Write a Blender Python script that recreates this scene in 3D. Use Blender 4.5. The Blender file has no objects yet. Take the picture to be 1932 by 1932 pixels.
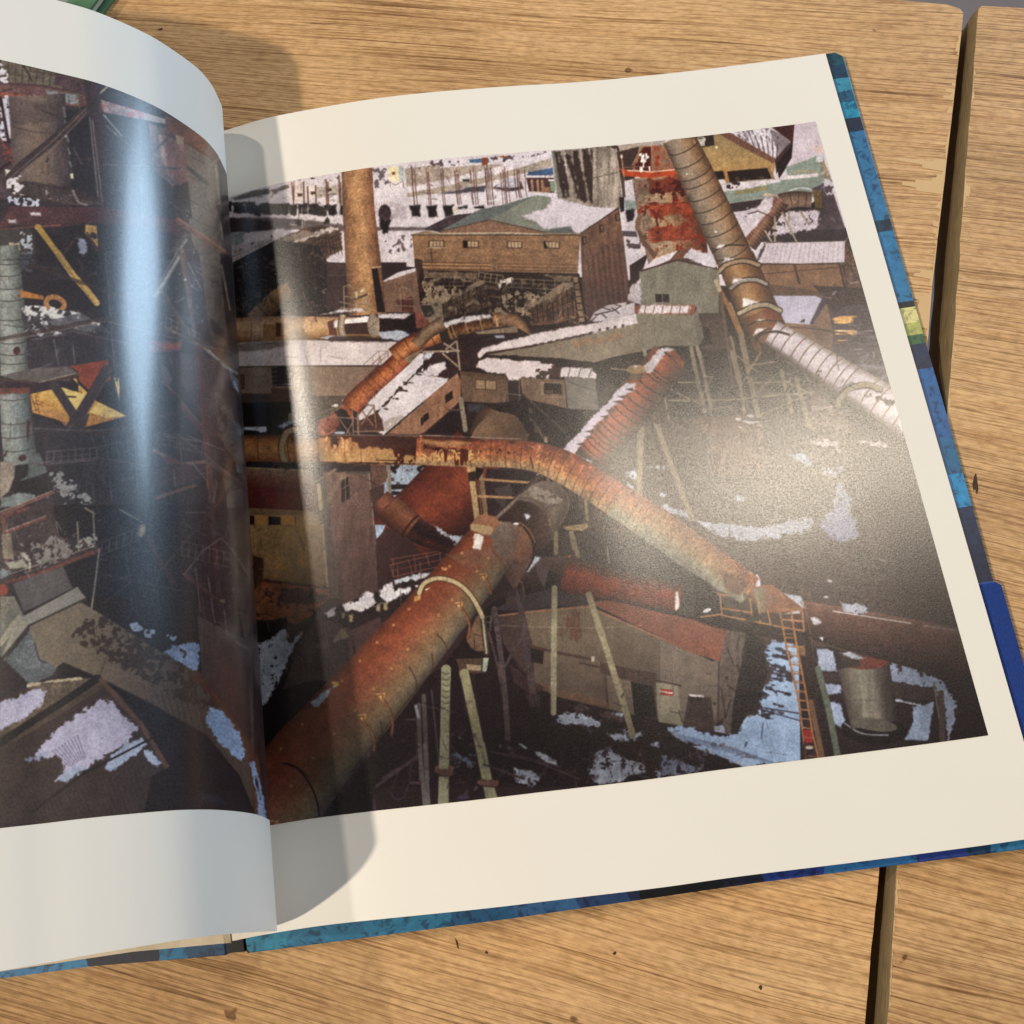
# An open photo book lying on a planked wooden table, lit by small warm lamps.
import bpy, bmesh, math
import numpy as np
from mathutils import Matrix, Vector
CM = 0.01                                   # everything is laid out in centimetres, built in metres
scene = bpy.context.scene
# ---------------------------------------------------------------- camera
F_PX = 2250.0                               # focal length for a picture 1932 wide
RC = np.array([[0.9885818911089689, -0.14976437472753382, -0.016627586531721264],
               [-0.14771850539297326, -0.9414179376246468, -0.30316911102608674],
               [0.02975042412916482, 0.30216369533475124, -0.952791694696743]])
TC = np.array([-6.848155122034199, 13.57119363136065, 37.4454231988018])
EYE = -RC.T @ TC
cam_data = bpy.data.cameras.new('camera'); cam = bpy.data.objects.new('camera', cam_data)
scene.collection.objects.link(cam); scene.camera = cam
cam_data.sensor_width = 36; cam_data.lens = F_PX / 1932 * 36; cam_data.clip_start = .01; cam_data.clip_end = 50
M = Matrix(((*[RC[0][0], -RC[1][0], -RC[2][0]], EYE[0] * CM), (*[RC[0][1], -RC[1][1], -RC[2][1]], EYE[1] * CM), (*[RC[0][2], -RC[1][2], -RC[2][2]], EYE[2] * CM), (0, 0, 0, 1)))
cam.matrix_world = M
# ---------------------------------------------------------------- world and lamps
world = bpy.data.worlds.new('World'); scene.world = world; world.use_nodes = True
world.node_tree.nodes['Background'].inputs[0].default_value = (.93, .95, 1.0, 1); world.node_tree.nodes['Background'].inputs[1].default_value = .11
scene.view_settings.view_transform = 'Standard'; scene.view_settings.look = 'None'; scene.view_settings.exposure = 0; scene.view_settings.gamma = 1
def lamp(name, pos, target, power, color, size, size_y=None, kind='AREA', spec=1.):
    d = bpy.data.lights.new(name, kind); o = bpy.data.objects.new(name, d); scene.collection.objects.link(o)
    d.energy = power; d.color = color; d.specular_factor = spec
    if kind == 'AREA':
        d.shape = 'RECTANGLE' if size_y else 'DISK'; d.size = size
        if size_y: d.size_y = size_y
    else: d.shadow_soft_size = size
    o.location = Vector(pos) * CM; o.rotation_euler = (Vector(target) - Vector(pos)).to_track_quat('-Z', 'Y').to_euler(); return o
WARM = (1.0, .86, .66)
lamp('lamp_near_left', (-100, -54, 165), (8, 14, 0), 118, WARM, .03, kind='POINT')
lamp('lamp_far_left', (-74, 95, 165), (8, 14, 0), 38, (1.0, .88, .72), .035, kind='POINT')
lamp('ceiling_lamp_right', (78, 66, 165), (15, 14, 0), 29, (1.0, .88, .70), .07, kind='POINT')
w = lamp('cool_window_light', (106, 87, 26), (-1.5, 18, 7), 8.5, (.54, .77, 1.0), .27, .42)
zz = (Vector((106, 87, 26)) - Vector((-1.5, 18, 7))).normalized(); ax = Vector((9, -40, 53)); ax = (ax - zz * ax.dot(zz)).normalized()
w.rotation_euler = Matrix((ax.cross(zz), ax, zz)).transposed().to_euler()
scene.render.engine = 'CYCLES'
# ---------------------------------------------------------------- helpers
def new_mesh(name, verts, faces, mat, parent=None, smooth=True, colors=None):
    me = bpy.data.meshes.new(name)
    v = np.asarray(verts, np.float32) * CM
    if isinstance(faces, np.ndarray):
        me.vertices.add(len(v)); me.vertices.foreach_set('co', v.ravel())
        me.loops.add(faces.size); me.loops.foreach_set('vertex_index', faces.ravel().astype(np.int32))
        me.polygons.add(len(faces)); me.polygons.foreach_set('loop_start', np.arange(0, faces.size, faces.shape[1], dtype=np.int32))
        me.update(calc_edges=True)
    else: me.from_pydata([tuple(q) for q in v], [], faces)
    me.polygons.foreach_set('use_smooth', [smooth] * len(me.polygons)); me.validate(); me.update()
    if colors is not None:
        at = me.color_attributes.new('ink', 'BYTE_COLOR', 'POINT')
        c = np.ones((len(v), 4), np.float32); c[:, :3] = colors; at.data.foreach_set('color_srgb', c.ravel())
    if mat: me.materials.append(mat)
    o = bpy.data.objects.new(name, me); scene.collection.objects.link(o)
    if parent: o.parent = parent
    return o
def grid_faces(nu, nv, flip=False):
    i, j = np.meshgrid(np.arange(nu - 1), np.arange(nv - 1), indexing='ij'); a = (i * nv + j).ravel()
    f = np.stack([a, a + nv, a + nv + 1, a + 1], 1); return f[:, ::-1].copy() if flip else f
def empty(name, loc=(0, 0, 0)):
    o = bpy.data.objects.new(name, None); scene.collection.objects.link(o); o.location = Vector(loc) * CM; return o
def tag(o, label=None, cat=None, kind=None, group=None):
    for k, v in (('label', label), ('category', cat), ('kind', kind), ('group', group)):
        if v: o[k] = v
    return o
def bm_obj(name, bm, mat, parent=None, smooth=False):
    me = bpy.data.meshes.new(name); bmesh.ops.scale(bm, vec=(CM,) * 3, verts=bm.verts); bm.normal_update(); bm.to_mesh(me); bm.free(); me.materials.append(mat)
    if smooth: me.polygons.foreach_set('use_smooth', [True] * len(me.polygons))
    o = bpy.data.objects.new(name, me); scene.collection.objects.link(o)
    if parent: o.parent = parent
    return o
def prism(outline, z0, z1, bevel=0., seg=3):
    """upright slab over an outline (counter-clockwise), optionally with rounded edges"""
    bm = bmesh.new(); lo = [bm.verts.new((x, y, z0)) for x, y in outline]; hi = [bm.verts.new((x, y, z1)) for x, y in outline]
    bm.faces.new(lo[::-1]); bm.faces.new(hi); n = len(outline)
    for i in range(n): bm.faces.new((lo[i], lo[(i + 1) % n], hi[(i + 1) % n], hi[i]))
    if bevel: bmesh.ops.bevel(bm, geom=bm.edges[:], offset=bevel, segments=seg, affect='EDGES', profile=.5)
    return bm
# ---------------------------------------------------------------- materials
def mat(name):
    m = bpy.data.materials.new(name); m.use_nodes = True; nt = m.node_tree; return m, nt, nt.nodes['Principled BSDF']
def N(nt, t, **kw):
    n = nt.nodes.new(t)
    for k, v in kw.items():
        if k[0] == '_': setattr(n, k[1:], v)
        else: n.inputs[k.replace('_', ' ')].default_value = v
    return n
def L(nt, a, b): nt.links.new(a, b)
def ramp(nt, stops, mode='LINEAR'):
    r = nt.nodes.new('ShaderNodeValToRGB'); cr = r.color_ramp; cr.interpolation = mode
    while len(cr.elements) < len(stops): cr.elements.new(.5)
    for e, (p, c) in zip(cr.elements, stops):
        e.position = p
    for e, (p, c) in zip(cr.elements, stops): e.color = (*c, 1) if len(c) == 3 else c
    return r
def lin(h): return tuple(((int(h[i:i + 2], 16) / 255.) + .055) ** 2.4 / 1.055 ** 2.4 if int(h[i:i + 2], 16) > 10 else int(h[i:i + 2], 16) / 255. / 12.92 for i in (0, 2, 4))
def mixc(nt, f, a, b, mode='MIX'):
    m = nt.nodes.new('ShaderNodeMix'); m.data_type = 'RGBA'; m.blend_type = mode
    for s, v in ((0, f), (6, a), (7, b)):
        if hasattr(v, 'default_value') or hasattr(v, 'links'): nt.links.new(v, m.inputs[s])
        elif s == 0: m.inputs[0].default_value = v
        else: m.inputs[s].default_value = (*v, 1)
    return m.outputs[2]
def paper(name, col, rough=.55, bump=.02, spec=.3):
    m, nt, b = mat(name); g = N(nt, 'ShaderNodeNewGeometry')
    n1 = N(nt, 'ShaderNodeTexNoise', Scale=2200., Detail=3.); L(nt, g.outputs['Position'], n1.inputs['Vector'])
    n2 = N(nt, 'ShaderNodeTexNoise', Scale=14., Detail=2.); L(nt, g.outputs['Position'], n2.inputs['Vector'])
    r = ramp(nt, [(.3, tuple(c * .975 for c in col)), (.7, col)]); L(nt, n2.outputs[0], r.inputs[0]); L(nt, r.outputs[0], b.inputs['Base Color'])
    n3 = N(nt, 'ShaderNodeTexNoise', Scale=20., Detail=2.); L(nt, g.outputs['Position'], n3.inputs['Vector']); b3 = N(nt, 'ShaderNodeBump', Strength=.22, Distance=.0012); L(nt, n3.outputs[0], b3.inputs['Height'])
    bp = N(nt, 'ShaderNodeBump', Strength=bump, Distance=.0004); L(nt, n1.outputs[0], bp.inputs['Height']); L(nt, b3.outputs[0], bp.inputs['Normal']); L(nt, bp.outputs[0], b.inputs['Normal'])
    b.inputs['Roughness'].default_value = rough; b.inputs['Specular IOR Level'].default_value = spec; return m
PAPER = paper('coated_paper', (.80, .785, .752), .5, .03, .35)
EDGE = paper('page_edges', (.66, .58, .46), .8, .1)
_t = EDGE.node_tree; _g = N(_t, 'ShaderNodeNewGeometry'); _m = N(_t, 'ShaderNodeMapping', Scale=(60, 60, 3600)); L(_t, _g.outputs['Position'], _m.inputs['Vector'])
_n = N(_t, 'ShaderNodeTexNoise', Scale=1., Detail=1.); L(_t, _m.outputs[0], _n.inputs['Vector']); _r = ramp(_t, [(.4, (.60, .53, .42)), (.55, (.70, .63, .51))]); L(_t, _n.outputs[0], _r.inputs[0]); L(_t, _r.outputs[0], _t.nodes['Principled BSDF'].inputs['Base Color'])
def print_ink(name, rough, bump, grain):
    m, nt, b = mat(name); a = N(nt, 'ShaderNodeAttribute', _attribute_name='ink'); g = N(nt, 'ShaderNodeNewGeometry')
    L(nt, a.outputs['Color'], b.inputs['Base Color'])
    n1 = N(nt, 'ShaderNodeTexNoise', Scale=2300., Detail=2., Roughness=.6); L(nt, g.outputs['Position'], n1.inputs['Vector'])
    bp = N(nt, 'ShaderNodeBump', Strength=bump, Distance=.0001); L(nt, n1.outputs[0], bp.inputs['Height'])
    n4 = N(nt, 'ShaderNodeTexNoise', Scale=26., Detail=1.); L(nt, g.outputs['Position'], n4.inputs['Vector'])      # slow cockle of the damp-coated paper
    b4 = N(nt, 'ShaderNodeBump', Strength=.08 if rough < .3 else .2, Distance=.001); L(nt, n4.outputs[0], b4.inputs['Height']); L(nt, bp.outputs[0], b4.inputs['Normal']); L(nt, b4.outputs[0], b.inputs['Normal'])
    n5 = N(nt, 'ShaderNodeTexNoise', Scale=1500., Detail=2., Roughness=.7); L(nt, g.outputs['Position'], n5.inputs['Vector'])           # uneven gloss of ink grain
    r5 = N(nt, 'ShaderNodeMapRange', From_Min=.36, From_Max=.64, To_Min=.5 - grain, To_Max=.5 + grain); L(nt, n5.outputs[0], r5.inputs[0]); L(nt, r5.outputs[0], b.inputs['Specular IOR Level'])
    b.inputs['Roughness'].default_value = rough; return m
INK = print_ink('glossy_print', .235, .12, .15); INK_LEFT = print_ink('glossy_print_smooth', .34, .06, .12)
_b = INK_LEFT.node_tree.nodes['Principled BSDF']; _b.inputs['Coat Weight'].default_value = .45; _b.inputs['Coat Roughness'].default_value = .17
# ---------------------------------------------------------------- the printed pictures
# A small software painter: every mark of the two printed photographs is drawn here as
# polygons, strokes and tubes on a drawing board (numpy array), later laid into the ink of
# the sheets as one colour per mesh vertex.
SZ = 1932
rng = np.random.RandomState(7)
def field(cx, cy, seed):
    """smooth value noise, cells cx by cy pixels, mean 0 range about -1..1"""
    r = np.random.RandomState(seed)
    nx, ny = int(SZ / cx) + 3, int(SZ / cy) + 3
    g = r.rand(ny, nx).astype(np.float32) * 2 - 1
    x = np.arange(SZ) / cx; y = np.arange(SZ) / cy
    xi = x.astype(int); yi = y.astype(int); fx = (x - xi); fy = (y - yi)
    fx = (fx * fx * (3 - 2 * fx)).astype(np.float32); fy = (fy * fy * (3 - 2 * fy)).astype(np.float32)
    a = g[:, xi] * (1 - fx) + g[:, xi + 1] * fx
    return a[yi] * (1 - fy)[:, None] + a[yi + 1] * fy[:, None]
F1 = field(1.6, 1.6, 1); F3 = field(3.5, 3.5, 2); F7 = field(8, 8, 3); F16 = field(18, 18, 4); F40 = field(44, 44, 5)
FV = field(3, 26, 6) * .6 + field(7, 60, 7) * .6      # upright streaks
FH = field(30, 3, 8) * .6 + field(70, 6, 9) * .6      # level streaks
ROUGH = F3 * .5 + F7 * .6 + F16 * .3
BLOT = F7 * .6 + F3 * .45 + F16 * .35
canvas = np.zeros((SZ, SZ, 3), np.float32)
def hx(c):
    if isinstance(c, str): return np.array([int(c[i:i + 2], 16) / 255. for i in (0, 2, 4)], np.float32)
    return np.array(c, np.float32)
K = [0., 0., 1.]
def frame(x0, y0, w): K[:] = [x0 * .63889, y0 * .63889, w * .63889 / 1932.]
def T(p): p = np.asarray(p, np.float32).reshape(-1, 2); return p * K[2] + np.array(K[:2], np.float32)
def box(P, m):
    x0, y0 = np.floor(P.min(0) - m).astype(int); x1, y1 = np.ceil(P.max(0) + m).astype(int) + 1
    x0, y0 = max(x0, 0), max(y0, 0); x1, y1 = min(x1, SZ), min(y1, SZ)
    if x1 <= x0 or y1 <= y0: return None
    Y, X = np.mgrid[y0:y1, x0:x1].astype(np.float32)
    return (slice(y0, y1), slice(x0, x1)), X, Y
def segd(X, Y, a, b):
    dx, dy = b - a; L = dx * dx + dy * dy + 1e-9
    t = np.clip(((X - a[0]) * dx + (Y - a[1]) * dy) / L, 0, 1)
    return (X - a[0] - t * dx) ** 2 + (Y - a[1] - t * dy) ** 2, t, ((X - a[0]) * dy - (Y - a[1]) * dx) / np.sqrt(L)
def sdf(P, X, Y):
    ins = np.zeros(X.shape, bool); d = np.full(X.shape, 1e9, np.float32); n = len(P)
    for i in range(n):
        a, b = P[i], P[(i + 1) % n]
        d = np.minimum(d, segd(X, Y, a, b)[0])
        if a[1] != b[1]:
            c = ((a[1] > Y) != (b[1] > Y)) & (X < (b[0] - a[0]) * (Y - a[1]) / (b[1] - a[1]) + a[0])
            ins ^= c
    d = np.sqrt(d); return np.where(ins, d, -d)
def put(sl, m, C, a=1.):
    m = (m * a)[..., None]; canvas[sl] = canvas[sl] * (1 - m) + C * m
def shade(sl, c, n=0., v=0., h=0., s=0.):
    C = np.broadcast_to(c, canvas[sl].shape)
    k = 1 + n * (F3[sl] * .5 + F16[sl] * .4 + F1[sl] * .45) + v * FV[sl] + h * FH[sl] + s * BLOT[sl]
    return C * k[..., None]
def poly(p, c, c2=None, ax=None, n=.10, v=0., h=0., soft=.7, rough=0., a=1., spots=None):
    """filled outline; c2+ax: blend to c2 along the axis ax=(x0,y0,x1,y1); spots=(colour, threshold)"""
    P = T(p); b = box(P, 2 + rough * 2)
    if b is None: return
    sl, X, Y = b; d = sdf(P, X, Y)
    if rough: d = d + rough * ROUGH[sl] * .85; soft = max(soft, 1.7)
    m = np.clip(d / soft * .5 + .5, 0, 1)
    C = hx(c)
    if c2 is not None:
        q = T([ax[:2], ax[2:]]); dx, dy = q[1] - q[0]
        t = np.clip(((X - q[0][0]) * dx + (Y - q[0][1]) * dy) / (dx * dx + dy * dy), 0, 1)[..., None]
        C = hx(c) * (1 - t) + hx(c2) * t
    C = shade(sl, C, n, v, h)
    if spots:
        k = np.clip((BLOT[sl] - spots[1]) * 4, 0, 1)[..., None]; C = C * (1 - k) + shade(sl, hx(spots[0]), n) * k
    put(sl, m, C, a)
def blots(p, c, thr=0., n=.08, a=1., f=None, sharp=5.):
    """patchy marks (snow, rust) kept inside an outline"""
    P = T(p); b = box(P, 4)
    if b is None: return
    sl, X, Y = b; d = sdf(P, X, Y)
    q = BLOT[sl] if f is None else f[sl]
    m = np.clip((q - thr + np.clip(d, -9, 5) * .05) * sharp, 0, 1) * (d > -3)
    put(sl, m, shade(sl, hx(c), n), a)
def line(p, w, c, a=1., n=.1, soft=.7, rough=0.):
    P = T(p); w = w * K[2] * .5; b = box(P, w + 3)
    if b is None: return
    sl, X, Y = b; d = np.full(X.shape, 1e9, np.float32)
    for i in range(len(P) - 1): d = np.minimum(d, segd(X, Y, P[i], P[i + 1])[0])
    d = max(w, .35) - np.sqrt(d)
    if rough: d = d + rough * ROUGH[sl]
    k = min(1., w / .35)
    put(sl, np.clip(d / soft * .5 + .5, 0, 1) * k, shade(sl, hx(c), n), a)
def lines(ps, w, c, **k):
    for p in ps: line(p, w, c, **k)
def smooth(p, m=6):
    p = np.asarray(p, np.float32); n = len(p)
    if n < 3: return p
    o = []
    for i in range(n - 1):
        a, b, c, d = p[max(i - 1, 0)], p[i], p[i + 1], p[min(i + 2, n - 1)]
        for t in np.linspace(0, 1, m, endpoint=False):
            o.append(.5 * (2 * b + (c - a) * t + (2 * a - 5 * b + 4 * c - d) * t * t + (3 * b - a - 3 * c + d) * t ** 3))
    o.append(p[-1]); return np.array(o)
def tube(p, w, ramp, n=.12, s=0., rings=None, rc='2a1c18', rw=1.6, bulge=.18, spots=None, curve=True, ringa=.7, v=0.):
    """a pipe seen from outside: p centre line, w widths at its points, ramp = colours across it; rings = positions (0..1 along it) of bands bent by bulge"""
    p = np.asarray(p, np.float32).reshape(-1, 2); w = np.broadcast_to(np.asarray(w, np.float32), (len(p),))
    if curve and len(p) > 2: pw = smooth(np.c_[p, w], 8)
    else: pw = np.c_[p, w]
    P = T(pw[:, :2]); W = pw[:, 2] * K[2] * .5; b = box(P, W.max() + 2)
    if b is None: return
    sl, X, Y = b
    L = np.r_[0, np.cumsum(np.hypot(*(P[1:] - P[:-1]).T))]
    best = np.full(X.shape, 1e9, np.float32); U = np.zeros_like(X); V = np.zeros_like(X); WW = np.ones_like(X); E = np.zeros_like(X)
    for i in range(len(P) - 1):
        a, c = P[i], P[i + 1]; l = L[i + 1] - L[i]
        if l < .01: continue
        d2, t, cr = segd(X, Y, a, c)
        q = d2 < best; best[q] = d2[q]; U[q] = (L[i] + t * l)[q]; V[q] = (np.where(cr < 0, -1, 1) * np.sqrt(d2))[q]; WW[q] = (W[i] + t * (W[i + 1] - W[i]))[q]
        e = np.sqrt(np.maximum(d2 - cr * cr, 0)) * (((t <= 0) & (i == 0)) | ((t >= 1) & (i == len(P) - 2))); E[q] = e[q]
    dx, dy = P[-1] - P[0]               # first colour = left side of an upright pipe, top of a level one
    sg = 1 if (-dy if abs(dy) > abs(dx) else dx) > 0 else -1
    x = np.clip(-sg * V / WW, -1, 1)
    m = np.clip((WW - np.abs(V)) / .7 * .5 + .5, 0, 1) * np.clip(1.2 - E, 0, 1)
    ramp = [hx(c) for c in ramp]; tt = (x + 1) / 2 * (len(ramp) - 1); i0 = np.clip(tt.astype(int), 0, len(ramp) - 2)
    R = np.array(ramp); fr = (tt - i0)[..., None]; C = R[i0] * (1 - fr) + R[i0 + 1] * fr
    C = shade(sl, C, n, v=v, s=s)
    if spots:
        k = np.clip((BLOT[sl] - spots[1]) * 4, 0, 1)[..., None]; C = C * (1 - k) + shade(sl, hx(spots[0]), n) * k
    if rings is not None:
        if isinstance(rings, int): rings = [(i + .5) / rings for i in range(rings)]
        UU = U + bulge * WW * np.sqrt(np.clip(1 - x * x, 0, 1))
        for r in rings:
            d = np.abs(UU - r * L[-1]); k = (np.clip((rw * .5 - d) / .8 + .5, 0, 1) * ringa)[..., None]
            C = C * (1 - k) + hx(rc) * k
    put(sl, m, C)
def oval(cx, cy, rx, ry, ang, c, c2=None, a=1., n=.1, hollow=None):
    th = np.linspace(0, 2 * np.pi, 28, endpoint=False); A = math.radians(ang)
    p = np.c_[cx + rx * np.cos(th) * math.cos(A) - ry * np.sin(th) * math.sin(A), cy + rx * np.cos(th) * math.sin(A) + ry * np.sin(th) * math.cos(A)]
    if hollow: line(np.r_[p, p[:1]], hollow, c, a=a, n=n)
    elif c2: poly(p, c, c2=c2, ax=(cx - rx, cy, cx + rx, cy), n=n, a=a)
    else: poly(p, c, n=n, a=a)
def bars(p0, p1, q0, q1, k, w, c, **kw):
    """k strokes whose ends run from p0..p1 and q0..q1"""
    for i in range(k):
        t = i / max(k - 1, 1)
        line([(p0[0] + (p1[0] - p0[0]) * t, p0[1] + (p1[1] - p0[1]) * t), (q0[0] + (q1[0] - q0[0]) * t, q0[1] + (q1[1] - q0[1]) * t)], w, c, **kw)
def rail(p, h, k, w, c, a=.9):
    """railing along p with k posts of height h (a vector)"""
    p = np.asarray(p, float); u = p + np.array(h); line(p, w, c, a=a); line(u, w, c, a=a); line(p + np.array(h) * .5, w * .8, c, a=a * .9)
    bars(p[0], p[-1], u[0], u[-1], k, w, c, a=a)

def clutter(p, k, cols, w=5, l=40, a=.5, seed=1):
    """k short stray strokes (pipes, twigs, debris) inside an outline"""
    r = np.random.RandomState(seed); p = np.asarray(p, float); lo, hi = p.min(0), p.max(0)
    n = 0
    while n < k:
        q = lo + (hi - lo) * r.rand(2); n += 1
        if sdf(p, np.array([[q[0]]], np.float32), np.array([[q[1]]], np.float32))[0, 0] < 0: continue
        t = r.choice([.1, 1.5, 1.2, 2.0, .5, 2.8]) + r.randn() * .1; s = l * (.3 + r.rand())
        c = cols[r.randint(len(cols))]
        if r.rand() < .55: line([q, q + s * np.array([math.cos(t), math.sin(t)])], w * (.5 + r.rand()), c, a=a)
        else: oval(q[0], q[1], w * (1 + r.rand() * 2), w * (.6 + r.rand()), r.rand() * 180, c, a=a)
def tone(cx, cy, rx, ry, k):
    """broad soft change of tone of the printed picture (k < 1 deeper, > 1 lighter)"""
    Y, X = np.mgrid[0:SZ, 0:SZ].astype(np.float32); g = np.exp(-(((X - cx) / rx) ** 2 + ((Y - cy) / ry) ** 2)); canvas[:] = canvas * (1 + (k - 1) * g)[..., None]
def finish(gam=1.1, sat=.84):
    """soften like a halftone print seen from reading distance"""
    c = canvas
    for ax in (0, 1):
        c = c * .5 + (np.roll(c, 1, ax) + np.roll(c, -1, ax)) * .25
    c = c * (1 + .03 * F16[..., None] + .03 * F3[..., None] + .03 * F40[..., None])
    c = c * (1 + .07 * F1[..., None] + .05 * FV[..., None] * F40[..., None]); m = c.mean(2, keepdims=True); c = m + (c - m) * sat
    c = np.clip(c, 0, 1) ** gam; c = c + (1 - c) ** 6 * hx((.045, .018, .032)); canvas[:] = np.clip(c + .6 * c * (1 - c) * (c - .46), 0, 1)
def paint_right():
    canvas[:] = hx('3d2e30')
    canvas[:430] = hx('cfc3cd'); SN = 'd3c9d4'; DK = '33241f'; BR = '7c6150'
    # ---- far snowfields, road and hedges
    frame(650, 350, 650)
    poly([(-700, 800), (60, 690), (430, 600), (1340, 440), (1932, 370), (1932, 1300), (1700, 1262), (1110, 1262), (900, 1300), (480, 1500), (-700, 1500)], SN, n=.06)
    frame(1200, 350, 650)
    poly([(0, 400), (1270, 285), (3300, 40), (3300, 1500), (0, 1300)], SN, n=.06)
    frame(650, 350, 650)
    poly([(-300, 900), (90, 870), (480, 870), (700, 885), (1100, 935), (1400, 955), (1932, 950), (1932, 985), (1400, 985), (1000, 990), (480, 965), (-300, 1010)], '6f6366', n=.12, rough=2)
    poly([(-300, 880), (100, 870), (470, 900), (480, 980), (90, 1010), (-300, 1020)], '47393c', rough=2)
    poly([(90, 700), (240, 650), (430, 610), (440, 660), (300, 690), (130, 720)], '5c5350', rough=3, n=.3)
    poly([(440, 630), (600, 580), (610, 610), (470, 660)], '675a58', rough=3, n=.3)
    poly([(640, 570), (720, 545), (740, 720), (660, 745)], 'd9cac8'); poly([(740, 590), (830, 580), (850, 690), (745, 720)], 'e0d3d0')
    poly([(845, 600), (940, 600), (1040, 580), (1045, 665), (950, 690), (855, 700)], 'b3a69f', v=.05); poly([(620, 560), (660, 550), (655, 720), (635, 720)], 'a98b84')
    blots([(620, 560), (900, 500), (1060, 490), (1060, 560), (930, 550), (820, 540), (620, 580)], '5b4a47', .4)
    for x, y in ((700, 672), (815, 655), (960, 628)): poly([(x - 20, y - 14), (x + 20, y - 16), (x + 20, y + 10), (x - 18, y + 14)], '59473f')
    for x, y0, y1 in ((732, 560, 760), (768, 600, 760), (838, 590, 760), (930, 540, 750), (945, 560, 750), (1043, 500, 740), (1055, 560, 750), (640, 600, 750)): line([(x, y0), (x + 6, y1)], 14, '6b4a41', a=.85)
    for x, y, s in ((70, 770, .8), (170, 780, 1.4), (265, 780, 1), (330, 800, .8), (385, 785, 1), (440, 790, .9), (500, 790, .9), (570, 790, .9), (640, 795, .9), (728, 790, 1), (820, 790, 1.1), (900, 805, 1), (985, 800, 1), (1085, 800, .8)):
        poly([(x - 42 * s, y - 40), (x + 40 * s, y - 45), (x + 38 * s, y + 45), (x + 10, y + 58), (x - 36 * s, y + 45)], '2e2a2a', rough=2.5, n=.5)
    for x, y in ((687, 900), (940, 890)): poly([(x, y - 40), (x + 26, y + 38), (x - 26, y + 38)], '3a3632', rough=3)
    line([(716, 780), (722, 960)], 5, 'd8ced2')
    # shed roofs and walls at the far left
    poly([(70, 1000), (205, 990), (210, 1090), (100, 1120)], '8d959a'); poly([(100, 1115), (1000, 960), (480, 1060), (110, 1270)], 'bdb1b8', rough=2)
    poly([(480, 1070), (760, 960), (870, 940), (1030, 950), (1060, 1010), (1075, 1150), (980, 1200), (900, 1260), (500, 1300)], '5a473f', rough=2, n=.3)
    poly([(560, 1100), (800, 1010), (960, 950), (1030, 975), (900, 1020), (600, 1120)], 'c3b6b6', rough=4, n=.15); poly([(500, 1060), (740, 985), (880, 1010), (700, 1060), (510, 1100)], '8f8078', rough=2)
    for i in range(7): line([(860 + i * 30, 1040), (880 + i * 32, 1190)], 6, '2e211e', a=.8)
    for i in range(4): line([(840, 1060 + i * 40), (960, 1050 + i * 38), (1070, 1010 + i * 38)], 6, '3b2b26', a=.8)
    poly([(100, 1270), (480, 1070), (860, 1110), (940, 1260), (1120, 1268), (1120, 1690), (900, 1720), (600, 1700), (100, 1720)], '2b2526', n=.35, spots=('4a3d38', .35))
    bars((110, 1250), (490, 1080), (100, 1180), (480, 1040), 12, 3, '8a7c7c'); line([(100, 1215), (480, 1060)], 4, '8a7c7c')
    for i in range(26): line([(130 + rng.rand() * 900, 1180 + rng.rand() * 500), (130 + rng.rand() * 950, 1180 + rng.rand() * 500)], 4, '6a5a50', a=.35)
    for i in range(12):
        x = 180 + i * 72; line([(x, 1180 + i % 3 * 30), (x + 10, 1600)], 5, '6d5d55', a=.4)
    poly([(950, 1260), (1030, 1195), (1110, 1200), (1110, 1265)], 'c6bcc9'); poly([(905, 1505), (965, 1480), (940, 1500)], 'd5ccd4')
    poly([(940, 1265), (1120, 1268), (1130, 1700), (930, 1700)], '4a393a', n=.15, v=.06); line([(940, 1375), (1125, 1375)], 6, '6b5a58')
    # snow yard right of the chimney
    blots([(1430, 980), (1700, 1010), (1700, 1200), (1440, 1190)], '6b6066', .62)
    # bare tree
    oval(1445, 830, 55, 75, 0, '33282c', n=.5); poly([(1400, 880), (1500, 890), (1470, 1010), (1430, 1025), (1405, 960)], '2c2426', rough=4, n=.4)
    for i in range(22):
        a = -2.7 + i * .13; line([(1450, 900), (1450 + 110 * math.cos(a), 860 + 90 * math.sin(a)), (1450 + 200 * math.cos(a + .2), 860 + 130 * math.sin(a + .1))], 4, '564549', a=.6)
    # pale hut and far fence behind
    poly([(1470, 430), (1615, 415), (1620, 545), (1570, 555), (1480, 548)], 'e2d3ae'); poly([(1565, 420), (1615, 412), (1622, 545), (1570, 553)], 'a9b1b4'); poly([(1510, 470), (1535, 470), (1535, 494), (1510, 494)], '6b4630')
    lines([[(1490, 548), (1495, 605)], [(1605, 548), (1612, 605)], [(1500, 560), (1540, 585), (1590, 556)]], 7, '7c6b62')
    poly([(1620, 440), (1932, 400), (1932, 560), (1640, 610)], 'a2938d', n=.15)
    blots([(1350, 445), (1465, 430), (1470, 600), (1370, 600)], '6a6068', .1)
    # conveyor gallery rising to the right
    frame(1200, 350, 650)
    blots([(0, 400), (1260, 290), (1260, 340), (560, 390), (0, 440)], '5a4b55', .3); poly([(550, 360), (720, 345), (730, 385), (560, 390)], '4f7196')
    poly([(660, 345), (715, 340), (715, 430), (665, 430)], '8a4b32'); poly([(790, 330), (900, 330), (860, 350)], '8a5a3a')
    poly([(0, 460), (600, 410), (850, 400), (850, 440), (400, 530), (0, 590)], 'a5958d', n=.14)
    poly([(0, 600), (300, 545), (830, 420), (1265, 292), (1268, 345), (830, 480), (300, 600), (0, 655)], SN, rough=1.5)
    poly([(0, 655), (300, 600), (830, 480), (1268, 345), (1280, 425), (1080, 470), (830, 530), (560, 600), (290, 660), (0, 690)], 'a99b90', n=.12, v=.04)
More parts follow.
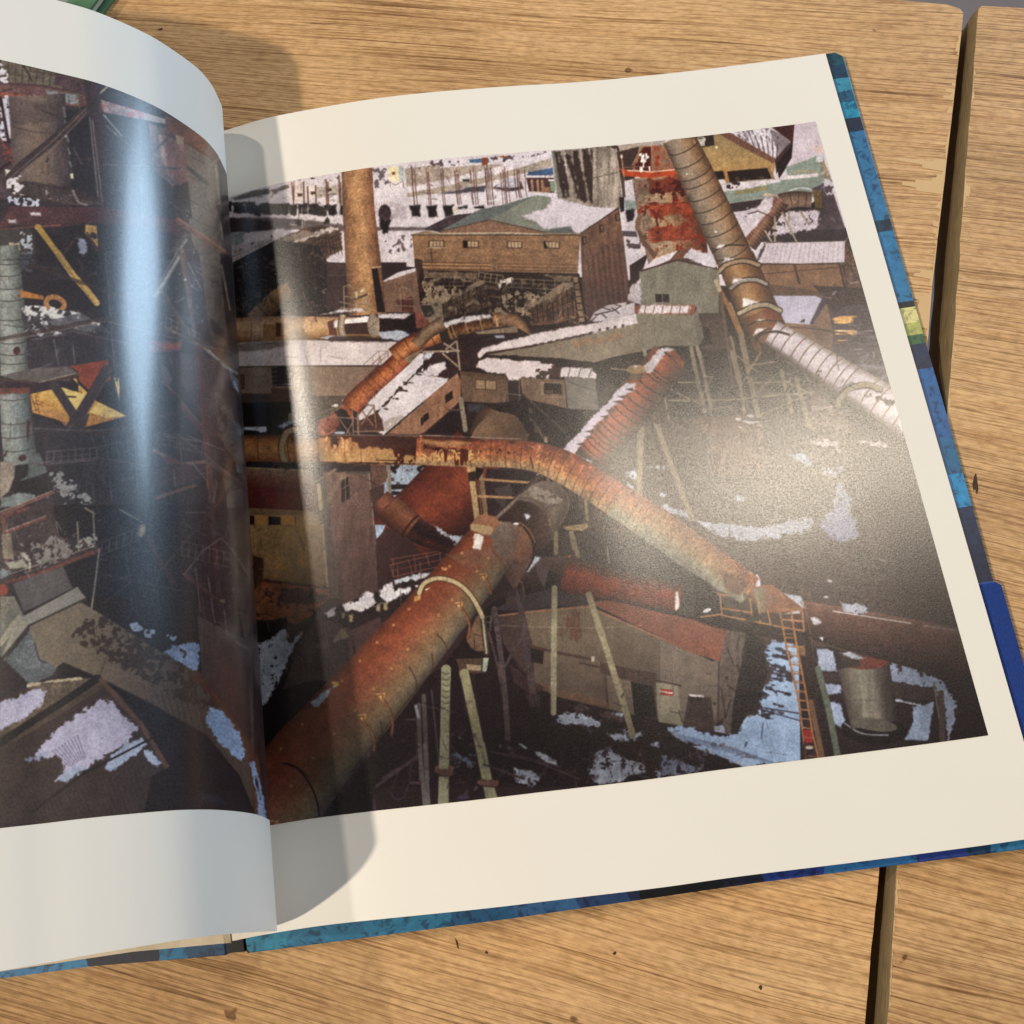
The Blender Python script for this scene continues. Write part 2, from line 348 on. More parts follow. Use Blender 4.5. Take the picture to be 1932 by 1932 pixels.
    poly([(490, 532), (555, 530), (555, 555), (495, 556)], '4c4b47'); poly([(300, 660), (560, 600), (700, 590), (680, 640), (440, 660)], '55505a', rough=2)
    poly([(760, 610), (880, 540), (1010, 560), (1030, 620), (900, 640)], '4a3e42', rough=2); poly([(780, 600), (900, 520), (980, 515), (1000, 600), (900, 610)], 'b7b5c4')
    poly([(1070, 470), (1285, 430), (1290, 500), (1060, 500)], '476084'); poly([(1040, 505), (1300, 500), (1300, 520), (1050, 522)], 'd8cdd3')
    poly([(1050, 520), (1300, 520), (1300, 655), (1080, 650)], '50393a', n=.2)
    for x in (1090, 1140, 1180): poly([(x, 540), (x + 22, 535), (x + 28, 640), (x + 8, 640)], 'a58064')
    poly([(1180, 605), (1260, 600), (1262, 650), (1185, 650)], '916b4e'); poly([(1070, 640), (1190, 640), (1195, 665), (1075, 665)], 'b29a7c'); poly([(1245, 535), (1300, 535), (1302, 550), (1250, 548)], 'f1ecf2'); poly([(1260, 555), (1305, 555), (1310, 640), (1268, 640)], '7e8d79')
    poly([(0, 700), (560, 665), (1060, 640), (1320, 660), (1330, 720), (1000, 700), (700, 800), (0, 860)], SN, n=.05, rough=2)
    for i, x in enumerate((60, 85, 190, 205, 315, 330, 440, 455, 470, 575, 600, 620, 705, 720, 735, 755, 840, 860, 875, 900, 960, 985, 1000, 1050)):
        t = 420 + (i * 37) % 60; line([(x - 14, t), (x, 640), (x + 12, 755 - (x > 900) * 60)], 7 if i % 3 else 11, '5e4340', a=.85)
        for k in range(5): line([(x - 6, 640 - k * 35), (x - 30 + (k * 31 + i * 17) % 60, 560 - k * 38)], 4, '86675c', a=.55)
    for x in (75, 225, 368, 495, 640, 800):
        poly([(x - 50, 765), (x + 50, 755), (x + 40, 800), (x + 50, 860), (x - 30, 866), (x - 34, 820)] if x < 480 else [(x - 45, 775), (x + 40, 760), (x + 50, 790), (x - 50, 800)], '2f2a2a', rough=2.5, n=.5)
    poly([(405, 775), (440, 770), (445, 830), (410, 830)], 'd9cab8')
    # tall round chimney
    frame(650, 350, 650)
    tube([(1200, 440), (1215, 800), (1255, 1250), (1290, 1720)], [270, 282, 310, 330], ['6f5444', 'a07657', 'b98d66', 'ba8d67', '9b7253', '7b5543'], n=.12, s=.05, curve=False, spots=('8a634b', .8))
    for y in (640, 760, 870, 1080): line([(1078, y), (1380, y - 8)], 3, '8c6549', a=.5)
    # ---- main concrete house
    frame(1200, 350, 650)
    poly([(1275, 283), (1560, 262), (1845, 232), (1880, 420), (1920, 700), (1860, 760), (1600, 780), (1330, 720), (1290, 480)], 'a89b92', c2='6e5e58', ax=(1500, 400, 1930, 500), n=.10, v=.16)
    for x in range(1300, 1900, 23): line([(x, 290 - (x - 1280) * .09), (x + 20, 480 + x % 7 * 30), (x + 45, 690)], 5 + x % 5 * 2, '5a4a44' if x % 3 else 'c9beb4', a=.5, rough=1)
    for k, (x, w, y) in enumerate(((1290, 40, 700), (1330, 26, 690), (1390, 20, 560), (1450, 55, 720), (1540, 50, 740), (1610, 24, 560), (1660, 12, 770), (1760, 14, 740), (1800, 50, 600), (1480, 18, 740), (1580, 20, 760), (1845, 16, 760), (1420, 10, 700))):
        y0 = 290 - (x - 1280) * .09; poly([(x, y0), (x + w, y0), (x + w * .8 + 60, y0 + (y - y0) * .6), (x + w * .4 + 100, y), (x + 78, y), (x + 28, y0 + (y - y0) * .5)], '41332f', rough=3.5, n=.2)
    for y in (365, 500, 640): line([(1285, y + 10), (1600, y + 22), (1900, y - 30)], 4, '55463f', a=.7)
    poly([(1275, 283), (1300, 283), (1370, 700), (1335, 720)], '75736f', a=.7)
    poly([(150, 970), (350, 870), (480, 830), (600, 820), (300, 1000)], '4b3e44', n=.2); poly([(390, 850), (560, 785), (680, 795), (620, 825)], SN)
    poly([(280, 995), (700, 800), (1000, 710), (1150, 672), (1270, 690), (1600, 770), (1860, 780), (1530, 1005), (1300, 1010), (1230, 1000), (730, 893)], '7c7f78', n=.05, c2='86887f', ax=(300, 900, 1200, 900))
    poly([(280, 995), (640, 800), (900, 750), (1130, 675), (760, 870), (730, 893), (470, 950)], '6d7272', n=.05)
    poly([(1010, 855), (1200, 800), (1270, 740), (1275, 690), (1600, 770), (1862, 778), (1530, 1003), (1460, 990), (1440, 950), (1290, 965), (1200, 970), (1150, 910)], 'cfc3d0', n=.03, rough=3)
    poly([(1230, 1000), (1290, 965), (1440, 945), (1470, 1000), (1300, 1012)], '686b6d', rough=3)
    poly([(280, 995), (730, 893), (1230, 1000), (1200, 1015), (300, 1010)], '8a6a58', n=.1, v=.06); line([(280, 995), (730, 890), (1230, 1000)], 9, '5b4a42')
    poly([(40, 1015), (180, 985), (280, 1005), (1530, 1005), (1520, 1024), (40, 1024)], '94806d'); line([(280, 1010), (900, 1002), (1250, 1022)], 7, 'e9dccb', a=.8); line([(45, 1024), (1525, 1024)], 9, '352721')
    poly([(50, 1026), (1525, 1026), (1505, 1360), (820, 1345), (130, 1330), (70, 1230)], '947258', n=.13, h=.10, v=.03, spots=('7c5f4a', .55))
    poly([(1525, 1020), (1868, 775), (1932, 1330), (1985, 1650), (1700, 1720), (1560, 1790)], '785a4b', c2='54393a', ax=(1600, 1100, 1800, 1750), n=.12, v=.14)
    bars((1590, 1240), (1900, 1010), (1640, 1700), (1960, 1560), 8, 9, '4a342f', a=.6); bars((1615, 1260), (1925, 1030), (1660, 1720), (1990, 1580), 8, 7, '8d6c59', a=.4)
    line([(1530, 1010), (1866, 782)], 10, '463631')
    for (x, y) in ((265, 1103), (568, 1105), (950, 1110), (1278, 1112)):
        poly([(x - 72, y - 36), (x + 70, y - 32), (x + 70, y + 34), (x - 68, y + 30)], '5b4336'); poly([(x - 62, y - 28), (x + 62, y - 26), (x + 62, y + 22), (x - 60, y + 20)], 'b59a80')
        bars((x - 60, y - 28), (x + 60, y - 26), (x - 60, y + 20), (x + 60, y + 22), 5, 5, '5d463a')
    poly([(498, 1070), (535, 1074), (535, 1135), (500, 1135)], '1f1a19'); poly([(1205, 1082), (1220, 1084), (1240, 1138), (1212, 1140)], '201816'); line([(205, 1132), (330, 1134)], 6, 'e3d7cc')
    for (x, y) in ((1560, 1075), (1712, 968), (1850, 870)): poly([(x - 20, y - 30), (x + 16, y - 40), (x + 22, y + 24), (x - 14, y + 34)], '3d2b28'); poly([(x - 6, y - 24), (x + 10, y - 30), (x + 14, y + 18), (x + 0, y + 22)], '8c7060')
    line([(215, 1140), (225, 1250)], 9, '5a3d34'); line([(190, 1180), (250, 1180)], 8, '5a3d34')
    for y in (1262, 1290, 1320): line([(140, y), (740, y + 10)], 6, '4f392e'); line([(800, y + 12), (1490, y + 22)], 6, '4f392e', a=.6)
    for y in (1274, 1302): line([(140, y), (740, y + 10)], 10, 'bb8c62', a=.7)
    poly([(70, 1230), (140, 1240), (160, 1600), (90, 1620)], '4e3b33', v=.1)
    poly([(120, 1330), (820, 1345), (1510, 1360), (1560, 1790), (1560, 1830), (1100, 1850), (330, 1760), (80, 1780), (60, 1650)], '362722', n=.3)
    poly([(150, 1345), (640, 1350), (620, 1420), (160, 1390)], '766354', n=.3, rough=3); poly([(1200, 1370), (1460, 1380), (1440, 1440), (1330, 1430)], '7b6757', n=.3, rough=3)
    blots([(150, 1440), (540, 1500), (400, 1600), (130, 1640)], '9d8975', .05, n=.2); blots([(850, 1500), (1250, 1530), (1100, 1720), (760, 1700), (840, 1640)], '95826f', .2, n=.2); blots([(800, 1440), (950, 1400), (900, 1480), (810, 1480)], 'e8dfe0', .0)
    for i in range(5): line([(1060 - i * 8, 1590 + i * 18), (1140 - i * 12, 1592 + i * 18)], 12, 'b5a08a', a=.8)
    rail([(150, 1470), (590, 1470)], (10, -75), 6, 8, '8a7868'); rail([(630, 1420), (840, 1450)], (10, -70), 5, 8, '9a8a78'); rail([(920, 1480), (1300, 1500)], (5, -75), 5, 9, '8d7b6b')
    poly([(330, 1620), (700, 1440), (740, 1650), (340, 1760)], '5e4a3e', n=.25, h=.2); poly([(380, 1580), (640, 1410), (700, 1440), (330, 1620)], '8d7b6c', n=.15)
    for i in range(8): line([(345 + i * 50, 1620 - i * 24), (350 + i * 52, 1750 - i * 14)], 7, '352620')
    for i in range(3): line([(335, 1665 + i * 35), (720, 1500 + i * 45)], 6, '3a2a24')
    poly([(720, 1440), (800, 1450), (830, 1640), (760, 1650)], '3e2b26', n=.2); line([(725, 1490), (820, 1500)], 14, '75604f'); line([(725, 1560), (820, 1570)], 14, '75604f')
    poly([(1080, 1670), (1470, 1470), (1480, 1620), (1500, 1750), (1250, 1820), (1090, 1810)], '6b4d40', n=.25, v=.15); poly([(1130, 1610), (1370, 1440), (1460, 1440), (1470, 1475), (1075, 1670)], '937d6c', n=.15)
    for i in range(9): line([(1100 + i * 44, 1660 - i * 22), (1115 + i * 44, 1790 - i * 6)], 9, '2d1e1b')
    for i in range(3): line([(1085, 1700 + i * 36), (1480, 1530 + i * 62)], 7, '3a2823')
    for i in range(7): poly([(1462 + i * 8, 1390 + i * 60), (1510 + i * 8, 1385 + i * 60), (1520 + i * 8, 1435 + i * 60), (1474 + i * 8, 1440 + i * 60)], '93765f', n=.2)
    line([(1510, 1370), (1580, 1790)], 16, '1f1614')
    poly([(70, 1640), (310, 1600), (330, 1780), (90, 1800)], '8f8071', n=.15); poly([(120, 1640), (220, 1640), (260, 1740), (160, 1745)], '4d4542'); bars((120, 1655), (165, 1735), (215, 1650), (255, 1735), 6, 5, '2d2523'); poly([(75, 1650), (80, 1840), (180, 1830), (200, 1780)], '8a5248', n=.2, v=.2)
    poly([(1600, 1790), (1650, 1700), (1760, 1640), (1932, 1610), (1932, 1690), (1780, 1740), (1660, 1800)], 'bcaeb6', n=.06); lines([[(1650, 1720), (1760, 1750)], [(1720, 1660), (1850, 1700)], [(1830, 1630), (1932, 1660)], [(1600, 1790), (1700, 1720), (1932, 1650)]], 7, '3b2f30')
    # small shed, lamp frames and platform left of the house
    frame(650, 350, 650)
    poly([(1330, 1320), (1380, 1310), (1450, 1700), (1380, 1700)], '271c1b'); line([(1340, 1310), (1415, 1300)], 9, 'cbb7a6')
    poly([(1430, 1430), (1720, 1330), (1760, 1650), (1760, 1700), (1450, 1700)], '87695a', n=.1, v=.05); poly([(1425, 1428), (1560, 1350), (1715, 1312), (1720, 1340), (1450, 1430)], SN)
    poly([(1540, 1600), (1690, 1560), (1700, 1700), (1600, 1690)], '6d3f38', n=.2); lines([[(1580, 1490), (1590, 1680)], [(1575, 1500), (1600, 1480), (1670, 1500), (1690, 1560)], [(1540, 1640), (1700, 1650)], [(1580, 1580), (1680, 1585)]], 9, '9c8472')
    lines([[(1085, 1480), (1090, 1680)], [(1085, 1475), (1130, 1462), (1170, 1490), (1205, 1690)], [(1050, 1610), (1200, 1640)], [(1060, 1660), (1290, 1690)], [(1090, 1560), (1180, 1570)], [(1210, 1690), (1290, 1560)]], 10, '9b8776'); lines([[(1190, 1540), (1205, 1700)], [(1280, 1540), (1300, 1700)]], 24, 'a5947f'); line([(1180, 1585), (1290, 1545)], 16, '5a4b42'); oval(1250, 1512, 26, 14, -40, 'cdbb9d'); poly([(1185, 1520), (1210, 1520), (1205, 1580), (1190, 1580)], 'd6c4a3')
    poly([(1050, 1680), (1240, 1665), (1260, 1690), (1080, 1700), (870, 1720)], 'd8cfd6', rough=2)
    # ---- buff cylinder across the left and its cap
    poly([(1390, 1740), (1700, 1700), (1730, 1880), (1390, 1880)], '2b1d20', n=.2); poly([(1380, 1720), (1690, 1710), (1610, 1760), (1400, 1750)], 'd2c9d2', rough=2)
    tube([(300, 1780), (480, 1600), (620, 1500)], [170, 165, 150], ['b08d63', '957047', '5e4329'], rings=[.3, .6], rw=2)
    frame(650, 950, 650)
    tube([(1395, 60), (600, 70), (-200, 105)], [190, 240, 260], ['a8836a', 'c9a27b', 'd1a983', 'c3996f', '9a7146', '5a3f2a'], n=.09, curve=False, s=.05)
    poly([(940, 0), (1010, -20), (1030, 130), (960, 110)], '6a4137', n=.15); poly([(1000, -10), (1340, -50), (1340, 10), (1100, 30), (1000, 50)], 'efe9f0', rough=2); poly([(1080, 20), (1340, 0), (1320, 110), (1100, 110)], '48302b', n=.12)
    tube([(1075, -60), (1060, 60), (1090, 140)], 62, ['5d4d44', 'a08d7c', 'b8a693', '7b6a5e'], n=.1); oval(1345, 35, 52, 105, -4, '8a7b70', 'a89888'); line([(1305, 60), (1395, -20)], 4, '5a4a43')
    poly([(380, 20), (460, 30), (560, 10), (560, 170), (370, 175)], 'a27a4c', n=.12); poly([(490, 10), (530, 10), (530, 130), (490, 130)], '5f2e1c'); line([(360, 20), (370, 110)], 14, 'cfa878'); lines([[(400, 0), (385, 60)], [(280, 0), (270, 160)]], 6, '6a4a2e')
    # ---- long snow roof on the left and wall below
    poly([(130, 185), (600, 165), (640, 160), (1640, 175), (1480, 380), (700, 385), (-200, 400), (-200, 200)], 'd3c6cc', n=.04); poly([(-200, 205), (600, 165), (600, 200), (480, 235), (150, 270), (-200, 280)], '93867f', rough=3)
    poly([(860, 140), (1000, 120), (1160, 140), (1000, 165)], 'b9bccf'); poly([(1380, 90), (1560, 75), (1700, 120), (1640, 180), (1420, 150)], 'b4bccf', rough=3); poly([(1000, 130), (1280, 120), (1400, 150), (1640, 178), (1200, 175), (900, 168)], '3b2a2c', rough=3, a=.8)
    poly([(-200, 400), (700, 385), (1380, 390), (1160, 600), (1100, 690), (700, 660), (-200, 640)], '8d7768', n=.08, v=.04); line([(-200, 402), (700, 388), (1370, 392)], 7, '3b2b24')
    poly([(170, 460), (215, 460), (220, 590), (180, 600)], '6a4a36'); poly([(450, 395), (640, 390), (640, 560), (460, 570)], '2c2226', n=.2); bars((455, 400), (455, 560), (500, 398), (500, 555), 5, 6, '8f8a90'); line([(570, 400), (580, 540)], 8, '77685f'); poly([(640, 395), (670, 395), (680, 560), (640, 540)], 'a08772')
    poly([(530, 550), (620, 540), (640, 555)], 'cdc8d2'); poly([(450, 580), (700, 600), (700, 700), (450, 700)], '5b4038', n=.2); poly([(180, 630), (450, 630), (460, 710), (190, 715)], '4d3b32')
    poly([(170, 715), (740, 700), (800, 990), (200, 990)], '1d1716', n=.25); poly([(760, 650), (1100, 650), (1150, 700), (900, 860), (860, 1000), (780, 990)], '5e5149', n=.25)
    poly([(205, 925), (405, 920), (410, 965), (350, 975), (340, 960), (210, 950)], 'b3bdd0'); poly([(600, 800), (645, 795), (650, 880), (600, 900)], '83807c'); poly([(490, 920), (600, 870), (740, 850), (700, 875), (620, 900), (560, 935)], '9aa3b6', rough=2)
    # ---- rust pipe climbing to the right (upper)
    frame(650, 950, 650)
    poly([(1130, 640), (1190, 560), (1380, 400), (1480, 350), (1480, 400), (1160, 700)], '6a3a33', n=.2)
    rail([(1160, 610), (1480, 330)], (-10, -75), 6, 7, '8a6a5e'); lines([[(1250, 385), (1390, 258), (1480, 260), (1370, 388)], [(1395, 260), (1400, 350)], [(1340, 310), (1345, 385)]], 6, '8f7f78'); lines([[(1160, 465), (1260, 470), (1255, 520), (1160, 510), (1160, 465)]], 7, '8c7468')
    oval(935, 930, 90, 68, -20, 'a0604f', n=.15); tube([(900, 930), (1040, 850)], [130, 120], ['a5695a', '8f5548', '6c3b33'], n=.14)
    line(smooth([(1060, 745), (1120, 770), (1150, 830)]), 34, 'a0583c'); oval(1095, 870, 52, 110, -18, '2a2221', n=.2)
    lines([[(870, 870), (1080, 740)], [(880, 800), (1080, 730)]], 6, '8a7d74'); oval(1010, 735, 28, 12, -10, 'd9d4d6'); oval(1090, 690, 22, 9, -10, 'd5cfd0'); oval(1050, 975, 50, 12, 0, 'aab4c8')
    # ---- snow roof building with the diagonal ridge (centre left)
    frame(650, 950, 650)
    poly([(1190, 850), (1500, 470), (1740, 280), (1932, 260), (2000, 260), (2000, 560), (1430, 1000)], 'd6cdd8', n=.04, rough=3)
    line([(1370, 800), (1440, 730), (1580, 590), (1700, 470), (1800, 370), (1900, 280)], 22, '443634', rough=4, n=.2)
    for x, y in ((1420, 760), (1510, 670), (1590, 600), (1640, 530), (1720, 460), (1780, 440)): line([(x - 30, y), (x + 50, y + 8)], 12, '4a3b38', rough=2)
    blots([(1380, 860), (1560, 820), (1700, 800), (1500, 990), (1400, 960)], '8d8078', .15, a=.6)
    line([(1450, 990), (1720, 760), (1932, 590), (2010, 520)], 12, '352723')
    poly([(1470, 990), (1700, 790), (1932, 600), (2300, 300), (2300, 560), (2120, 690), (1932, 850), (1760, 990)], '936e5a', n=.1, v=.10)
    poly([(1760, 850), (1830, 795), (1838, 855), (1765, 915)], '33241f'); line([(1798, 830), (1800, 885)], 6, '8a7366')
    poly([(1800, 980), (1932, 870), (2120, 700), (2300, 560), (2500, 800), (2300, 1000)], '2d2022', n=.2)
    poly([(1200, 880), (1380, 790), (1420, 860), (1440, 960), (1200, 960)], '5c3d34', n=.2)
    lines([[(1160, 725), (1350, 735), (1370, 930)], [(1210, 740), (1215, 985)], [(1000, 840), (1205, 850)], [(1050, 860), (1140, 985)], [(1215, 740), (1340, 910)], [(1350, 745), (1240, 900)], [(1205, 850), (1210, 985)], [(1170, 870), (1110, 980)], [(1180, 965), (1410, 960)], [(1150, 560), (1170, 990)]], 12, '8d7165')
    # rust pipe body
    frame(650, 950, 650)
    tube([(1150, 760), (1200, 680), (1330, 560), (1480, 430), (1620, 300)], [190, 180, 165, 160, 165], ['5f2e22', '8e4e2f', 'b26e42', 'b0694a', '874c3a'], n=.14, s=.08, rings=[.3, .42, .5, .62, .78, .9], ringa=.4)
    tube([(1600, 310), (1690, 220), (1760, 150)], [165, 175, 165], ['6d5244', '9c8470', 'a8917c', '7c6656'], n=.12)
    frame(1250, 950, 650)
    tube([(-260, 300), (-110, 200), (90, 130), (140, 115)], [150, 160, 150, 150], ['5a2f22', '9c5d38', 'bd7d50', 'b4764c', '7d4a34'], n=.12, s=.07, rings=4, ringa=.6, rc='3a1c14')
    tube([(215, 90), (360, 45), (540, 5), (720, -20)], [150, 140, 130, 120], ['3a2219', '4c2b20', '6a4028', '8c6847', '5c4030'], n=.2, s=.15, rings=[.05, .12, .35, .6, .93], rc='b08a5c', rw=3.2, ringa=.8, spots=('2b1812', .5))
    frame(1200, 350, 650)
    poly([(260, 1850), (330, 1790), (450, 1750), (600, 1725), (740, 1720), (745, 1750), (600, 1775), (440, 1800), (380, 1820), (340, 1850)], 'e4dde6', rough=2.5)
    tube([(760, 1765), (850, 1760), (940, 1780), (1010, 1850), (1050, 1932), (1060, 1990)], [115, 118, 124, 120, 112, 100], ['5f4536', '9a7355', 'ae8262', '93705a', '54382f'], n=.09)
    line(smooth([(760, 1710), (790, 1760), (800, 1820)]), 20, 'c29c68')
    frame(650, 350, 650); tube([(1720, 1990), (1820, 1880), (1900, 1830), (1960, 1800)], [110, 120, 125, 130], ['5c4638', '957b66', '8b705b', '4e382e'], n=.12)
    # ---- second snow roof houses (middle)
    frame(1250, 950, 650)
    poly([(300, 170), (500, 140), (950, 120), (1200, 60), (900, 40), (1700, -20), (1880, 0), (1900, 600), (1300, 1300), (300, 1000)], '30211f', n=.25)
    poly([(310, 120), (840, 60), (960, 130), (500, 260), (470, 300), (440, 430), (330, 420)], '3a2829', n=.2); lines([[(340, 200), (520, 185), (840, 150)], [(350, 160), (830, 110)]], 6, '2a1b1b'); poly([(620, 120), (710, 118), (715, 145), (640, 145)], '9aa0b2')
    poly([(450, 90), (820, 40), (830, 95), (480, 110)], '95806c', n=.12)
    poly([(0, 280), (60, 260), (200, 270), (300, 300), (320, 430), (200, 500), (0, 480)], '3b2a28', n=.25); poly([(0, 440), (60, 380), (190, 360), (200, 400), (130, 470), (0, 480)], 'd3c9d2', rough=4); poly([(0, 280), (90, 270), (60, 320), (0, 330)], 'c3c5d6', rough=3)
    poly([(-10, 460), (200, 500), (-20, 720)], 'cec4ce', rough=2)
    lines([[(0, 265), (315, 255)], [(295, 175), (320, 420)], [(180, 190), (300, 260)], [(170, 280), (300, 390)], [(200, 240), (290, 170)]], 16, 'a08d7c')
    poly([(0, 700), (300, 450), (330, 520), (330, 690), (0, 980)], '966f5a', n=.1, v=.10); poly([(190, 650), (255, 605), (262, 670), (195, 720)], '33241f'); poly([(0, 820), (45, 795), (50, 850), (0, 890)], '33241f')
    poly([(320, 430), (740, 480), (730, 720), (345, 700)], '735b4b', n=.12, v=.06); poly([(320, 430), (740, 470), (730, 520), (330, 470)], '5b4438', a=.6); poly([(455, 505), (640, 520), (640, 600), (460, 590)], '9a8168'); lines([[(455, 505), (640, 520), (640, 600), (460, 590), (455, 505)], [(545, 512), (545, 595)]], 7, '4c382e')
    poly([(730, 480), (850, 500), (860, 740), (740, 720)], '3a2b2a', n=.15); lines([[(735, 520), (745, 720)], [(840, 500), (850, 740)], [(745, 630), (860, 645)], [(735, 725), (870, 745)]], 8, '83766c')
    poly([(850, 490), (1240, 510), (1260, 770), (1060, 760), (870, 640)], '7b6454', n=.12, v=.08); poly([(1060, 540), (1210, 545), (1215, 635), (1060, 632)], '332623'); poly([(1030, 535), (1060, 540), (1060, 640), (1030, 640)], '8f7a68'); poly([(1070, 600), (1140, 605), (1140, 630), (1065, 625)], '625046'); lines([[(1030, 530), (1230, 540), (1250, 760)], [(1060, 740), (1250, 752)], [(1030, 660), (1250, 660)]], 8, '8d7a69')
    poly([(1240, 490), (1510, 500), (1545, 780), (1270, 765)], '7c7570', n=.06); line([(1280, 530), (1520, 610)], 5, '4f4742'); poly([(1510, 500), (1560, 370), (1640, 380), (1680, 600), (1545, 780)], '494040', n=.12, v=.1); bars((1550, 500), (1620, 440), (1560, 590), (1630, 520), 4, 10, '2a2222')
    poly([(470, 400), (490, 340), (560, 315), (1000, 350), (1150, 380), (1100, 500), (870, 485), (830, 510), (750, 510), (720, 460), (540, 440)], 'd8c8cd', n=.04, rough=3); poly([(1210, 400), (1540, 405), (1510, 500), (1190, 480)], 'd3c9cf', n=.06, rough=2); bars((1290, 405), (1480, 408), (1270, 485), (1450, 498), 3, 8, '6d625f'); poly([(1140, 385), (1215, 395), (1195, 485), (1100, 490)], '4c302c', n=.2, rough=2); blots([(1000, 430), (1130, 400), (1110, 500), (1000, 490)], '4c3c38', .1)
    # conveyor house diagonal to the right
    poly([(480, 270), (520, 230), (640, 200), (840, 140), (1200, 60), (1500, 10), (1800, -60), (1890, -80), (1890, 20), (1560, 80), (1000, 210), (560, 265), (490, 320)], 'dccdd2', n=.04, rough=2)
    poly([(560, 290), (1000, 205), (1400, 120), (1900, 0), (2000, 20), (2000, 230), (1932, 260), (1560, 330), (1480, 355), (1200, 330), (700, 300)], '8a7c6e', n=.08, v=.05)
    poly([(1310, 170), (1740, 105), (1750, 155), (1320, 225)], '9c7b5f', a=.8); line([(560, 280), (1000, 205), (1400, 120), (1880, 10)], 12, '4a332c', rough=2)
    for i in range(12): x = 1020 + i * 72; y = 195 - i * 15.5; poly([(x, y - 8), (x + 38, y - 14), (x + 40, y + 6), (x + 3, y + 12)], '5c4a4c', n=.4)
    line([(700, 305), (1200, 335), (1500, 370)], 26, '33231f', rough=2)
    # big dark culvert and big rust cylinder behind
    poly([(560, 730), (900, 680), (1350, 780), (1500, 830), (1250, 1120), (900, 1040), (430, 920), (300, 990), (280, 980), (700, 700)], '281d1e', n=.3)
    lines([[(330, 680), (370, 950)]], 42, '8b8172'); lines([[(560, 740), (420, 950)], [(220, 775), (340, 775)], [(960, 860), (1080, 1060)], [(880, 640), (1150, 880), (1250, 980)], [(1400, 800), (1520, 870)]], 13, '5f5047'); poly([(380, 720), (540, 725), (520, 800), (400, 790)], '4b5063', a=.6); poly([(1060, 1010), (1090, 1010), (1090, 1060), (1060, 1060)], '8d7d6b')
    for i in range(10): line([(930 + i * 40, 740 + i * 8), (950 + i * 38, 960)], 4, '6b4d42', a=.5)
    tube([(650, 1000), (660, 880), (690, 805)], [500, 420, 300], ['433029', '6e5647', '7d6250', '6d5445', '47332d'], n=.1); oval(690, 850, 150, 55, 5, '745b4a', n=.1)
    poly(smooth([(400, 1060), (450, 950), (520, 870), (600, 818), (690, 800), (780, 818), (860, 885), (905, 970), (920, 1060)]), '8a7058', c2='5a4338', ax=(480, 850, 880, 1000), n=.08)
    frame(650, 950, 650)
    poly([(1400, 1240), (1932, 1240), (1932, 1330), (1640, 1560), (1600, 1650), (1340, 1500)], '9aa6bd', n=.12, spots=('51444a', .45)); poly([(1480, 1430), (1800, 1425), (1760, 1460), (1480, 1475)], '2c2224'); poly([(1490, 1490), (1720, 1495), (1700, 1525), (1490, 1520)], '2c2224'); blots([(1490, 1260), (1800, 1250), (1800, 1330), (1500, 1310)], '2c2224', 0.)
    line([(1480, 1250), (1490, 1510)], 30, '8a7d72'); poly([(1320, 1250), (1460, 1250), (1460, 1400), (1330, 1480)], '6d5148', n=.15)
    frame(1250, 950, 650)
    tube([(560, 1200), (300, 1480), (60, 1700), (-250, 1990)], [720, 700, 660, 640], ['54271e', '74372a', '86452f', '7d3f2e', '5a2b22', '341d1b'], n=.1, s=.04, curve=False, rings=[.3, .33], ringa=.25, rc='4a2018')
    # pale concrete tower (left) with braces
    frame(650, 950, 650)
    poly([(900, 1320), (1310, 1320), (1330, 1500), (1365, 1990), (880, 1990), (870, 1650)], '7d645d', c2='6b5450', ax=(900, 1400, 1350, 1900), n=.08, v=.08)
    line([(1100, 1325), (1315, 1325)], 22, '5c534e'); poly([(1060, 1400), (1125, 1360), (1140, 1550), (1065, 1590)], '38302f'); lines([[(1070, 1470), (1130, 1430)], [(1098, 1370), (1102, 1560)]], 6, '97897f'); line([(1310, 1330), (1365, 1960)], 10, 'a89791', a=.7)
    lines([[(870, 1640), (1090, 1330)], [(1090, 1340), (920, 1620)], [(840, 1400), (1010, 1300)]], 26, '857264'); line([(865, 1430), (885, 1640)], 36, 'c2ad83'); line([(905, 1430), (915, 1630)], 16, '6b625d'); line([(940, 1720), (1240, 1440)], 4, '54413c', a=.6)
    poly([(1310, 1480), (1440, 1420), (1440, 1560), (1330, 1590)], '563f3a', n=.15)
    tube([(1400, 1560), (1480, 1640), (1560, 1720)], [200, 220, 220], ['5c3a31', '8b5844', '7d4d3d', '4a2c28'], n=.12, rings=[.5], rc='33201d', rw=3)
    # ---- buildings right of the left shadowed strip (under the horizontal pipe)
    frame(650, 950, 650)
    poly([(-200, 1270), (220, 1270), (800, 1310), (850, 1440), (870, 1680), (-200, 1600)], '8b705c', c2='703428', ax=(400, 1290, 380, 1460), n=.15)
    poly([(-200, 1480), (300, 1450), (840, 1490), (865, 1670), (-200, 1610)], '6a2c22', n=.18); line([(-200, 1260), (800, 1305)], 16, '9c8a74'); bars((300, 1290), (800, 1310), (200, 1450), (760, 1460), 10, 5, '52423a', a=.5)
    poly([(-200, 1615), (860, 1665), (900, 1990), (-200, 1990)], 'a3835a', n=.08, v=.03); poly([(-200, 1615), (865, 1670), (870, 1700), (-200, 1690)], '866a4e')
    for x in (160, 300, 540): poly([(x, 1700), (x + 120, 1712), (x + 120, 1830), (x, 1815)], 'bd8948', n=.08)
    poly([(250, 1700), (300, 1702), (300, 1800), (250, 1798)], '2a1d18'); poly([(424, 1708), (532, 1716), (532, 1812), (424, 1808)], '2a1d18'); poly([(255, 1805), (660, 1842), (660, 1865), (270, 1835)], '8a6f52'); line([(660, 1720), (665, 1850)], 8, '65432a')
    frame(700, 1550, 750)
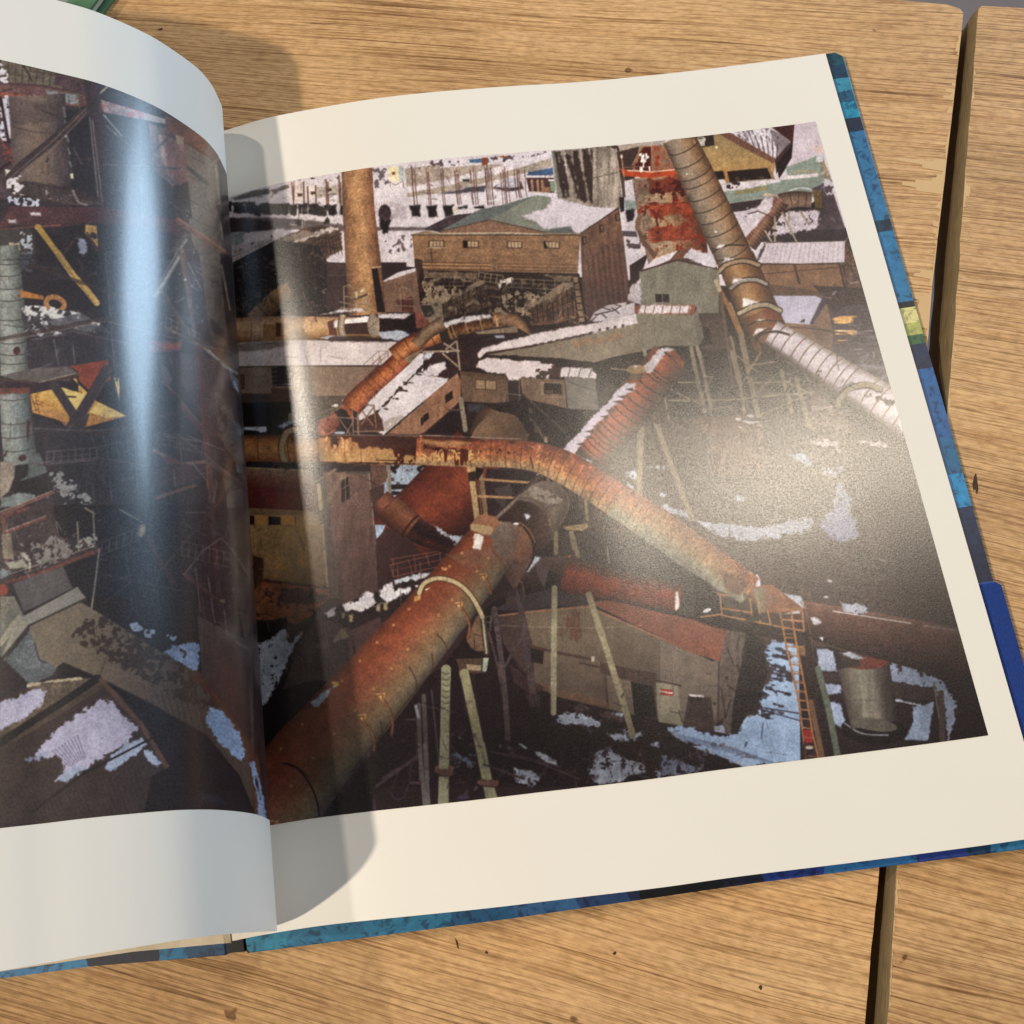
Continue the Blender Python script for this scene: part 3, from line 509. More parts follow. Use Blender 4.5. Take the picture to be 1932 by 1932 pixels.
    poly([(-300, 0), (650, 0), (690, 470), (200, 430), (-300, 380)], 'a08154', c2='8a6a48', ax=(300, 0, 300, 450), n=.1, v=.04, spots=('a8762f', .6))
    poly([(200, 410), (700, 470), (700, 500), (190, 440)], '4c2b1c', rough=3); poly([(-300, 380), (200, 430), (700, 490), (720, 560), (560, 780), (400, 740), (150, 720), (-300, 900)], '8f5a3b', n=.18, spots=('4a2c20', .35))
    poly([(340, 480), (700, 530), (640, 600), (400, 600), (300, 620)], '4b2f24', rough=5); poly([(120, 230), (200, 250), (200, 430), (120, 500)], '52301f', rough=3)
    poly([(150, 740), (380, 700), (420, 800), (250, 880), (160, 900)], '211a18', rough=5); poly([(160, 900), (560, 700), (700, 560), (740, 1200), (560, 1480), (180, 1932), (-200, 1932), (-200, 900)], '241b1d', n=.2)
    poly([(160, 910), (250, 880), (360, 790), (385, 830), (400, 900), (470, 830), (510, 775), (500, 820), (420, 960), (370, 1100), (220, 1350), (185, 1370)], 'b3bbce', n=.12, rough=6, spots=('3b3236', .55))
    poly([(560, 780), (700, 540), (740, 620), (880, 800), (880, 1060), (740, 1200), (640, 1180), (520, 1200), (350, 1250), (480, 900)], '544042', n=.14, v=.08); poly([(520, 800), (620, 650), (600, 900), (560, 1060), (500, 1000)], '665450', a=.7)
    poly([(650, 0), (1050, 0), (1075, 560), (1000, 560), (740, 640), (700, 520)], '6e5651', c2='5a4444', ax=(700, 100, 1070, 500), n=.08, v=.09); line([(650, 0), (690, 470)], 18, 'b49c7e', a=.8); poly([(700, 0), (740, 0), (780, 560), (720, 560)], '8d766d', a=.4)
    poly([(1050, 0), (1130, 0), (1100, 70), (1060, 110)], '9db2d4')
    poly([(1060, 110), (1140, 20), (1330, 120), (1400, 230), (1600, 200), (1640, 340), (1400, 480), (1080, 430)], '4c3132', n=.1, c2='3a2729', ax=(1100, 100, 1500, 400))
    # dark shed roof with snow rows
    poly([(640, 700), (800, 600), (1080, 500), (1240, 420), (1400, 440), (1340, 600), (1180, 780), (900, 1080), (870, 800)], '33282a', n=.25)
    poly([(870, 800), (1090, 700), (1100, 790), (920, 1040)], '57403f', n=.12)
    poly([(670, 670), (750, 625), (750, 680), (690, 700)], 'd9d6e2', rough=3); poly([(800, 610), (860, 590), (900, 600), (930, 550), (1000, 505), (1060, 560), (1050, 620), (960, 660), (880, 640), (820, 665)], 'd8d4e0', rough=5, spots=('5a4c4e', .75)); poly([(1080, 500), (1180, 435), (1200, 500), (1320, 470), (1330, 500), (1200, 560), (1140, 580), (1090, 545)], 'd8d4e0', rough=5, spots=('5a4c4e', .8)); poly([(1190, 420), (1320, 385), (1550, 345), (1560, 385), (1320, 420), (1200, 450)], 'c6cbdd', rough=4); poly([(1360, 465), (1460, 455), (1420, 520)], 'd8d4e0', rough=3)
    for x, y in ((790, 670), (850, 690), (1110, 600), (1060, 610)): poly([(x, y), (x + 34, y - 8), (x + 30, y + 50), (x + 4, y + 44)], 'a19579', rough=3)
    poly([(740, 880), (800, 780), (860, 850), (740, 890)], '7e7360', rough=5); poly([(620, 900), (700, 870), (700, 930), (600, 950)], '6a5a50', rough=5)
    line([(1100, 750), (1250, 700)], 8, '6b5a58'); line([(1240, 440), (1250, 690)], 6, '6c5c5c')
    rail([(1190, 395), (1560, 310), (1740, 230)], (-25, -90), 5, 8, '8a5a4c'); lines([[(1165, 262), (1750, 165)], [(1185, 265), (1190, 390)], [(1350, 235), (1360, 350)], [(1540, 195), (1550, 310)], [(1220, 310), (1225, 410)], [(1392, 280), (1400, 410)]], 7, '86584a')
    # dark pipe with snow (lower branch)
    frame(700, 1550, 750)
    tube([(1180, -110), (1280, -30), (1400, 60), (1560, 130), (1760, 190)], [190, 200, 180, 150, 130], ['5a3a33', '3a2325', '2c1b20', '4a241c', '2d1a1a'], n=.15, s=.12, spots=('7b3c20', .75))
    tube([(1150, -140), (1230, -60), (1330, 20)], [200, 215, 200], ['6c4537', '8c5a45', '70432f', '43251f'], n=.1, rings=[.95], rc='2a1715', rw=4)
    poly([(1490, 0), (1560, 30), (1600, 70), (1800, 95), (1800, 170), (1700, 160), (1640, 120), (1540, 60)], 'b5bed2', n=.12, rough=4, spots=('332931', .25))
    poly([(1650, 150), (1750, 130), (1850, 60), (1880, 80), (1850, 170), (1720, 195)], 'ebe6ec', rough=3); poly([(1780, 0), (1932, 0), (1932, 60), (1900, 80), (1770, 30)], 'b49e86')
    # ---- right background: tank, cone roof, houses
    frame(1750, 350, 800)
    poly([(0, 200), (20, 195), (175, 215), (215, 560), (210, 640), (0, 630)], '94877e', n=.12, v=.25); line([(0, 425), (200, 380)], 4, '55463f')
    poly([(180, 190), (500, 150), (330, 230), (200, 240)], 'a89b8f'); poly([(170, 240), (330, 200), (300, 430), (210, 450)], '493734', n=.2)
    poly([(200, 440), (380, 460), (380, 1050), (260, 1050)], 'c9bfca', n=.05, rough=2); poly([(190, 560), (225, 560), (225, 660), (200, 670)], '2e2628'); poly([(230, 580), (310, 590), (310, 650), (235, 660)], '8b9693'); poly([(210, 800), (310, 805), (320, 845), (215, 840)], '5c5159'); poly([(240, 655), (300, 650), (300, 700), (250, 740)], '2b2326', rough=4); blots([(240, 860), (330, 860), (330, 920), (250, 920)], '55484c', .2)
    poly([(265, 1048), (400, 960), (350, 1100), (330, 1230), (270, 1200)], '3a2b2c', n=.15)
    tube([(520, 400), (560, 700), (610, 1000)], [480, 470, 430], ['8a7568', 'a58a72', 'b09478', 'a67a5c', '7c4a34', '5f3022'], n=.16, s=.12, curve=False, spots=('8a3a1e', .25))
    for (y, h, c) in ((430, 90, '7d3322'), (610, 80, '9c4328'), (780, 90, '954028')):
        poly([(390, y), (660, y - 20), (700 + (y - 430) * .25, y + h - 10), (400, y + h + 20)], c, rough=8, n=.25, spots=('7a2a16', .45), a=.9)
    poly([(300, 430), (420, 430), (440, 560), (330, 540)], '5d4740', a=.5, rough=6); blots([(380, 440), (680, 430), (680, 560), (390, 640)], '4a1712', .35); blots([(380, 600), (520, 600), (450, 760), (350, 700)], '55201a', .4); blots([(350, 540), (800, 560), (810, 940), (420, 980)], '7d2d18', .42, a=.7); blots([(330, 700), (480, 700), (480, 900), (360, 880)], '4e3226', .6)
    for y in (600, 860): line([(340, y), (560, y + 10), (760, y - 10)], 4, '55291e', a=.7)
    oval(540, 910, 24, 16, 0, 'a59a90', hollow=5)
    poly([(345, 165), (505, 155), (590, 330), (600, 400), (270, 400), (320, 260)], '9b6a52', n=.15, spots=('8a3a24', .2)); poly([(330, 160), (520, 150), (510, 195), (340, 200)], 'a99f9a'); poly([(360, 200), (420, 200), (420, 380), (300, 360)], '5a1f18', n=.2, rough=3)
    blots([(340, 260), (395, 250), (380, 330), (345, 370)], 'f0ebec', -.3); poly([(375, 250), (388, 248), (395, 280), (378, 300)], 'f3eff0'); lines([[(350, 200), (285, 330)], [(420, 190), (430, 400)], [(500, 200), (565, 320)], [(340, 200), (510, 190)]], 10, '9c7f6c'); oval(520, 310, 22, 12, 0, '8a7c74')
    poly([(195, 355), (330, 380), (580, 360), (600, 400), (420, 425), (220, 410)], 'b24a26', n=.1); line([(210, 350), (300, 345), (580, 345)], 6, '8a6a5c'); line([(250, 370), (420, 380), (585, 365)], 7, 'd9cfc8'); line([(205, 260), (225, 420)], 9, 'b07d5f'); oval(207, 270, 9, 14, 0, 'c9b9a8'); lines([[(405, 345), (408, 370)], [(340, 350), (345, 380)]], 10, 'efeaea')
    poly([(200, 420), (225, 420), (235, 560), (215, 560)], '58433c'); line([(335, 700), (320, 780), (350, 860), (440, 970)], 34, '6e5246', rough=3)
    for i in range(16): line([(300 + i * 9 * (i > 6) , 700 + i * 16), (350 + i * 8 * (i > 6), 695 + i * 17)], 5, 'c2a98c', a=.7)
    # house right top
    poly([(690, 135), (980, 95), (1310, 300), (1280, 430), (960, 460), (850, 370), (770, 230)], 'a38a64', c2='b28d5c', ax=(900, 150, 880, 380), n=.08, spots=('8f7655', .6)); poly([(700, 120), (860, 110), (870, 190), (760, 210)], '3c3330', n=.2); poly([(740, 150), (800, 140), (800, 195), (745, 200)], 'c2b7ad'); oval(775, 150, 28, 18, 0, 'd8d2c8', hollow=6); oval(883, 206, 9, 7, 0, 'e8ffc0')
    poly([(840, 380), (930, 372), (950, 430), (860, 440)], '2a1b17'); poly([(955, 378), (1250, 350), (1280, 430), (1110, 440), (970, 460)], '2b1c18'); blots([(975, 430), (1280, 420), (1110, 450)], '504232', 0.); line([(945, 370), (965, 460)], 26, 'ad8152'); line([(1255, 350), (1290, 430)], 22, '9b7a58'); line([(850, 370), (1250, 345)], 16, 'b08a5c', a=.8)
    poly([(960, 90), (1230, 60), (1430, 150), (1320, 290)], '8d8088', n=.1)
    for i in range(11): line([(985 + i * 34, 100 - i * 4 + i * i * .3), (1075 + i * 30, 190 + i * 12 - 10)], 24, 'd8cfdc', rough=3) if i < 9 else None
    for i in range(9): line([(1000 + i * 40, 115 + i * 2), (1090 + i * 28, 215 + i * 10)], 7, '4a3d44', a=.7, rough=2)
    poly([(880, 100), (970, 95), (1320, 295), (1290, 320), (1150, 250)], '7d584a', n=.12); poly([(1300, 290), (1430, 150), (1420, 230), (1340, 330), (1310, 400)], '4b3231', n=.2); poly([(1260, 50), (1450, 30), (1440, 200), (1410, 160)], '4d2a2a', n=.25); poly([(1310, 320), (1430, 180), (1420, 290), (1400, 320), (1330, 430)], '2a1d1f', n=.2)
    poly([(1440, 36), (1590, 15), (1650, 270), (1520, 290), (1380, 345), (1420, 280)], 'cbbccb', n=.03); poly([(1570, 200), (1640, 180), (1650, 240), (1600, 250)], 'd9b9b0', a=.6, rough=4)
    poly([(1380, 345), (1540, 290), (1600, 265), (1650, 270), (1660, 400), (1390, 410)], '8b9790', n=.05); poly([(1600, 275), (1640, 270), (1640, 310), (1600, 300)], 'd5cfe0', rough=3); poly([(1620, 310), (1650, 300), (1700, 420), (1690, 440), (1640, 420)], '9a8a78', n=.2)
    poly([(890, 480), (960, 460), (1340, 430), (1650, 400), (1660, 560), (1300, 560), (940, 610), (900, 540)], '87918b', n=.05); poly([(890, 480), (950, 462), (1230, 440), (1340, 430), (1345, 450), (1100, 500), (905, 525)], 'd3c7d0', rough=2); poly([(1340, 412), (1610, 390), (1612, 415), (1345, 438)], 'd9cdd6'); poly([(1015, 515), (1250, 480), (1250, 510), (1020, 545)], '8c8262', n=.1); blots([(940, 460), (1040, 460), (1040, 490), (950, 495)], '3a3034', .1); line(smooth([(1430, 390), (1500, 372), (1600, 385)]), 10, 'b59a7c'); line(smooth([(1400, 515), (1480, 495), (1560, 505)]), 8, 'cfd0cc')
    poly([(950, 610), (1230, 570), (1300, 560), (1240, 640), (980, 670)], '413136', n=.2)
    poly([(1560, 500), (1660, 460), (1720, 540), (1830, 870), (1200, 880), (1300, 760), (1590, 690), (1640, 600)], '55484f', n=.12, h=.05); poly([(1640, 450), (1700, 440), (1740, 540), (1670, 545)], 'c3bccb', rough=4, spots=('55484f', .3)); poly([(1190, 880), (1300, 800), (1800, 790), (1830, 870)], '40363e', h=.08)
    poly([(990, 680), (1180, 620), (1300, 700), (1610, 660), (1620, 760), (1560, 800), (1300, 830), (1100, 800)], 'c7bbc8', rough=6, n=.1, spots=('41323a', .45)); poly([(1290, 640), (1640, 590), (1650, 650), (1300, 680)], '392b2e', rough=4)
    tube([(1560, 580), (1440, 575), (1340, 600)], [110, 115, 130], ['4c3830', '7b6253', '93786a', '7f6658'], n=.14, rings=[.2, .45, .7, .95], rc='4a2f26'); tube([(1340, 580), (1240, 720), (1110, 900)], [140, 135, 130], ['c2b8c0', '7b4c40', '8d6a5a', '5c4036', '41302b'], n=.12, rings=16, rc='b79a8a', rw=1.1, ringa=.5)
    poly([(1230, 560), (1290, 570), (1280, 640), (1090, 850), (1060, 840), (1110, 700)], 'cbbfca', rough=2); oval(1250, 545, 34, 14, 0, 'b8a48e'); line([(1110, 680), (1180, 660), (1250, 690), (1290, 720)], 7, '4a3530'); poly([(1570, 510), (1625, 520), (1640, 640), (1590, 640)], '8d7040'); bars((1570, 520), (1595, 635), (1620, 525), (1636, 640), 12, 5, '4c3a22')
    lines([[(1300, 700), (1300, 880)], [(1230, 800), (1280, 885)], [(1350, 670), (1455, 880)], [(1400, 660), (1400, 740)], [(1480, 660), (1530, 740)]], 13, 'a3937f'); line([(1240, 790), (1310, 800)], 16, '4a3730')
    # white corrugated roof, second grey roof, lit kiosk
    poly([(1170, 1035), (1240, 880), (1500, 880), (1830, 870), (1932, 1090), (1932, 1400), (1880, 1380), (1640, 1360), (1170, 1230)], '6b5348', n=.12)
    poly([(1165, 1030), (1225, 890), (1800, 875), (1795, 1025), (1500, 1035)], 'cfc2d0', n=.03); bars((1260, 888), (1790, 878), (1220, 1035), (1780, 1025), 17, 7, 'a899a6', a=.6); line([(1165, 1036), (1500, 1040), (1796, 1030)], 8, '4c3c3a'); poly([(1165, 1030), (1225, 890), (1240, 900), (1190, 1000)], '53454c', rough=3)
    poly([(1180, 1045), (1760, 1040), (1800, 1230), (1660, 1240), (1240, 1175), (1180, 1120)], '8a6a55', n=.09, v=.05); line([(1440, 1045), (1475, 1175)], 16, '54403a'); lines([[(1200, 1110), (1760, 1060)], [(1660, 1235), (1800, 1240)]], 7, '5d463c'); lines([[(1760, 1040), (1830, 1350)], [(1785, 1040), (1870, 1370)], [(1850, 1060), (1932, 1250)]], 12, '43322f'); poly([(1800, 880), (1840, 880), (1932, 1130), (1932, 1380), (1860, 1370), (1800, 1100)], '6d564c', n=.25, v=.15)
    lines([[(1810, 900), (1900, 980)], [(1820, 960), (1910, 900)], [(1770, 1040), (1900, 1060)], [(1800, 1010), (1932, 1200)]], 5, '3d2c28'); poly([(1640, 1240), (1800, 1240), (1830, 1400), (1660, 1340)], '2a1f1f'); poly([(1655, 1258), (1800, 1255), (1808, 1310), (1662, 1310)], 'e0a24e', c2='f7c97c', ax=(1660, 1260, 1760, 1300), n=.08); line([(1720, 1257), (1724, 1310)], 4, 'a8763c'); poly([(1775, 1255), (1805, 1253), (1812, 1305), (1782, 1308)], 'e8dfe0'); line([(1788, 1262), (1800, 1298)], 6, '55443f'); poly([(1740, 1350), (1800, 1340), (1840, 1395), (1750, 1400)], 'b5a08c', rough=2); line([(1740, 1350), (1800, 1344)], 9, 'f0e8ea')
    frame(1850, 900, 850)
    poly([(1300, 0), (1700, -40), (1760, 400), (1932, 1100), (1932, 1300), (1300, 800)], '54464f', n=.14, h=.12); poly([(1060, 120), (1250, 0), (1350, 0), (1390, 200), (1370, 350), (1200, 330), (1110, 230)], '866a5a', n=.06); poly([(1240, 130), (1390, 170), (1360, 350), (1300, 330)], '735c50', a=.8)
    poly([(960, -60), (1270, -60), (1350, -20), (1250, 135), (1060, 120)], 'b9b5cf', n=.03); poly([(1250, 135), (1350, -20), (1400, -60), (1340, -100), (1230, 128)], '4e454f'); poly([(1180, 100), (1200, 95), (1195, 118), (1165, 118)], '3f3846'); poly([(1250, -130), (1620, -110), (1640, 0), (1480, 0), (1400, 60), (1330, -40)], '4b3a3c', n=.2)
    blots([(1380, 90), (1540, 80), (1540, 260), (1400, 260)], 'd6a468', .15, f=FH, n=.15); blots([(1400, 100), (1520, 100), (1520, 240), (1420, 240)], 'ffe2a6', .5, f=FH); blots([(1420, 100), (1700, 150), (1780, 500), (1500, 400)], '8d8190', .55, f=FH, a=.7); blots([(1560, 330), (1700, 320), (1760, 620), (1600, 600)], '84808f', .1, a=.6); poly([(1290, 310), (1320, 300), (1350, 360), (1320, 380)], '3d2d2c'); line(smooth([(1060, 150), (1250, 160), (1500, 200)]), 5, '3a2b2c')
    # ---- big ground plane lower right: dark wet yard
    poly([(380, 560), (900, 280), (1250, 560), (1500, 800), (1850, 950), (1932, 1100), (2300, 2400), (500, 2600), (-200, 1800), (-400, 1000), (0, 700)], '5a4743', n=.14, spots=('4a3a38', .3))
    poly([(420, 720), (780, 720), (900, 1000), (940, 1100), (650, 1080), (560, 900)], '7d5847', a=.75, rough=10, n=.12); blots([(540, 830), (900, 780), (960, 1150), (560, 1150)], '8d6a55', .1, f=FV, a=.6); blots([(500, 850), (760, 850), (760, 1200), (500, 1150)], '6d666a', .35, f=FV, a=.5)
    poly([(1180, 560), (1390, 540), (1500, 800), (1480, 860), (1250, 850), (1180, 750)], '7a655c', rough=8, a=.8); poly([(1200, 680), (1390, 680), (1380, 705), (1220, 710)], 'a9989a', rough=3, a=.8); poly([(1240, 760), (1450, 760), (1480, 840), (1260, 850)], '86716a', rough=6, a=.7)
    S2 = 'a9afc6'
    for p in ([(1220, 900), (1420, 905), (1430, 990), (1380, 960), (1220, 930)], [(1540, 915), (1700, 905), (1770, 960), (1660, 960)]): poly(p, 'b3abb2', rough=7, n=.15, spots=('66555a', .35))
    poly([(1080, 1000), (1200, 1005), (1260, 1080), (1190, 1070)], '99a5bf', rough=5); poly([(1290, 1100), (1450, 1090), (1440, 1130), (1370, 1160)], S2, rough=7, spots=('6b5a5c', .3)); poly([(1400, 1210), (1460, 1220), (1460, 1260), (1520, 1300), (1490, 1340), (1540, 1440), (1550, 1550), (1430, 1600), (1380, 1590), (1310, 1490), (1330, 1400), (1390, 1390)], '9094b6', rough=8, n=.06, spots=('8d7a66', .75))
    poly([(490, 1455), (700, 1470), (940, 1500), (1100, 1445), (1260, 1430), (1260, 1500), (1050, 1560), (860, 1590), (620, 1550)], S2, rough=7, n=.1, spots=('7a7480', .8)); poly([(190, 1350), (280, 1330), (300, 1360), (440, 1400), (450, 1450), (360, 1410), (220, 1390)], S2, rough=6, spots=('5a4743', .3)); poly([(720, 1285), (800, 1290), (790, 1320), (725, 1315)], S2, rough=5)
    for p in ([(0, 1120), (70, 1110), (80, 1180), (0, 1160)], [(0, 1190), (60, 1210), (50, 1270), (0, 1240)], [(120, 1090), (290, 1080), (270, 1110)], [(220, 1250), (270, 1265), (260, 1295), (220, 1280)], [(-340, 1010), (-240, 1040), (-200, 1120), (-300, 1090)]): poly(p, 'b4bace', rough=7, spots=('4a3d40', .2))
    for x, y, s in ((760, 770, 30), (830, 745, 26), (900, 810, 10), (765, 822, 14), (1360, 1850, 14)): oval(x, y, s, s * .35, 15, 'd3d0dc')
    for k in range(5): line([(750 + k * 22, 765 + k * 7), (830 + k * 20, 800 - k * 4)], 8, 'c9c5d0')
    # trestle under the big pipe
    poly([(560, 0), (900, 30), (1000, 300), (1240, 600), (1240, 720), (300, 760), (280, 300), (500, 280)], '3f302e', n=.25); poly([(490, 60), (620, 60), (640, 320), (540, 300)], '4b3b38', n=.1, v=.08)
    for i in range(22):
        x0 = 560 + rng.rand() * 600; y0 = 320 + rng.rand() * 250; line([(x0, y0), (x0 + (rng.rand() - .5) * 320, y0 + 60 + rng.rand() * 220)], 8, '8e7d6e', a=.5)
    for p, w in (([(700, 220), (760, 500), (790, 720)], 26), ([(640, 40), (700, 300), (750, 520)], 22), ([(690, 0), (770, 200), (830, 500), (885, 745)], 36), ([(1140, 500), (1220, 800)], 34), ([(1040, 440), (1110, 720)], 28)): line(p, w, '93846f', n=.12)
    line([(680, 0), (775, 200)], 30, 'a0714c'); lines([[(660, 640), (1240, 590)], [(870, 615), (1160, 600)], [(300, 640), (700, 640)], [(820, 410), (1000, 380)], [(840, 525), (1100, 515)], [(1060, 510), (1240, 600)], [(900, 740), (1180, 620)], [(740, 340), (900, 470)], [(900, 320), (760, 560)], [(990, 480), (880, 590)]], 13, '9b8d78', a=.85)
    # ---- great banded pipe top to right
    frame(1750, 350, 800)
    tube([(610, 130), (740, 400), (890, 730), (1060, 1100), (1240, 1500)], [230, 250, 262, 268, 270], ['5d4d43', '8e7d6f', '9f8a77', 'a3876d', '8d6c52', '5d4334'], n=.08, s=.03, curve=False, rings=[.05, .12, .185, .225, .29, .35, .41, .475, .535, .595, .67], rc='2f2726', rw=2, bulge=-.35, spots=('a07c58', .7))
    tube([(1020, 1000), (1190, 1400)], [270, 290], ['5a4435', '8c6a4c', 'aa8560', '9f764f', '7b573c', '50392b'], n=.08, curve=False); tube([(1190, 1380), (1290, 1620)], [270, 280], ['5a3a2c', '85583c', '93684a', '84452f', '5c2e22'], n=.1, curve=False)
    for p, w, c in ((smooth([(905, 1090), (960, 1040), (1080, 1015), (1185, 1045)]), 30, 'a58c73'), (smooth([(985, 1210), (1060, 1160), (1160, 1150), (1240, 1180)]), 30, '9a9088'), (smooth([(1045, 1390), (1150, 1340), (1250, 1330), (1335, 1370)]), 34, 'a99a82')): line(p, w + 12, '382b27'); line(p, w - 4, c)
    lines([smooth([(860, 950), (950, 905), (1080, 905)]), smooth([(1100, 1480), (1200, 1440), (1360, 1450)]), smooth([(1150, 1570), (1250, 1500), (1400, 1520)])], 9, '382b27')
    for p in ([(880, 925), (900, 898), (940, 905), (910, 925)], [(930, 1025), (945, 990), (1005, 1000), (960, 1015)], [(990, 1180), (1010, 1140), (1085, 1145), (1040, 1160)], [(1070, 1345), (1075, 1280), (1185, 1310), (1110, 1330)], [(1165, 1450), (1190, 1430), (1230, 1435)], [(1145, 1550), (1170, 1500), (1240, 1495), (1180, 1530)]): poly(p, 'e6dfe2', rough=1)
    oval(878, 808, 10, 6, -20, 'ece6e8'); oval(672, 396, 7, 4, 0, 'efe8e8')
    frame(1850, 900, 850)
    tube([(960, 200), (1120, 300), (1400, 480), (1650, 640), (1980, 860)], [215, 235, 270, 300, 330], ['8a7d76', 'cbbfcd', 'd0c5d2', 'd2c6d2', 'b9adb9', '4a3a35', '3d2e2a'], n=.05, s=.04, curve=False, rings=[.06, .125, .19, .245, .3, .36, .42, .48, .53, .66, .735, .81, .88, .95], rc='6f5145', rw=2.4, bulge=.28, ringa=.85, spots=('43332f', .92))
    line(smooth([(870, 230), (900, 260), (950, 330), (1180, 510), (1300, 600), (1420, 690)]), 14, '3a2c28', rough=3); line(smooth([(1480, 740), (1600, 800), (1760, 900)]), 20, '3a2c28', rough=3)
    line(smooth([(1420, 690), (1430, 620), (1500, 560), (1620, 540), (1700, 570)]), 46, '3a2c28'); line(smooth([(1420, 680), (1440, 620), (1510, 560), (1620, 535), (1700, 565)]), 34, '9c8c74'); line(smooth([(870, 250), (900, 200), (1000, 180), (1090, 200)]), 16, '3b2824')
    blots([(1260, 440), (1380, 460), (1420, 540), (1290, 520)], '4a3530', .45); blots([(1640, 600), (1800, 650), (1800, 680), (1700, 650)], '4a3530', .1)
    # ---- grey corrugated tower houses
    frame(1750, 350, 800)
    poly([(330, 1090), (600, 1000), (900, 1075), (905, 1140), (900, 1390), (755, 1390), (740, 1340), (350, 1330)], '827c71', n=.07, v=.04); poly([(340, 1090), (400, 1030), (610, 940), (690, 925), (885, 1040), (890, 1075), (620, 1010)], '5a4540')
    poly([(350, 1078), (440, 1000), (610, 940), (550, 1010), (450, 1050)], 'cfc4cf'); poly([(645, 990), (700, 928), (860, 975), (890, 1050), (860, 1070)], 'cdc5d2', rough=3); poly([(560, 1010), (630, 935), (690, 925), (640, 1000)], '7c5340', n=.15); line([(350, 1088), (600, 1010), (895, 1075)], 8, '44352f'); poly([(445, 1252), (545, 1252), (548, 1308), (452, 1310)], '2e2725'); lines([[(497, 1255), (500, 1308)]], 6, '877f73')
    poly([(900, 1140), (940, 1390), (1000, 1650), (780, 1640), (770, 1390), (900, 1390)], '594843', n=.12, v=.1); poly([(790, 1480), (830, 1500), (850, 1600), (780, 1620)], '2a1f1e', rough=3)
    poly([(310, 1390), (720, 1400), (745, 1350), (795, 1560), (755, 1625), (510, 1620), (355, 1660)], '857d70', n=.06, v=.04); poly([(720, 1400), (745, 1350), (795, 1560), (755, 1625)], '766f66'); poly([(300, 1330), (740, 1330), (720, 1400), (300, 1390)], '8e5a48', n=.12); poly([(345, 1332), (700, 1334), (690, 1390), (330, 1385)], 'd9ccd4', rough=2); bars((380, 1335), (690, 1338), (370, 1385), (680, 1390), 6, 6, '7a5148')
    poly([(0, 1545), (310, 1400), (330, 1470), (355, 1640), (0, 1745)], '8c7f70', n=.07, v=.05); poly([(0, 1480), (150, 1440), (310, 1400), (320, 1460), (100, 1510), (0, 1535)], 'd6c9d0', rough=2)
    for i in range(4): poly([(40 + i * 55, 1500 - i * 10), (60 + i * 55, 1496 - i * 10), (62 + i * 55, 1515 - i * 10), (42 + i * 55, 1520 - i * 10)], '55464a')
    poly([(0, 1570), (210, 1520), (215, 1570), (0, 1620)], '9a7258', a=.5); poly([(0, 1745), (355, 1660), (510, 1625), (760, 1630), (900, 1700), (900, 1932), (600, 1932), (200, 1932), (0, 1800)], '35282a', n=.2); poly([(270, 1200), (340, 1150), (340, 1200), (350, 1330), (290, 1310), (250, 1300)], 'b9aeb8', rough=3); poly([(0, 1450), (40, 1400), (200, 1340), (300, 1310), (300, 1390), (140, 1440)], 'c8bec8', n=.06); lines([[(20, 1400), (150, 1370), (200, 1340)], [(60, 1390), (100, 1420)], [(140, 1350), (190, 1390)]], 7, '3c3031')
    lines([[(700, 1640), (760, 1930)], [(745, 1630), (820, 1900)], [(370, 1650), (385, 1720)]], 26, '9d9080'); lines([[(800, 1840), (860, 1840), (810, 1920)]], 8, 'c9c2ba'); line([(905, 1220), (970, 1340), (1050, 1530)], 32, '9a6f4a'); line([(1050, 1530), (1140, 1930)], 34, '8a7a66'); line([(915, 1250), (1000, 1900)], 22, '6b5b50'); lines([[(600, 1860), (760, 1870)], [(640, 1780), (780, 1900)]], 12, '6a5a50')
    line([(880, 1160), (905, 1220)], 30, 'b3a286')
    poly([(600, 1800), (900, 1780), (900, 1932), (560, 1932)], '33272a', n=.2, a=.6)
    # ---- ribbed rust pipe with snow (centre right)
    frame(1250, 950, 650)
    line([(1900, 850), (1895, 1570)], 50, '857b6a', n=.1); line([(1650, 410), (1800, 425)], 9, 'b39f88')
    frame(1850, 900, 850)
    line([(105, 780), (85, 1310)], 34, '93866f', n=.1); line([(200, 800), (330, 1150), (440, 1430)], 36, '93846d', n=.1); lines([[(435, 290), (525, 720)], [(490, 320), (570, 700)]], 26, '97897a'); lines([[(345, 520), (490, 520)], [(520, 480), (578, 482), (510, 610)], [(250, 590), (285, 770)], [(285, 640), (430, 650)], [(540, 705), (690, 685)], [(280, 560), (480, 660)]], 11, 'a39682'); poly([(200, 760), (280, 700), (270, 800), (190, 800)], '50392f', n=.2)
    frame(1250, 950, 650)
    tube([(2165, 320), (1860, 700), (1480, 1180)], [345, 375, 350], ['6e4030', '9a5038', 'b26244', 'ab5c42', '905039', '6e463a', '45302a'], n=.11, s=.05, curve=False, rings=[.1, .13, .16, .24, .32, .4, .47, .53, .6, .66, .7, .76, .8, .84, .88, .93], rc='331c18', rw=2.4, bulge=-.33, ringa=.85)
    frame(1750, 350, 800)
    poly([(510, 1650), (585, 1655), (665, 1740), (640, 1780), (560, 1700)], '9c5436', rough=1); poly([(360, 1770), (470, 1650), (520, 1635), (590, 1650), (520, 1665), (480, 1720), (430, 1800), (380, 1812)], 'd5cad6', rough=3); poly([(190, 1932), (240, 1890), (300, 1885), (305, 1932)], 'd5cad6', rough=2)
    oval(310, 1790, 68, 34, 0, '9c7f5e', 'ad8d66'); poly([(270, 1815), (350, 1815), (355, 1860), (280, 1860)], '846a52', n=.15); oval(305, 1768, 20, 8, 0, 'cbc3c6'); lines([[(275, 1830), (355, 1830)], [(275, 1850), (360, 1850)]], 6, '4a362c'); line([(135, 1783), (250, 1795)], 6, 'b8a58c')
    tube([(250, 1932), (320, 1870), (420, 1840)], 1, ['7a5a48', '7a5a48'])
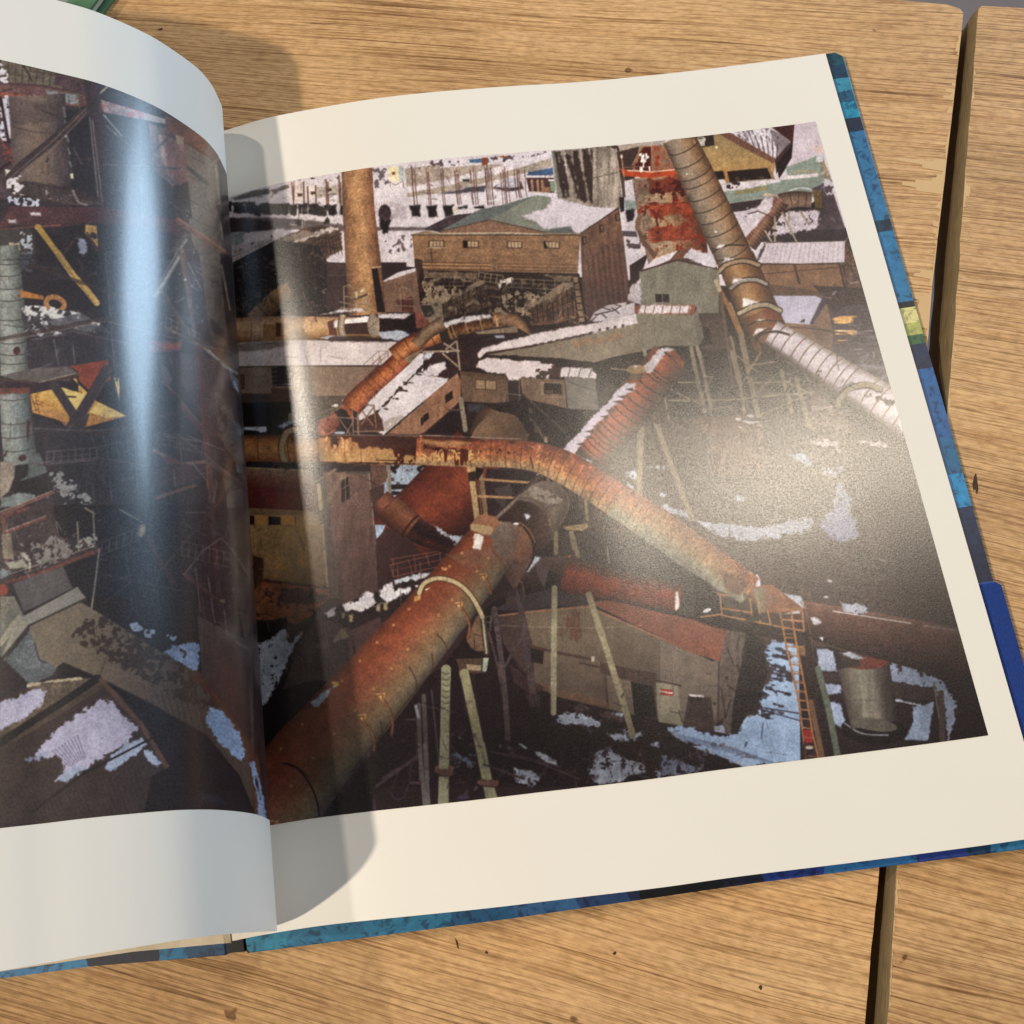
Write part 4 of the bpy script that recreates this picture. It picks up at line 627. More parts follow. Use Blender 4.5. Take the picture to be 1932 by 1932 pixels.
    frame(1250, 950, 650)
    poly([(1215, 1120), (1500, 820), (1700, 610), (1790, 535), (1865, 545), (1830, 610), (1720, 700), (1660, 760), (1580, 850), (1480, 950), (1430, 1020), (1370, 1110), (1310, 1170)], 'cdc3d6', n=.05, rough=4)
    for x, y in ((1810, 600), (1740, 665), (1700, 710), (1640, 785), (1590, 840), (1520, 925), (1460, 970), (1450, 1020), (1380, 1080)): poly([(x - 40, y - 8), (x + 30, y - 20), (x + 30, y + 12)], '53302a')
    # ground between and small things
    poly([(980, 1340), (1020, 1330), (1140, 1385), (1130, 1400), (1000, 1400)], 'c2cadd', rough=3); poly([(980, 1330), (1000, 1260), (1300, 1300), (1500, 1350), (1300, 1540), (1000, 1420), (820, 1500), (640, 1420), (560, 1290)], '3b2a2b', n=.25, a=.7)
    poly([(980, 1340), (1020, 1330), (1140, 1385), (1120, 1400), (1000, 1400)], 'c2cadd', rough=3)
    poly([(560, 1290), (1000, 1330), (960, 1420), (800, 1560), (560, 1690), (540, 1400)], '33262a', n=.3); poly([(640, 1470), (760, 1430), (790, 1500), (700, 1620), (640, 1580)], '4c3f40', rough=6)
    # ---- lower centre: house with red roof, yard, legs (behind main pipes)
    frame(1300, 1550, 750)
    poly([(380, 600), (1400, 100), (1932, 300), (2300, 800), (2000, 1990), (-500, 1990), (-500, 1300), (0, 1100)], '2b1d21', n=.18)
    poly([(880, 60), (1350, 60), (1932, 330), (1932, 700), (1250, 560), (880, 480), (850, 250)], '4f4243', n=.16, spots=('3f3436', .3)); poly([(1380, 380), (1850, 260), (1932, 700), (1800, 690)], '3d3634', n=.3, a=.6, rough=8)
    poly([(400, 650), (560, 560), (850, 480), (1120, 530), (1130, 620), (850, 620), (640, 655)], '473a41', n=.08)
    poly([(440, 690), (640, 655), (850, 635), (1130, 615), (1932, 960), (2150, 1090), (2160, 1460), (2050, 1560), (1860, 1520), (1400, 1430), (900, 1310), (700, 1200), (480, 900)], '80705f', c2='6a5a52', ax=(800, 700, 900, 1300), n=.05, v=.02)
    P0 = [(640, 660), (1130, 620), (2080, 1050)]; 
    for i in range(95):
        x = 645 + i * 15; y0 = 660 - (x - 640) * .08 if x < 1130 else 620 + (x - 1130) * .43; line([(x, y0), (x + 28, min(y0 + 640, 1300 + (x - 900) * .22))], 4, '55473f', a=.45)
    poly([(440, 690), (640, 660), (700, 900), (720, 1180), (600, 1100), (480, 900)], '473637', n=.15, a=.8); poly([(700, 1180), (900, 1250), (1250, 1330), (1400, 1430), (900, 1310), (690, 1220)], '785c4c', n=.12, a=.85); poly([(520, 1050), (700, 1180), (800, 1240), (700, 1300), (560, 1200)], '4c3738', n=.15, a=.8)
    blots([(980, 650), (1110, 660), (1080, 900), (900, 830)], '6a4638', .1, f=FV, a=.8); line([(440, 690), (1120, 620), (1932, 975)], 12, 'a0705a')
    poly([(1130, 590), (1290, 570), (1700, 670), (1932, 720), (2100, 800), (2060, 1010), (1932, 960), (1500, 770)], '8c5849', n=.08, h=.04); poly([(1280, 560), (1350, 500), (1420, 520), (1540, 620), (1300, 570)], '2c3025', n=.3); poly([(1590, 600), (1660, 620), (1690, 670), (1600, 640)], '2c3025', n=.3)
    poly([(680, 930), (790, 950), (780, 1060), (690, 1040)], '332525'); lines([[(670, 920), (900, 975), (1160, 1025)]], 22, '54403b'); poly([(1150, 1000), (1175, 1000), (1172, 1042), (1150, 1040)], 'b5aaa0'); line([(1065, 1050), (1220, 1085)], 14, '4d3c38'); poly([(1215, 1045), (1640, 1130), (1640, 1230), (1215, 1125)], '54403c', n=.15); lines([[(1400, 1090), (1400, 1160)], [(1510, 1110), (1510, 1190)]], 5, '34282a')
    poly([(1270, 1150), (1450, 1190), (1480, 1450), (1290, 1400)], '7a6b60', n=.1); poly([(1450, 1190), (1620, 1230), (1650, 1470), (1480, 1450)], '1e1616'); poly([(1640, 1200), (1800, 1220), (1840, 1530), (1660, 1500)], '938b7c', n=.06, spots=('84705c', .8)); poly([(1676, 1248), (1770, 1260), (1773, 1303), (1680, 1290)], '9c2f2c'); line([(1688, 1270), (1762, 1281)], 15, 'e3cdc6', n=.5)
    for i in range(5): line([(1699 + i * 15, 1262 + i * 2.3), (1700 + i * 15, 1288 + i * 2.3)], 5, '9c2f2c')
    line([(1645, 1185), (1830, 1225)], 11, '4a3530'); line([(1250, 1130), (1275, 1360)], 9, '52413c')
    line([(1710, 1360), (1770, 1368)], 5, '6c5e50', a=.6); line([(450, 765), (840, 780), (1200, 785), (1540, 765)], 4, 'b5a89a', a=.6)
    # yard snow
    for p in ([(890, 1440), (1000, 1425), (1090, 1440), (1220, 1490), (1210, 1540), (1060, 1530), (950, 1535), (890, 1500)], [(1270, 1430), (1390, 1430), (1400, 1470), (1320, 1460)], [(1270, 1590), (1400, 1590), (1440, 1640), (1340, 1640)], [(1390, 1560), (1450, 1560), (1470, 1600), (1530, 1560), (1540, 1620), (1470, 1640)], [(1590, 1640), (1670, 1660), (1660, 1690), (1600, 1680)], [(1150, 1740), (1280, 1700), (1380, 1770), (1540, 1820), (1560, 1880), (1430, 1900), (1380, 1960), (1180, 1970), (1120, 1860)], [(560, 1850), (680, 1860), (760, 1932), (700, 1990), (580, 1960)], [(1640, 1860), (1760, 1870), (1800, 1960), (1640, 1960)], [(70, 1740), (160, 1760), (270, 1810), (240, 1820), (100, 1770)], [(1790, 1800), (1880, 1790), (1932, 1850), (1900, 1932), (1800, 1900)]):
        poly(p, 'b0b9d2', rough=7, n=.12, spots=('3b2f3c', .3))
    poly([(590, 1665), (620, 1665), (668, 1700), (650, 1706)], 'c3cbe0'); poly([(710, 1720), (760, 1725), (880, 1790), (890, 1830), (840, 1825), (740, 1760)], 'c3cbe0', rough=2)
    lines([[(350, 1720), (700, 1790), (1060, 1932)], [(380, 1840), (540, 1900), (640, 1932)], [(540, 1740), (900, 1840)]], 16, '53424a', n=.3); poly([(1100, 1640), (1190, 1760), (1150, 1850), (940, 1850), (960, 1700)], '221a1c', rough=6, a=.8); poly([(1080, 1540), (1210, 1550), (1150, 1600)], '4d4856', rough=5); poly([(990, 1370), (1090, 1360), (1150, 1410), (1000, 1420)], '5c4748', rough=6, n=.4); poly([(1200, 1410), (1400, 1470), (1390, 1510), (1210, 1450)], '5b4346', rough=5, n=.3)
    poly([(1700, 1530), (1932, 1545), (2400, 1480), (2400, 1990), (1932, 1700), (1820, 1640)], 'a9b6d4', rough=5, n=.08)
    # ---- right lower: yard snow, ladder, tank, brown pipe
    frame(1950, 1550, 1000)
    poly([(380, 600), (490, 610), (470, 760), (400, 1190), (370, 1190), (300, 780)], '6d605c', n=.12, v=.1); poly([(0, 560), (150, 540), (380, 600), (340, 780), (150, 720), (0, 640)], '8c5849', n=.09); poly([(0, 660), (150, 720), (330, 790), (320, 1110), (130, 1150), (0, 1100)], '80736a', n=.06); bars((10, 680), (320, 800), (30, 1100), (330, 1120), 24, 3, '5a4d48', a=.4)
    poly([(0, 890), (100, 910), (125, 1140), (0, 1110)], '978f80', n=.06, spots=('84705c', .8)); poly([(0, 935), (70, 942), (73, 975), (0, 968)], '9c2f2c'); line([(0, 950), (66, 960)], 11, 'e3cdc6', n=.4); line([(0, 893), (115, 917)], 9, '4a3530'); bars((8, 942), (56, 948), (9, 968), (57, 974), 5, 3, '9c2f2c')
    poly([(160, 975), (290, 985), (310, 1180), (130, 1150)], '4d3a3a', n=.12); poly([(160, 966), (245, 972), (250, 984), (175, 980)], 'e3dfe6'); blots([(160, 985), (240, 985), (200, 1030)], '2e2023', 0.); line([(335, 780), (330, 1130)], 7, '4b3f3d')
    lines([[(350, 930), (370, 1100), (400, 1000)], [(380, 700), (420, 800)], [(450, 640), (430, 720)]], 7, '352b2b', a=.8)
    poly([(490, 610), (600, 660), (610, 850), (560, 1000), (470, 1190), (400, 1200), (420, 1000), (470, 760)], '2c2427', n=.25); poly([(130, 1150), (370, 1190), (420, 1200), (400, 1260), (160, 1260)], '2d2125', n=.2)
    poly([(595, 720), (640, 660), (760, 670), (830, 760), (850, 1350), (600, 1370), (400, 1350), (200, 1250), (20, 1160), (150, 1150), (300, 1200), (440, 1200), (490, 1100), (560, 1080), (580, 950), (640, 850)], '9fb9e4', n=.07, rough=5, spots=('353040', .82))
    for k in range(26):
        x = 600 + rng.rand() * 160; y = 690 + rng.rand() * 420; line([(x - 60, y - 10), (x - 10 + rng.rand() * 30, y + 10)], 8 + rng.rand() * 12, '352c38', rough=3, a=.85)
    for k in range(14): line([(40 + k * 30, 1175 + k * 8), (150 + k * 44, 1240 + k * 11)], 5, '5d6684', a=.5)
    poly([(0, 1180), (200, 1270), (500, 1390), (300, 1450), (0, 1450)], '241a22', rough=4); poly([(0, 1300), (100, 1340), (250, 1390), (150, 1440), (0, 1430)], '7d86a4', rough=8, spots=('241a22', .0))
    line([(430, 995), (570, 1040), (850, 1085)], 6, '2f2835'); line([(430, 1000), (600, 1060), (840, 1130)], 5, '2f2835'); line([(575, 1030), (582, 1095)], 9, '4a404a'); oval(605, 1083, 28, 9, 0, '3a313c')
    # tank court
    poly([(790, 690), (980, 700), (1300, 800), (1650, 880), (1900, 860), (1932, 1200), (1400, 1290), (800, 1360)], '33262c', n=.18)
    poly([(890, 700), (985, 720), (1010, 840), (910, 830)], 'a9b4d4', rough=3); poly([(930, 900), (1030, 915), (1030, 960), (950, 970)], 'a3aed0', rough=3); poly([(960, 1010), (1030, 1020), (1050, 1110), (1180, 1220), (1060, 1190), (970, 1110)], 'a3b2d6', rough=3); poly([(1290, 770), (1400, 790), (1480, 840), (1600, 880), (1690, 1010), (1680, 1110), (1640, 1230), (1630, 1050), (1560, 930), (1320, 900)], 'a9b6d8', rough=6, spots=('33262c', .45)); poly([(1440, 1040), (1560, 1010), (1530, 1230), (1390, 1230), (1440, 1130)], 'a9bbe0', rough=3); line([(1350, 1000), (1480, 1030)], 14, 'b9c0d8', rough=2)
    poly([(1320, 890), (1560, 940), (1580, 1000), (1340, 990)], '4b3c3c', n=.15); poly([(900, 840), (1020, 850), (1030, 900), (920, 890)], '45363a'); lines([[(1600, 960), (1610, 1230)]], 34, '65504c'); line([(1560, 900), (1590, 1100)], 10, '8a7a74'); lines([[(1365, 770), (1370, 830)], [(1480, 800), (1490, 860)]], 18, '443539')
    oval(1220, 1170, 190, 85, 5, '1f171c', n=.2); line(smooth([(1050, 1130), (1150, 1190), (1300, 1200)]), 10, '8d8c98')
    tube([(1160, 800), (1220, 1140)], [295, 270], ['544a48', '7d746c', '98948a', '8c857c', '5f5552', '3d3235'], n=.07, v=.08, curve=False); oval(1220, 1140, 134, 36, 8, '6f6963'); oval(1175, 785, 125, 40, -2, '6c4a42', '8b4038'); poly([(1030, 740), (1130, 740), (1140, 810), (1030, 810)], '4a3a38', n=.2); poly([(1020, 730), (1080, 725), (1170, 760), (1120, 770)], 'b9bdd4', rough=2)
    line([(1100, 1000), (1330, 1000)], 4, '4c4542', a=.5)
    # long brown pipe to the right
    tube([(760, 520), (1100, 600), (1450, 680), (2000, 800)], [190, 240, 275, 300], ['8a655a', '785048', '64413a', '4f322e', '362322'], n=.12, s=.06, curve=False); line([(985, 492), (1430, 562)], 6, 'ded9e2'); line([(1500, 575), (1700, 605)], 5, 'a89fa8'); poly([(850, 525), (900, 530), (920, 560), (880, 570)], 'd2cedb', rough=2); poly([(905, 640), (930, 640), (928, 665)], 'dedae6'); poly([(1030, 440), (1110, 450), (1190, 460), (1180, 500), (1120, 510), (1050, 490)], 'b5bbd4', rough=6, spots=('4a3a3c', .35)); poly([(680, 385), (800, 405), (830, 480), (780, 460)], 'c3cbe2', rough=1); oval(945, 412, 14, 7, 0, 'bdbecb'); oval(970, 322, 12, 7, 0, 'bdbecb'); oval(1265, 200, 24, 6, 20, '94878a')
    poly([(560, 340), (640, 340), (820, 480), (740, 500), (560, 500)], '96674f', n=.12); poly([(700, 510), (790, 485), (800, 505)], 'd6d4e2'); tube([(470, 330), (560, 400), (620, 470)], [90, 100, 100], ['8d6a56', 'a0755b', '6f4c40'], n=.12)
    poly([(535, 290), (555, 280), (570, 310), (572, 350), (548, 352)], 'd2cfe4'); poly([(530, 360), (590, 360), (600, 500), (560, 500)], '8c8070', n=.08)
    poly([(380, 540), (700, 580), (860, 640), (880, 720), (760, 680), (600, 640), (400, 600)], '3a2f30', n=.2)
    lines([[(330, 395), (520, 425)], [(350, 515), (700, 585), (820, 605)], [(340, 395), (352, 515)], [(510, 425), (530, 545)], [(350, 475), (515, 500)], [(560, 420), (570, 560)], [(610, 480), (630, 570)], [(230, 525), (350, 510)], [(690, 480), (810, 490), (820, 600)], [(700, 540), (815, 550)]], 10, 'b5875c')
    oval(267, 488, 26, 11, -20, 'd6d3de'); lines([[(680, 480), (720, 700), (790, 1000), (830, 1330)], [(745, 490), (780, 700), (830, 950), (870, 1200), (910, 1330)]], 12, 'a97a55')
    for i in range(15): t = i / 14.; line([(697 + 150 * t, 590 + 720 * t), (770 + 120 * t, 595 + 720 * t)], 8, 'a87550')
    poly([(810, 700), (890, 700), (900, 900), (930, 1330), (800, 1330), (850, 1100)], '3c2a2c', n=.25, a=.75); line([(860, 1010), (925, 1330)], 30, '7d604c'); line([(900, 820), (960, 1050), (1010, 1310)], 36, '6b7368', n=.12); poly([(785, 690), (825, 685), (830, 750), (800, 745)], '8b6a50'); poly([(810, 1170), (860, 1170), (870, 1240), (830, 1250)], 'a3302f'); lines([[(800, 340), (860, 640), (870, 720)], [(785, 380), (850, 400)], [(800, 440), (830, 480)]], 7, '8a6a56', a=.7)
    oval(850, 1270, 22, 10, 0, 'c9cee0')
    for i in range(14): t = i / 13.; line([(700 + 145 * t, 620 + 700 * t), (775 + 125 * t, 625 + 700 * t)], 6, 'b08060', a=.8)
    lines([[(745, 490), (780, 700), (830, 950), (870, 1200), (905, 1340)]], 10, 'a97a55')
    # ---- short red pipe (centre) with dark top, snow cap
    frame(1300, 1550, 750)
    tube([(560, 400), (760, 370), (960, 370)], [200, 240, 270], ['6b5751', '55403c', '4a3230', '2e1f20'], n=.12, curve=False)
    poly([(720, 260), (830, 330), (790, 480), (740, 380)], '655256', n=.08); poly([(830, 340), (890, 380), (890, 480), (800, 480)], '2b2022')
    tube([(940, 370), (1200, 430), (1830, 560)], [270, 260, 215], ['5b4a45', '6b3a2e', '93432d', '8d3d2a', '7a3628', '4c241e'], n=.1, s=.07, rings=[.03, .12, .36, .7], rc='6a3a2c', rw=3, bulge=.12, ringa=.6)
    poly([(650, 330), (720, 240), (765, 245), (670, 358)], 'c8d0e2', rough=1); poly([(1790, 510), (1815, 510), (1820, 620), (1795, 650), (1785, 600)], 'e9e4ec', rough=2); line([(1270, 165), (1285, 290)], 12, '9a8a78'); oval(985, 238, 14, 8, 0, 'b5694a')
    poly([(490, 540), (540, 500), (640, 480), (650, 540), (600, 600), (500, 600)], '4d3c3c', n=.2); oval(610, 500, 26, 80, -8, '6b5a56', hollow=10)
    # legs and braces
    lines([[(870, 480), (865, 900), (862, 1430)]], 44, '9a937e', n=.1); lines([[(1130, 530), (1250, 900), (1360, 1250), (1465, 1595)]], 48, '9b9179', n=.1)
    line([(600, 560), (640, 800), (680, 1100), (710, 1290)], 46, '54464a', n=.25); line([(410, 640), (450, 900), (490, 1250), (515, 1620)], 42, '5d4f52', n=.2); lines([[(370, 820), (440, 1080), (480, 1300)], [(640, 810), (490, 1080)], [(400, 640), (380, 800)]], 22, '54474a', n=.2); poly([(650, 1290), (760, 1290), (760, 1380), (690, 1390)], '4c3b3c', n=.2); oval(430, 790, 22, 24, 0, '6b5d5e'); oval(368, 720, 22, 24, 0, '7a6a60', hollow=8)
    lines([[(880, 60), (880, 210)], [(1000, 60), (1050, 240)]], 34, '8d8267'); line([(250, 1140), (300, 1540)], 26, '44363a')
    # pipe supports of the big one
    line([(45, 1100), (40, 1500), (35, 1990)], 74, '97957f', n=.08); line([(20, 1100), (10, 1990)], 14, '7a7868'); line([(180, 1120), (260, 1500), (370, 1990)], 72, '9a9478', n=.08); line([(165, 1150), (330, 1900)], 12, 'aeb08e', a=.6)
    for i in range(6): line(smooth([(15, 1120 + i * 45), (35, 1135 + i * 45), (62, 1128 + i * 45)]), 6, '54483e')
    poly([(120, 1020), (370, 1010), (345, 1135), (210, 1125), (150, 1115)], '5a473d', n=.15); poly([(200, 1060), (310, 1070), (310, 1110), (205, 1105)], 'a4937a'); poly([(330, 1010), (370, 1010), (350, 1130), (320, 1110)], 'a2b0a0'); poly([(160, 930), (340, 950), (345, 1010), (130, 1010)], '2e2222', n=.2)
    poly([(200, 880), (280, 690), (330, 700), (355, 960), (270, 960), (230, 930)], '7d6350', n=.15); line([(325, 690), (350, 980)], 16, 'a3ab96'); lines([[(250, 830), (330, 850)], [(260, 860), (262, 950)]], 8, '4d3a33')
    # lower left corner of the big pipe's foot
    frame(700, 1550, 750)
    poly([(1932, 1100), (1480, 1240), (1280, 1480), (980, 1850), (980, 2300), (1932, 2300)], '2e2026', n=.15, a=.65)
    lines([[(1380, 1370), (1400, 1932)], [(1420, 1300), (1450, 1932)]], 34, '62595c'); lines([[(1480, 1260), (1540, 1850)], [(1360, 1480), (1290, 1480)], [(1100, 1932), (1370, 1760)]], 13, '5c5054'); line([(1590, 1110), (1580, 1500), (1575, 2400)], 68, '97957f', n=.08); line([(1730, 1130), (1810, 1500), (1990, 2400)], 70, '9a9478', n=.08); line([(1520, 1850), (1630, 1850)], 40, '7d5a50', rough=2)
    for i in range(6): line(smooth([(1562, 1120 + i * 45), (1585, 1135 + i * 45), (1612, 1128 + i * 45)]), 6, '54483e')
    line([(1360, 1380), (1380, 1470)], 24, '9ba0ac')
    frame(700, 2200, 800)
    lines([[(1300, 0), (1340, 430)], [(1340, 0), (1365, 430)]], 30, '7a757a'); lines([[(970, 310), (1280, 90)], [(930, 0), (985, 480)], [(1240, 270), (1310, 270)]], 20, '5d4a5c'); lines([smooth([(1090, 330), (1130, 385), (1190, 370), (1230, 250), (1240, 120)])], 8, '53415a'); line([(1480, -60), (1465, 430)], 66, 'a0a08a', n=.08); line([(1735, 0), (1790, 270), (1830, 400)], 68, 'a09f84', n=.08)
    for x, y in ((1475, 195), (1790, 270)): line([(x - 50, y - 5), (x + 52, y + 5)], 44, '75574e', rough=2, n=.2); line([(x - 40, y + 22), (x + 40, y + 28)], 10, '4d3530')
    poly([(1550, 400), (1640, 320), (1650, 380)], '564a66', a=.8, rough=3); blots([(1520, 50), (1700, 80), (1660, 130)], '6d86ac', .0, a=.8); line([(1760, 140), (1932, 190)], 14, '4f3c44')
    # ---- horizontal curved pipe over the middle, and the big diagonal pipe
    frame(1250, 950, 650)
    lines([[(430, 1400), (450, 1560), (475, 1750)]], 50, 'b49a76', n=.1); lines([[(500, 1290), (550, 1700)]], 40, '8a6f57', n=.12); lines([[(490, 1400), (510, 1700)]], 16, '6a5546'); lines([[(540, 1385), (1040, 1420)], [(455, 1530), (935, 1552)]], 22, 'aa8663'); poly([(380, 1270), (465, 1270), (460, 1330), (390, 1340)], 'b3946c', n=.15); poly([(390, 1325), (470, 1310), (460, 1400), (400, 1400)], '33241f', n=.3); poly([(460, 1280), (530, 1290), (520, 1330), (470, 1400)], '241a18')
    # pipe after the bend, behind: collar of the main diagonal
    tube([(1230, 1380), (1120, 1500), (960, 1680), (820, 1870), (700, 2000)], [330, 400, 430, 440, 450], ['4a3a38', '756663', '7c6c66', '5f4a45', '3c2624', '6c5448', '54423b'], n=.12, s=.16, spots=('341f1e', .22), curve=False)
    # diagonal trunk
    frame(700, 1550, 750)
    tube([(2000, 70), (1900, 200), (1800, 330), (1500, 690), (1080, 1190), (560, 1780), (150, 2330)], [405, 420, 440, 480, 560, 640, 700], ['6a3c2a', '8f4e33', '96543c', '9c5e46', '97694f', '8f7258', '857560', '57504a'], n=.07, s=.035, curve=False, spots=('8a4a34', .85))
    frame(1250, 950, 650)
    tube([(700, 1990), (780, 1900), (860, 1800)], [480, 470, 450], ['6d625f', '7d726d', '8c6a58', '9c6044', '8d5a42', '5c4038'], n=.09, curve=False)
    frame(1250, 950, 650)
    poly([(600, 1850), (560, 1800), (700, 1650), (830, 1530), (950, 1440), (1050, 1395), (1180, 1410), (1290, 1550), (1292, 1650), (1200, 1800), (1110, 1932), (1060, 1990), (960, 1990), (930, 1880), (830, 1790), (700, 1770)], '857770', c2='4a3934', ax=(800, 1560, 1230, 1850), n=.14)
    poly([(900, 1480), (1000, 1440), (1130, 1500), (1220, 1560), (1180, 1620), (1080, 1590), (980, 1560)], '8b8079', rough=5, n=.14, spots=('5b4a47', .5))
    poly([(640, 1745), (740, 1650), (830, 1560), (960, 1585), (1060, 1660), (1095, 1740), (1110, 1830), (1080, 1960), (970, 1990), (940, 1880), (860, 1800), (760, 1755)], '402a28', n=.18, rough=3, c2='573f39', ax=(860, 1700, 1080, 1760))
    poly([(1090, 1650), (1230, 1570), (1288, 1600), (1250, 1740), (1130, 1920), (1108, 1800)], '7c6c60', c2='50403a', ax=(1120, 1700, 1260, 1760), n=.12, rough=2)
    line(smooth([(830, 1545), (960, 1560), (1080, 1650), (1130, 1760), (1110, 1900)]), 12, '5d4a42', a=.8); line(smooth([(1180, 1420), (1270, 1540), (1270, 1650), (1200, 1780)]), 9, '8d7c70', a=.6)
    line(smooth([(850, 1765), (930, 1830), (980, 1932)]), 14, '9a6a4e'); line(smooth([(640, 1742), (760, 1745), (860, 1790), (935, 1880), (965, 1990)]), 8, '2e1c1a', a=.7)
    oval(815, 1774, 26, 12, 0, 'e6e0ea'); poly([(885, 1690), (920, 1685), (938, 1715), (905, 1735)], 'c3cad8', rough=2)
    poly([(1215, 1800), (1440, 1770), (1450, 1800), (1400, 1840), (1260, 1830)], 'a18a6a', n=.15); lines([[(1425, 1570), (1440, 1740)], [(1160, 1850), (1170, 1990)], [(1290, 1850), (1320, 1990)]], 26, '93856a')
    frame(1300, 1550, 750)
    poly([(60, 240), (250, 180), (400, 190), (480, 20), (640, 0), (700, 160), (690, 300), (560, 500), (430, 250), (200, 330)], '8a6a5c', n=.09, rough=2, a=.55); poly([(380, 170), (420, 60), (560, 10), (610, 60), (560, 200), (480, 260)], '7d6c66', n=.1, rough=6, a=.75)
    line(smooth([(640, 20), (700, 120), (710, 240), (660, 340)]), 16, '3d2826'); line(smooth([(400, 200), (470, 280), (505, 380), (490, 480)]), 7, '6d3a2c', a=.6)
    frame(700, 1550, 750)
    # belt ring
    line(smooth([(1385, 520), (1420, 450), (1500, 410), (1600, 415), (1700, 460), (1780, 540), (1840, 640), (1870, 720), (1900, 970)]), 46, '54402f'); line(smooth([(1385, 520), (1420, 450), (1500, 410), (1600, 415), (1700, 460), (1780, 540), (1840, 640), (1865, 700)]), 32, 'cbb795', n=.08); line([(1868, 700), (1898, 975)], 16, 'a9ab9c')
    line([(1596, 400), (1600, 440)], 6, '8a7450'); poly([(1430, 490), (1475, 475), (1440, 500)], 'e3dee6')
    for p in ([(1520, 830), (1580, 900), (1600, 960), (1600, 1010)], [(1480, 980), (1490, 1060), (1480, 1150)], [(1310, 1080), (1360, 1180), (1365, 1290)], [(1090, 1500), (1105, 1560), (1100, 1620)], [(1640, 1000), (1600, 1010), (1380, 1240), (1100, 1590), (870, 1880)]): line(smooth(p), 8, '4a2c22', a=.8)
    for p in ([(1105, 1320), (1160, 1410), (1185, 1510), (1175, 1600)], [(965, 1500), (1020, 1570), (1045, 1650), (1040, 1740)], [(1700, 625), (1750, 700), (1770, 780), (1755, 860)], [(1885, 390), (1910, 450), (1932, 520)]): line(smooth(p), 26, '7b5138', a=.6); line(smooth(p), 12, 'ab7450', a=.7); line(smooth([(x + 10, y + 4) for x, y in p]), 4, '3d241a', a=.7)
    for x, y, s in ((1095, 1300, 1.3), (950, 1462, 1.3), (1690, 605, 1.1), (1875, 388, 1.1), (745, 1210, 1.1)):
        poly([(x - 32 * s, y - 12 * s), (x + 26 * s, y - 18 * s), (x + 24 * s, y + 6 * s), (x + 10 * s, y + 34 * s), (x - 8 * s, y + 12 * s)], 'd0a573', n=.12); line([(x - 22 * s, y), (x + 12 * s, y - 6 * s), (x + 10 * s, y + 22 * s)], 7, '7d4a2c')
    for x, y in ((797, 1188), (935, 1035), (1065, 895), (1190, 762), (1307, 640), (1617, 314), (1710, 215), (1532, 686), (1635, 568), (1420, 814), (1298, 946), (1175, 1092), (1040, 1248), (895, 1413), (742, 1590), (580, 1778), (497, 1518), (335, 1702), (1828, 352), (1915, 253)): oval(x, y, 10, 10, 0, 'dba877'); oval(x, y, 4, 4, 0, '8a4f34')
    poly([(720, 1190), (760, 1190), (775, 1215), (740, 1240)], 'c9a25c', n=.2); poly([(560, 1350), (680, 1250), (740, 1225), (660, 1350), (590, 1400)], 'a9b8cf', rough=4); poly([(1550, 320), (1600, 330), (1590, 350), (1560, 345)], 'd99a6a'); poly([(1350, 545), (1400, 530), (1395, 570), (1345, 585)], 'c99a62')
    line(smooth([(540, 1920), (470, 1850), (380, 1810)]), 9, '3a241a', a=.8); line([(870, 1880), (1100, 1600)], 6, '3f3028', a=.6)
    frame(700, 2200, 800)
    line(smooth([(330, 130), (430, 170), (520, 280), (570, 400), (590, 520)]), 12, '2e1a12', a=.8); oval(545, 97, 12, 12, 0, 'b08a62'); oval(386, 290, 12, 12, 0, 'b08a62'); lines([[(240, 540), (290, 545), (290, 590)], [(290, 545), (250, 590)]], 9, 'd0a573')
    poly([(590, 560), (700, 420), (960, 60), (1060, -40), (1000, 200), (960, 480), (700, 540)], '2a2022', rough=2, a=.9)
    # small valve box on top of trunk
    frame(1250, 950, 650)
    poly([(450, 1860), (540, 1880), (500, 1990), (440, 1990)], 'efe8e6', rough=3); poly([(480, 1700), (530, 1690), (640, 1710), (672, 1770), (640, 1830), (600, 1870), (420, 1830), (408, 1790)], '9c6f55', n=.08); poly([(410, 1780), (470, 1775), (600, 1800), (620, 1830), (590, 1872), (540, 1870), (420, 1830)], 'b89a79', n=.06)
    # horizontal pipe on top
    frame(650, 950, 650)
    tube([(-200, 1110), (300, 1115), (870, 1120), (1300, 1125), (1932, 1150)], [235, 235, 240, 245, 235], ['5e3416', 'a06a38', 'ad7a48', '9a683c', '7c4520'], n=.13, s=.05, curve=False)
    poly([(860, 1020), (1932, 1000), (1932, 1260), (1200, 1250), (880, 1230)], 'b07c50', c2='ba9468', ax=(1200, 1010, 1200, 1230), n=.12, v=.05)
    poly([(960, 1000), (1932, 1000), (1932, 1100), (1750, 1130), (1720, 1190), (1550, 1160), (1500, 1120), (1350, 1100), (1220, 1110), (1200, 1060), (1150, 1060), (1140, 1020), (1050, 1040), (1040, 1100), (970, 1105)], '54322a', rough=5, n=.14)
    blots([(1500, 1120), (1932, 1080), (1932, 1240), (1560, 1240)], '4f2418', .05, n=.15); blots([(900, 1020), (1140, 1030), (1130, 1160), (900, 1150)], 'cf9c70', .35, n=.1); line([(850, 1235), (1932, 1252)], 12, '4a2b1e', rough=2); line([(1370, 1215), (1540, 1220), (1545, 1245)], 8, '3a2018')
    for x in (1095, 1235): line([(x, 1010), (x - 4, 1140), (x + 6, 1240)], 5, '5d3826', a=.7)
    blots([(1720, 1010), (1932, 1020), (1932, 1080), (1800, 1050)], 'c9925f', .1); line([(980, 995), (1932, 1000)], 5, 'b9b0b0', a=.8)
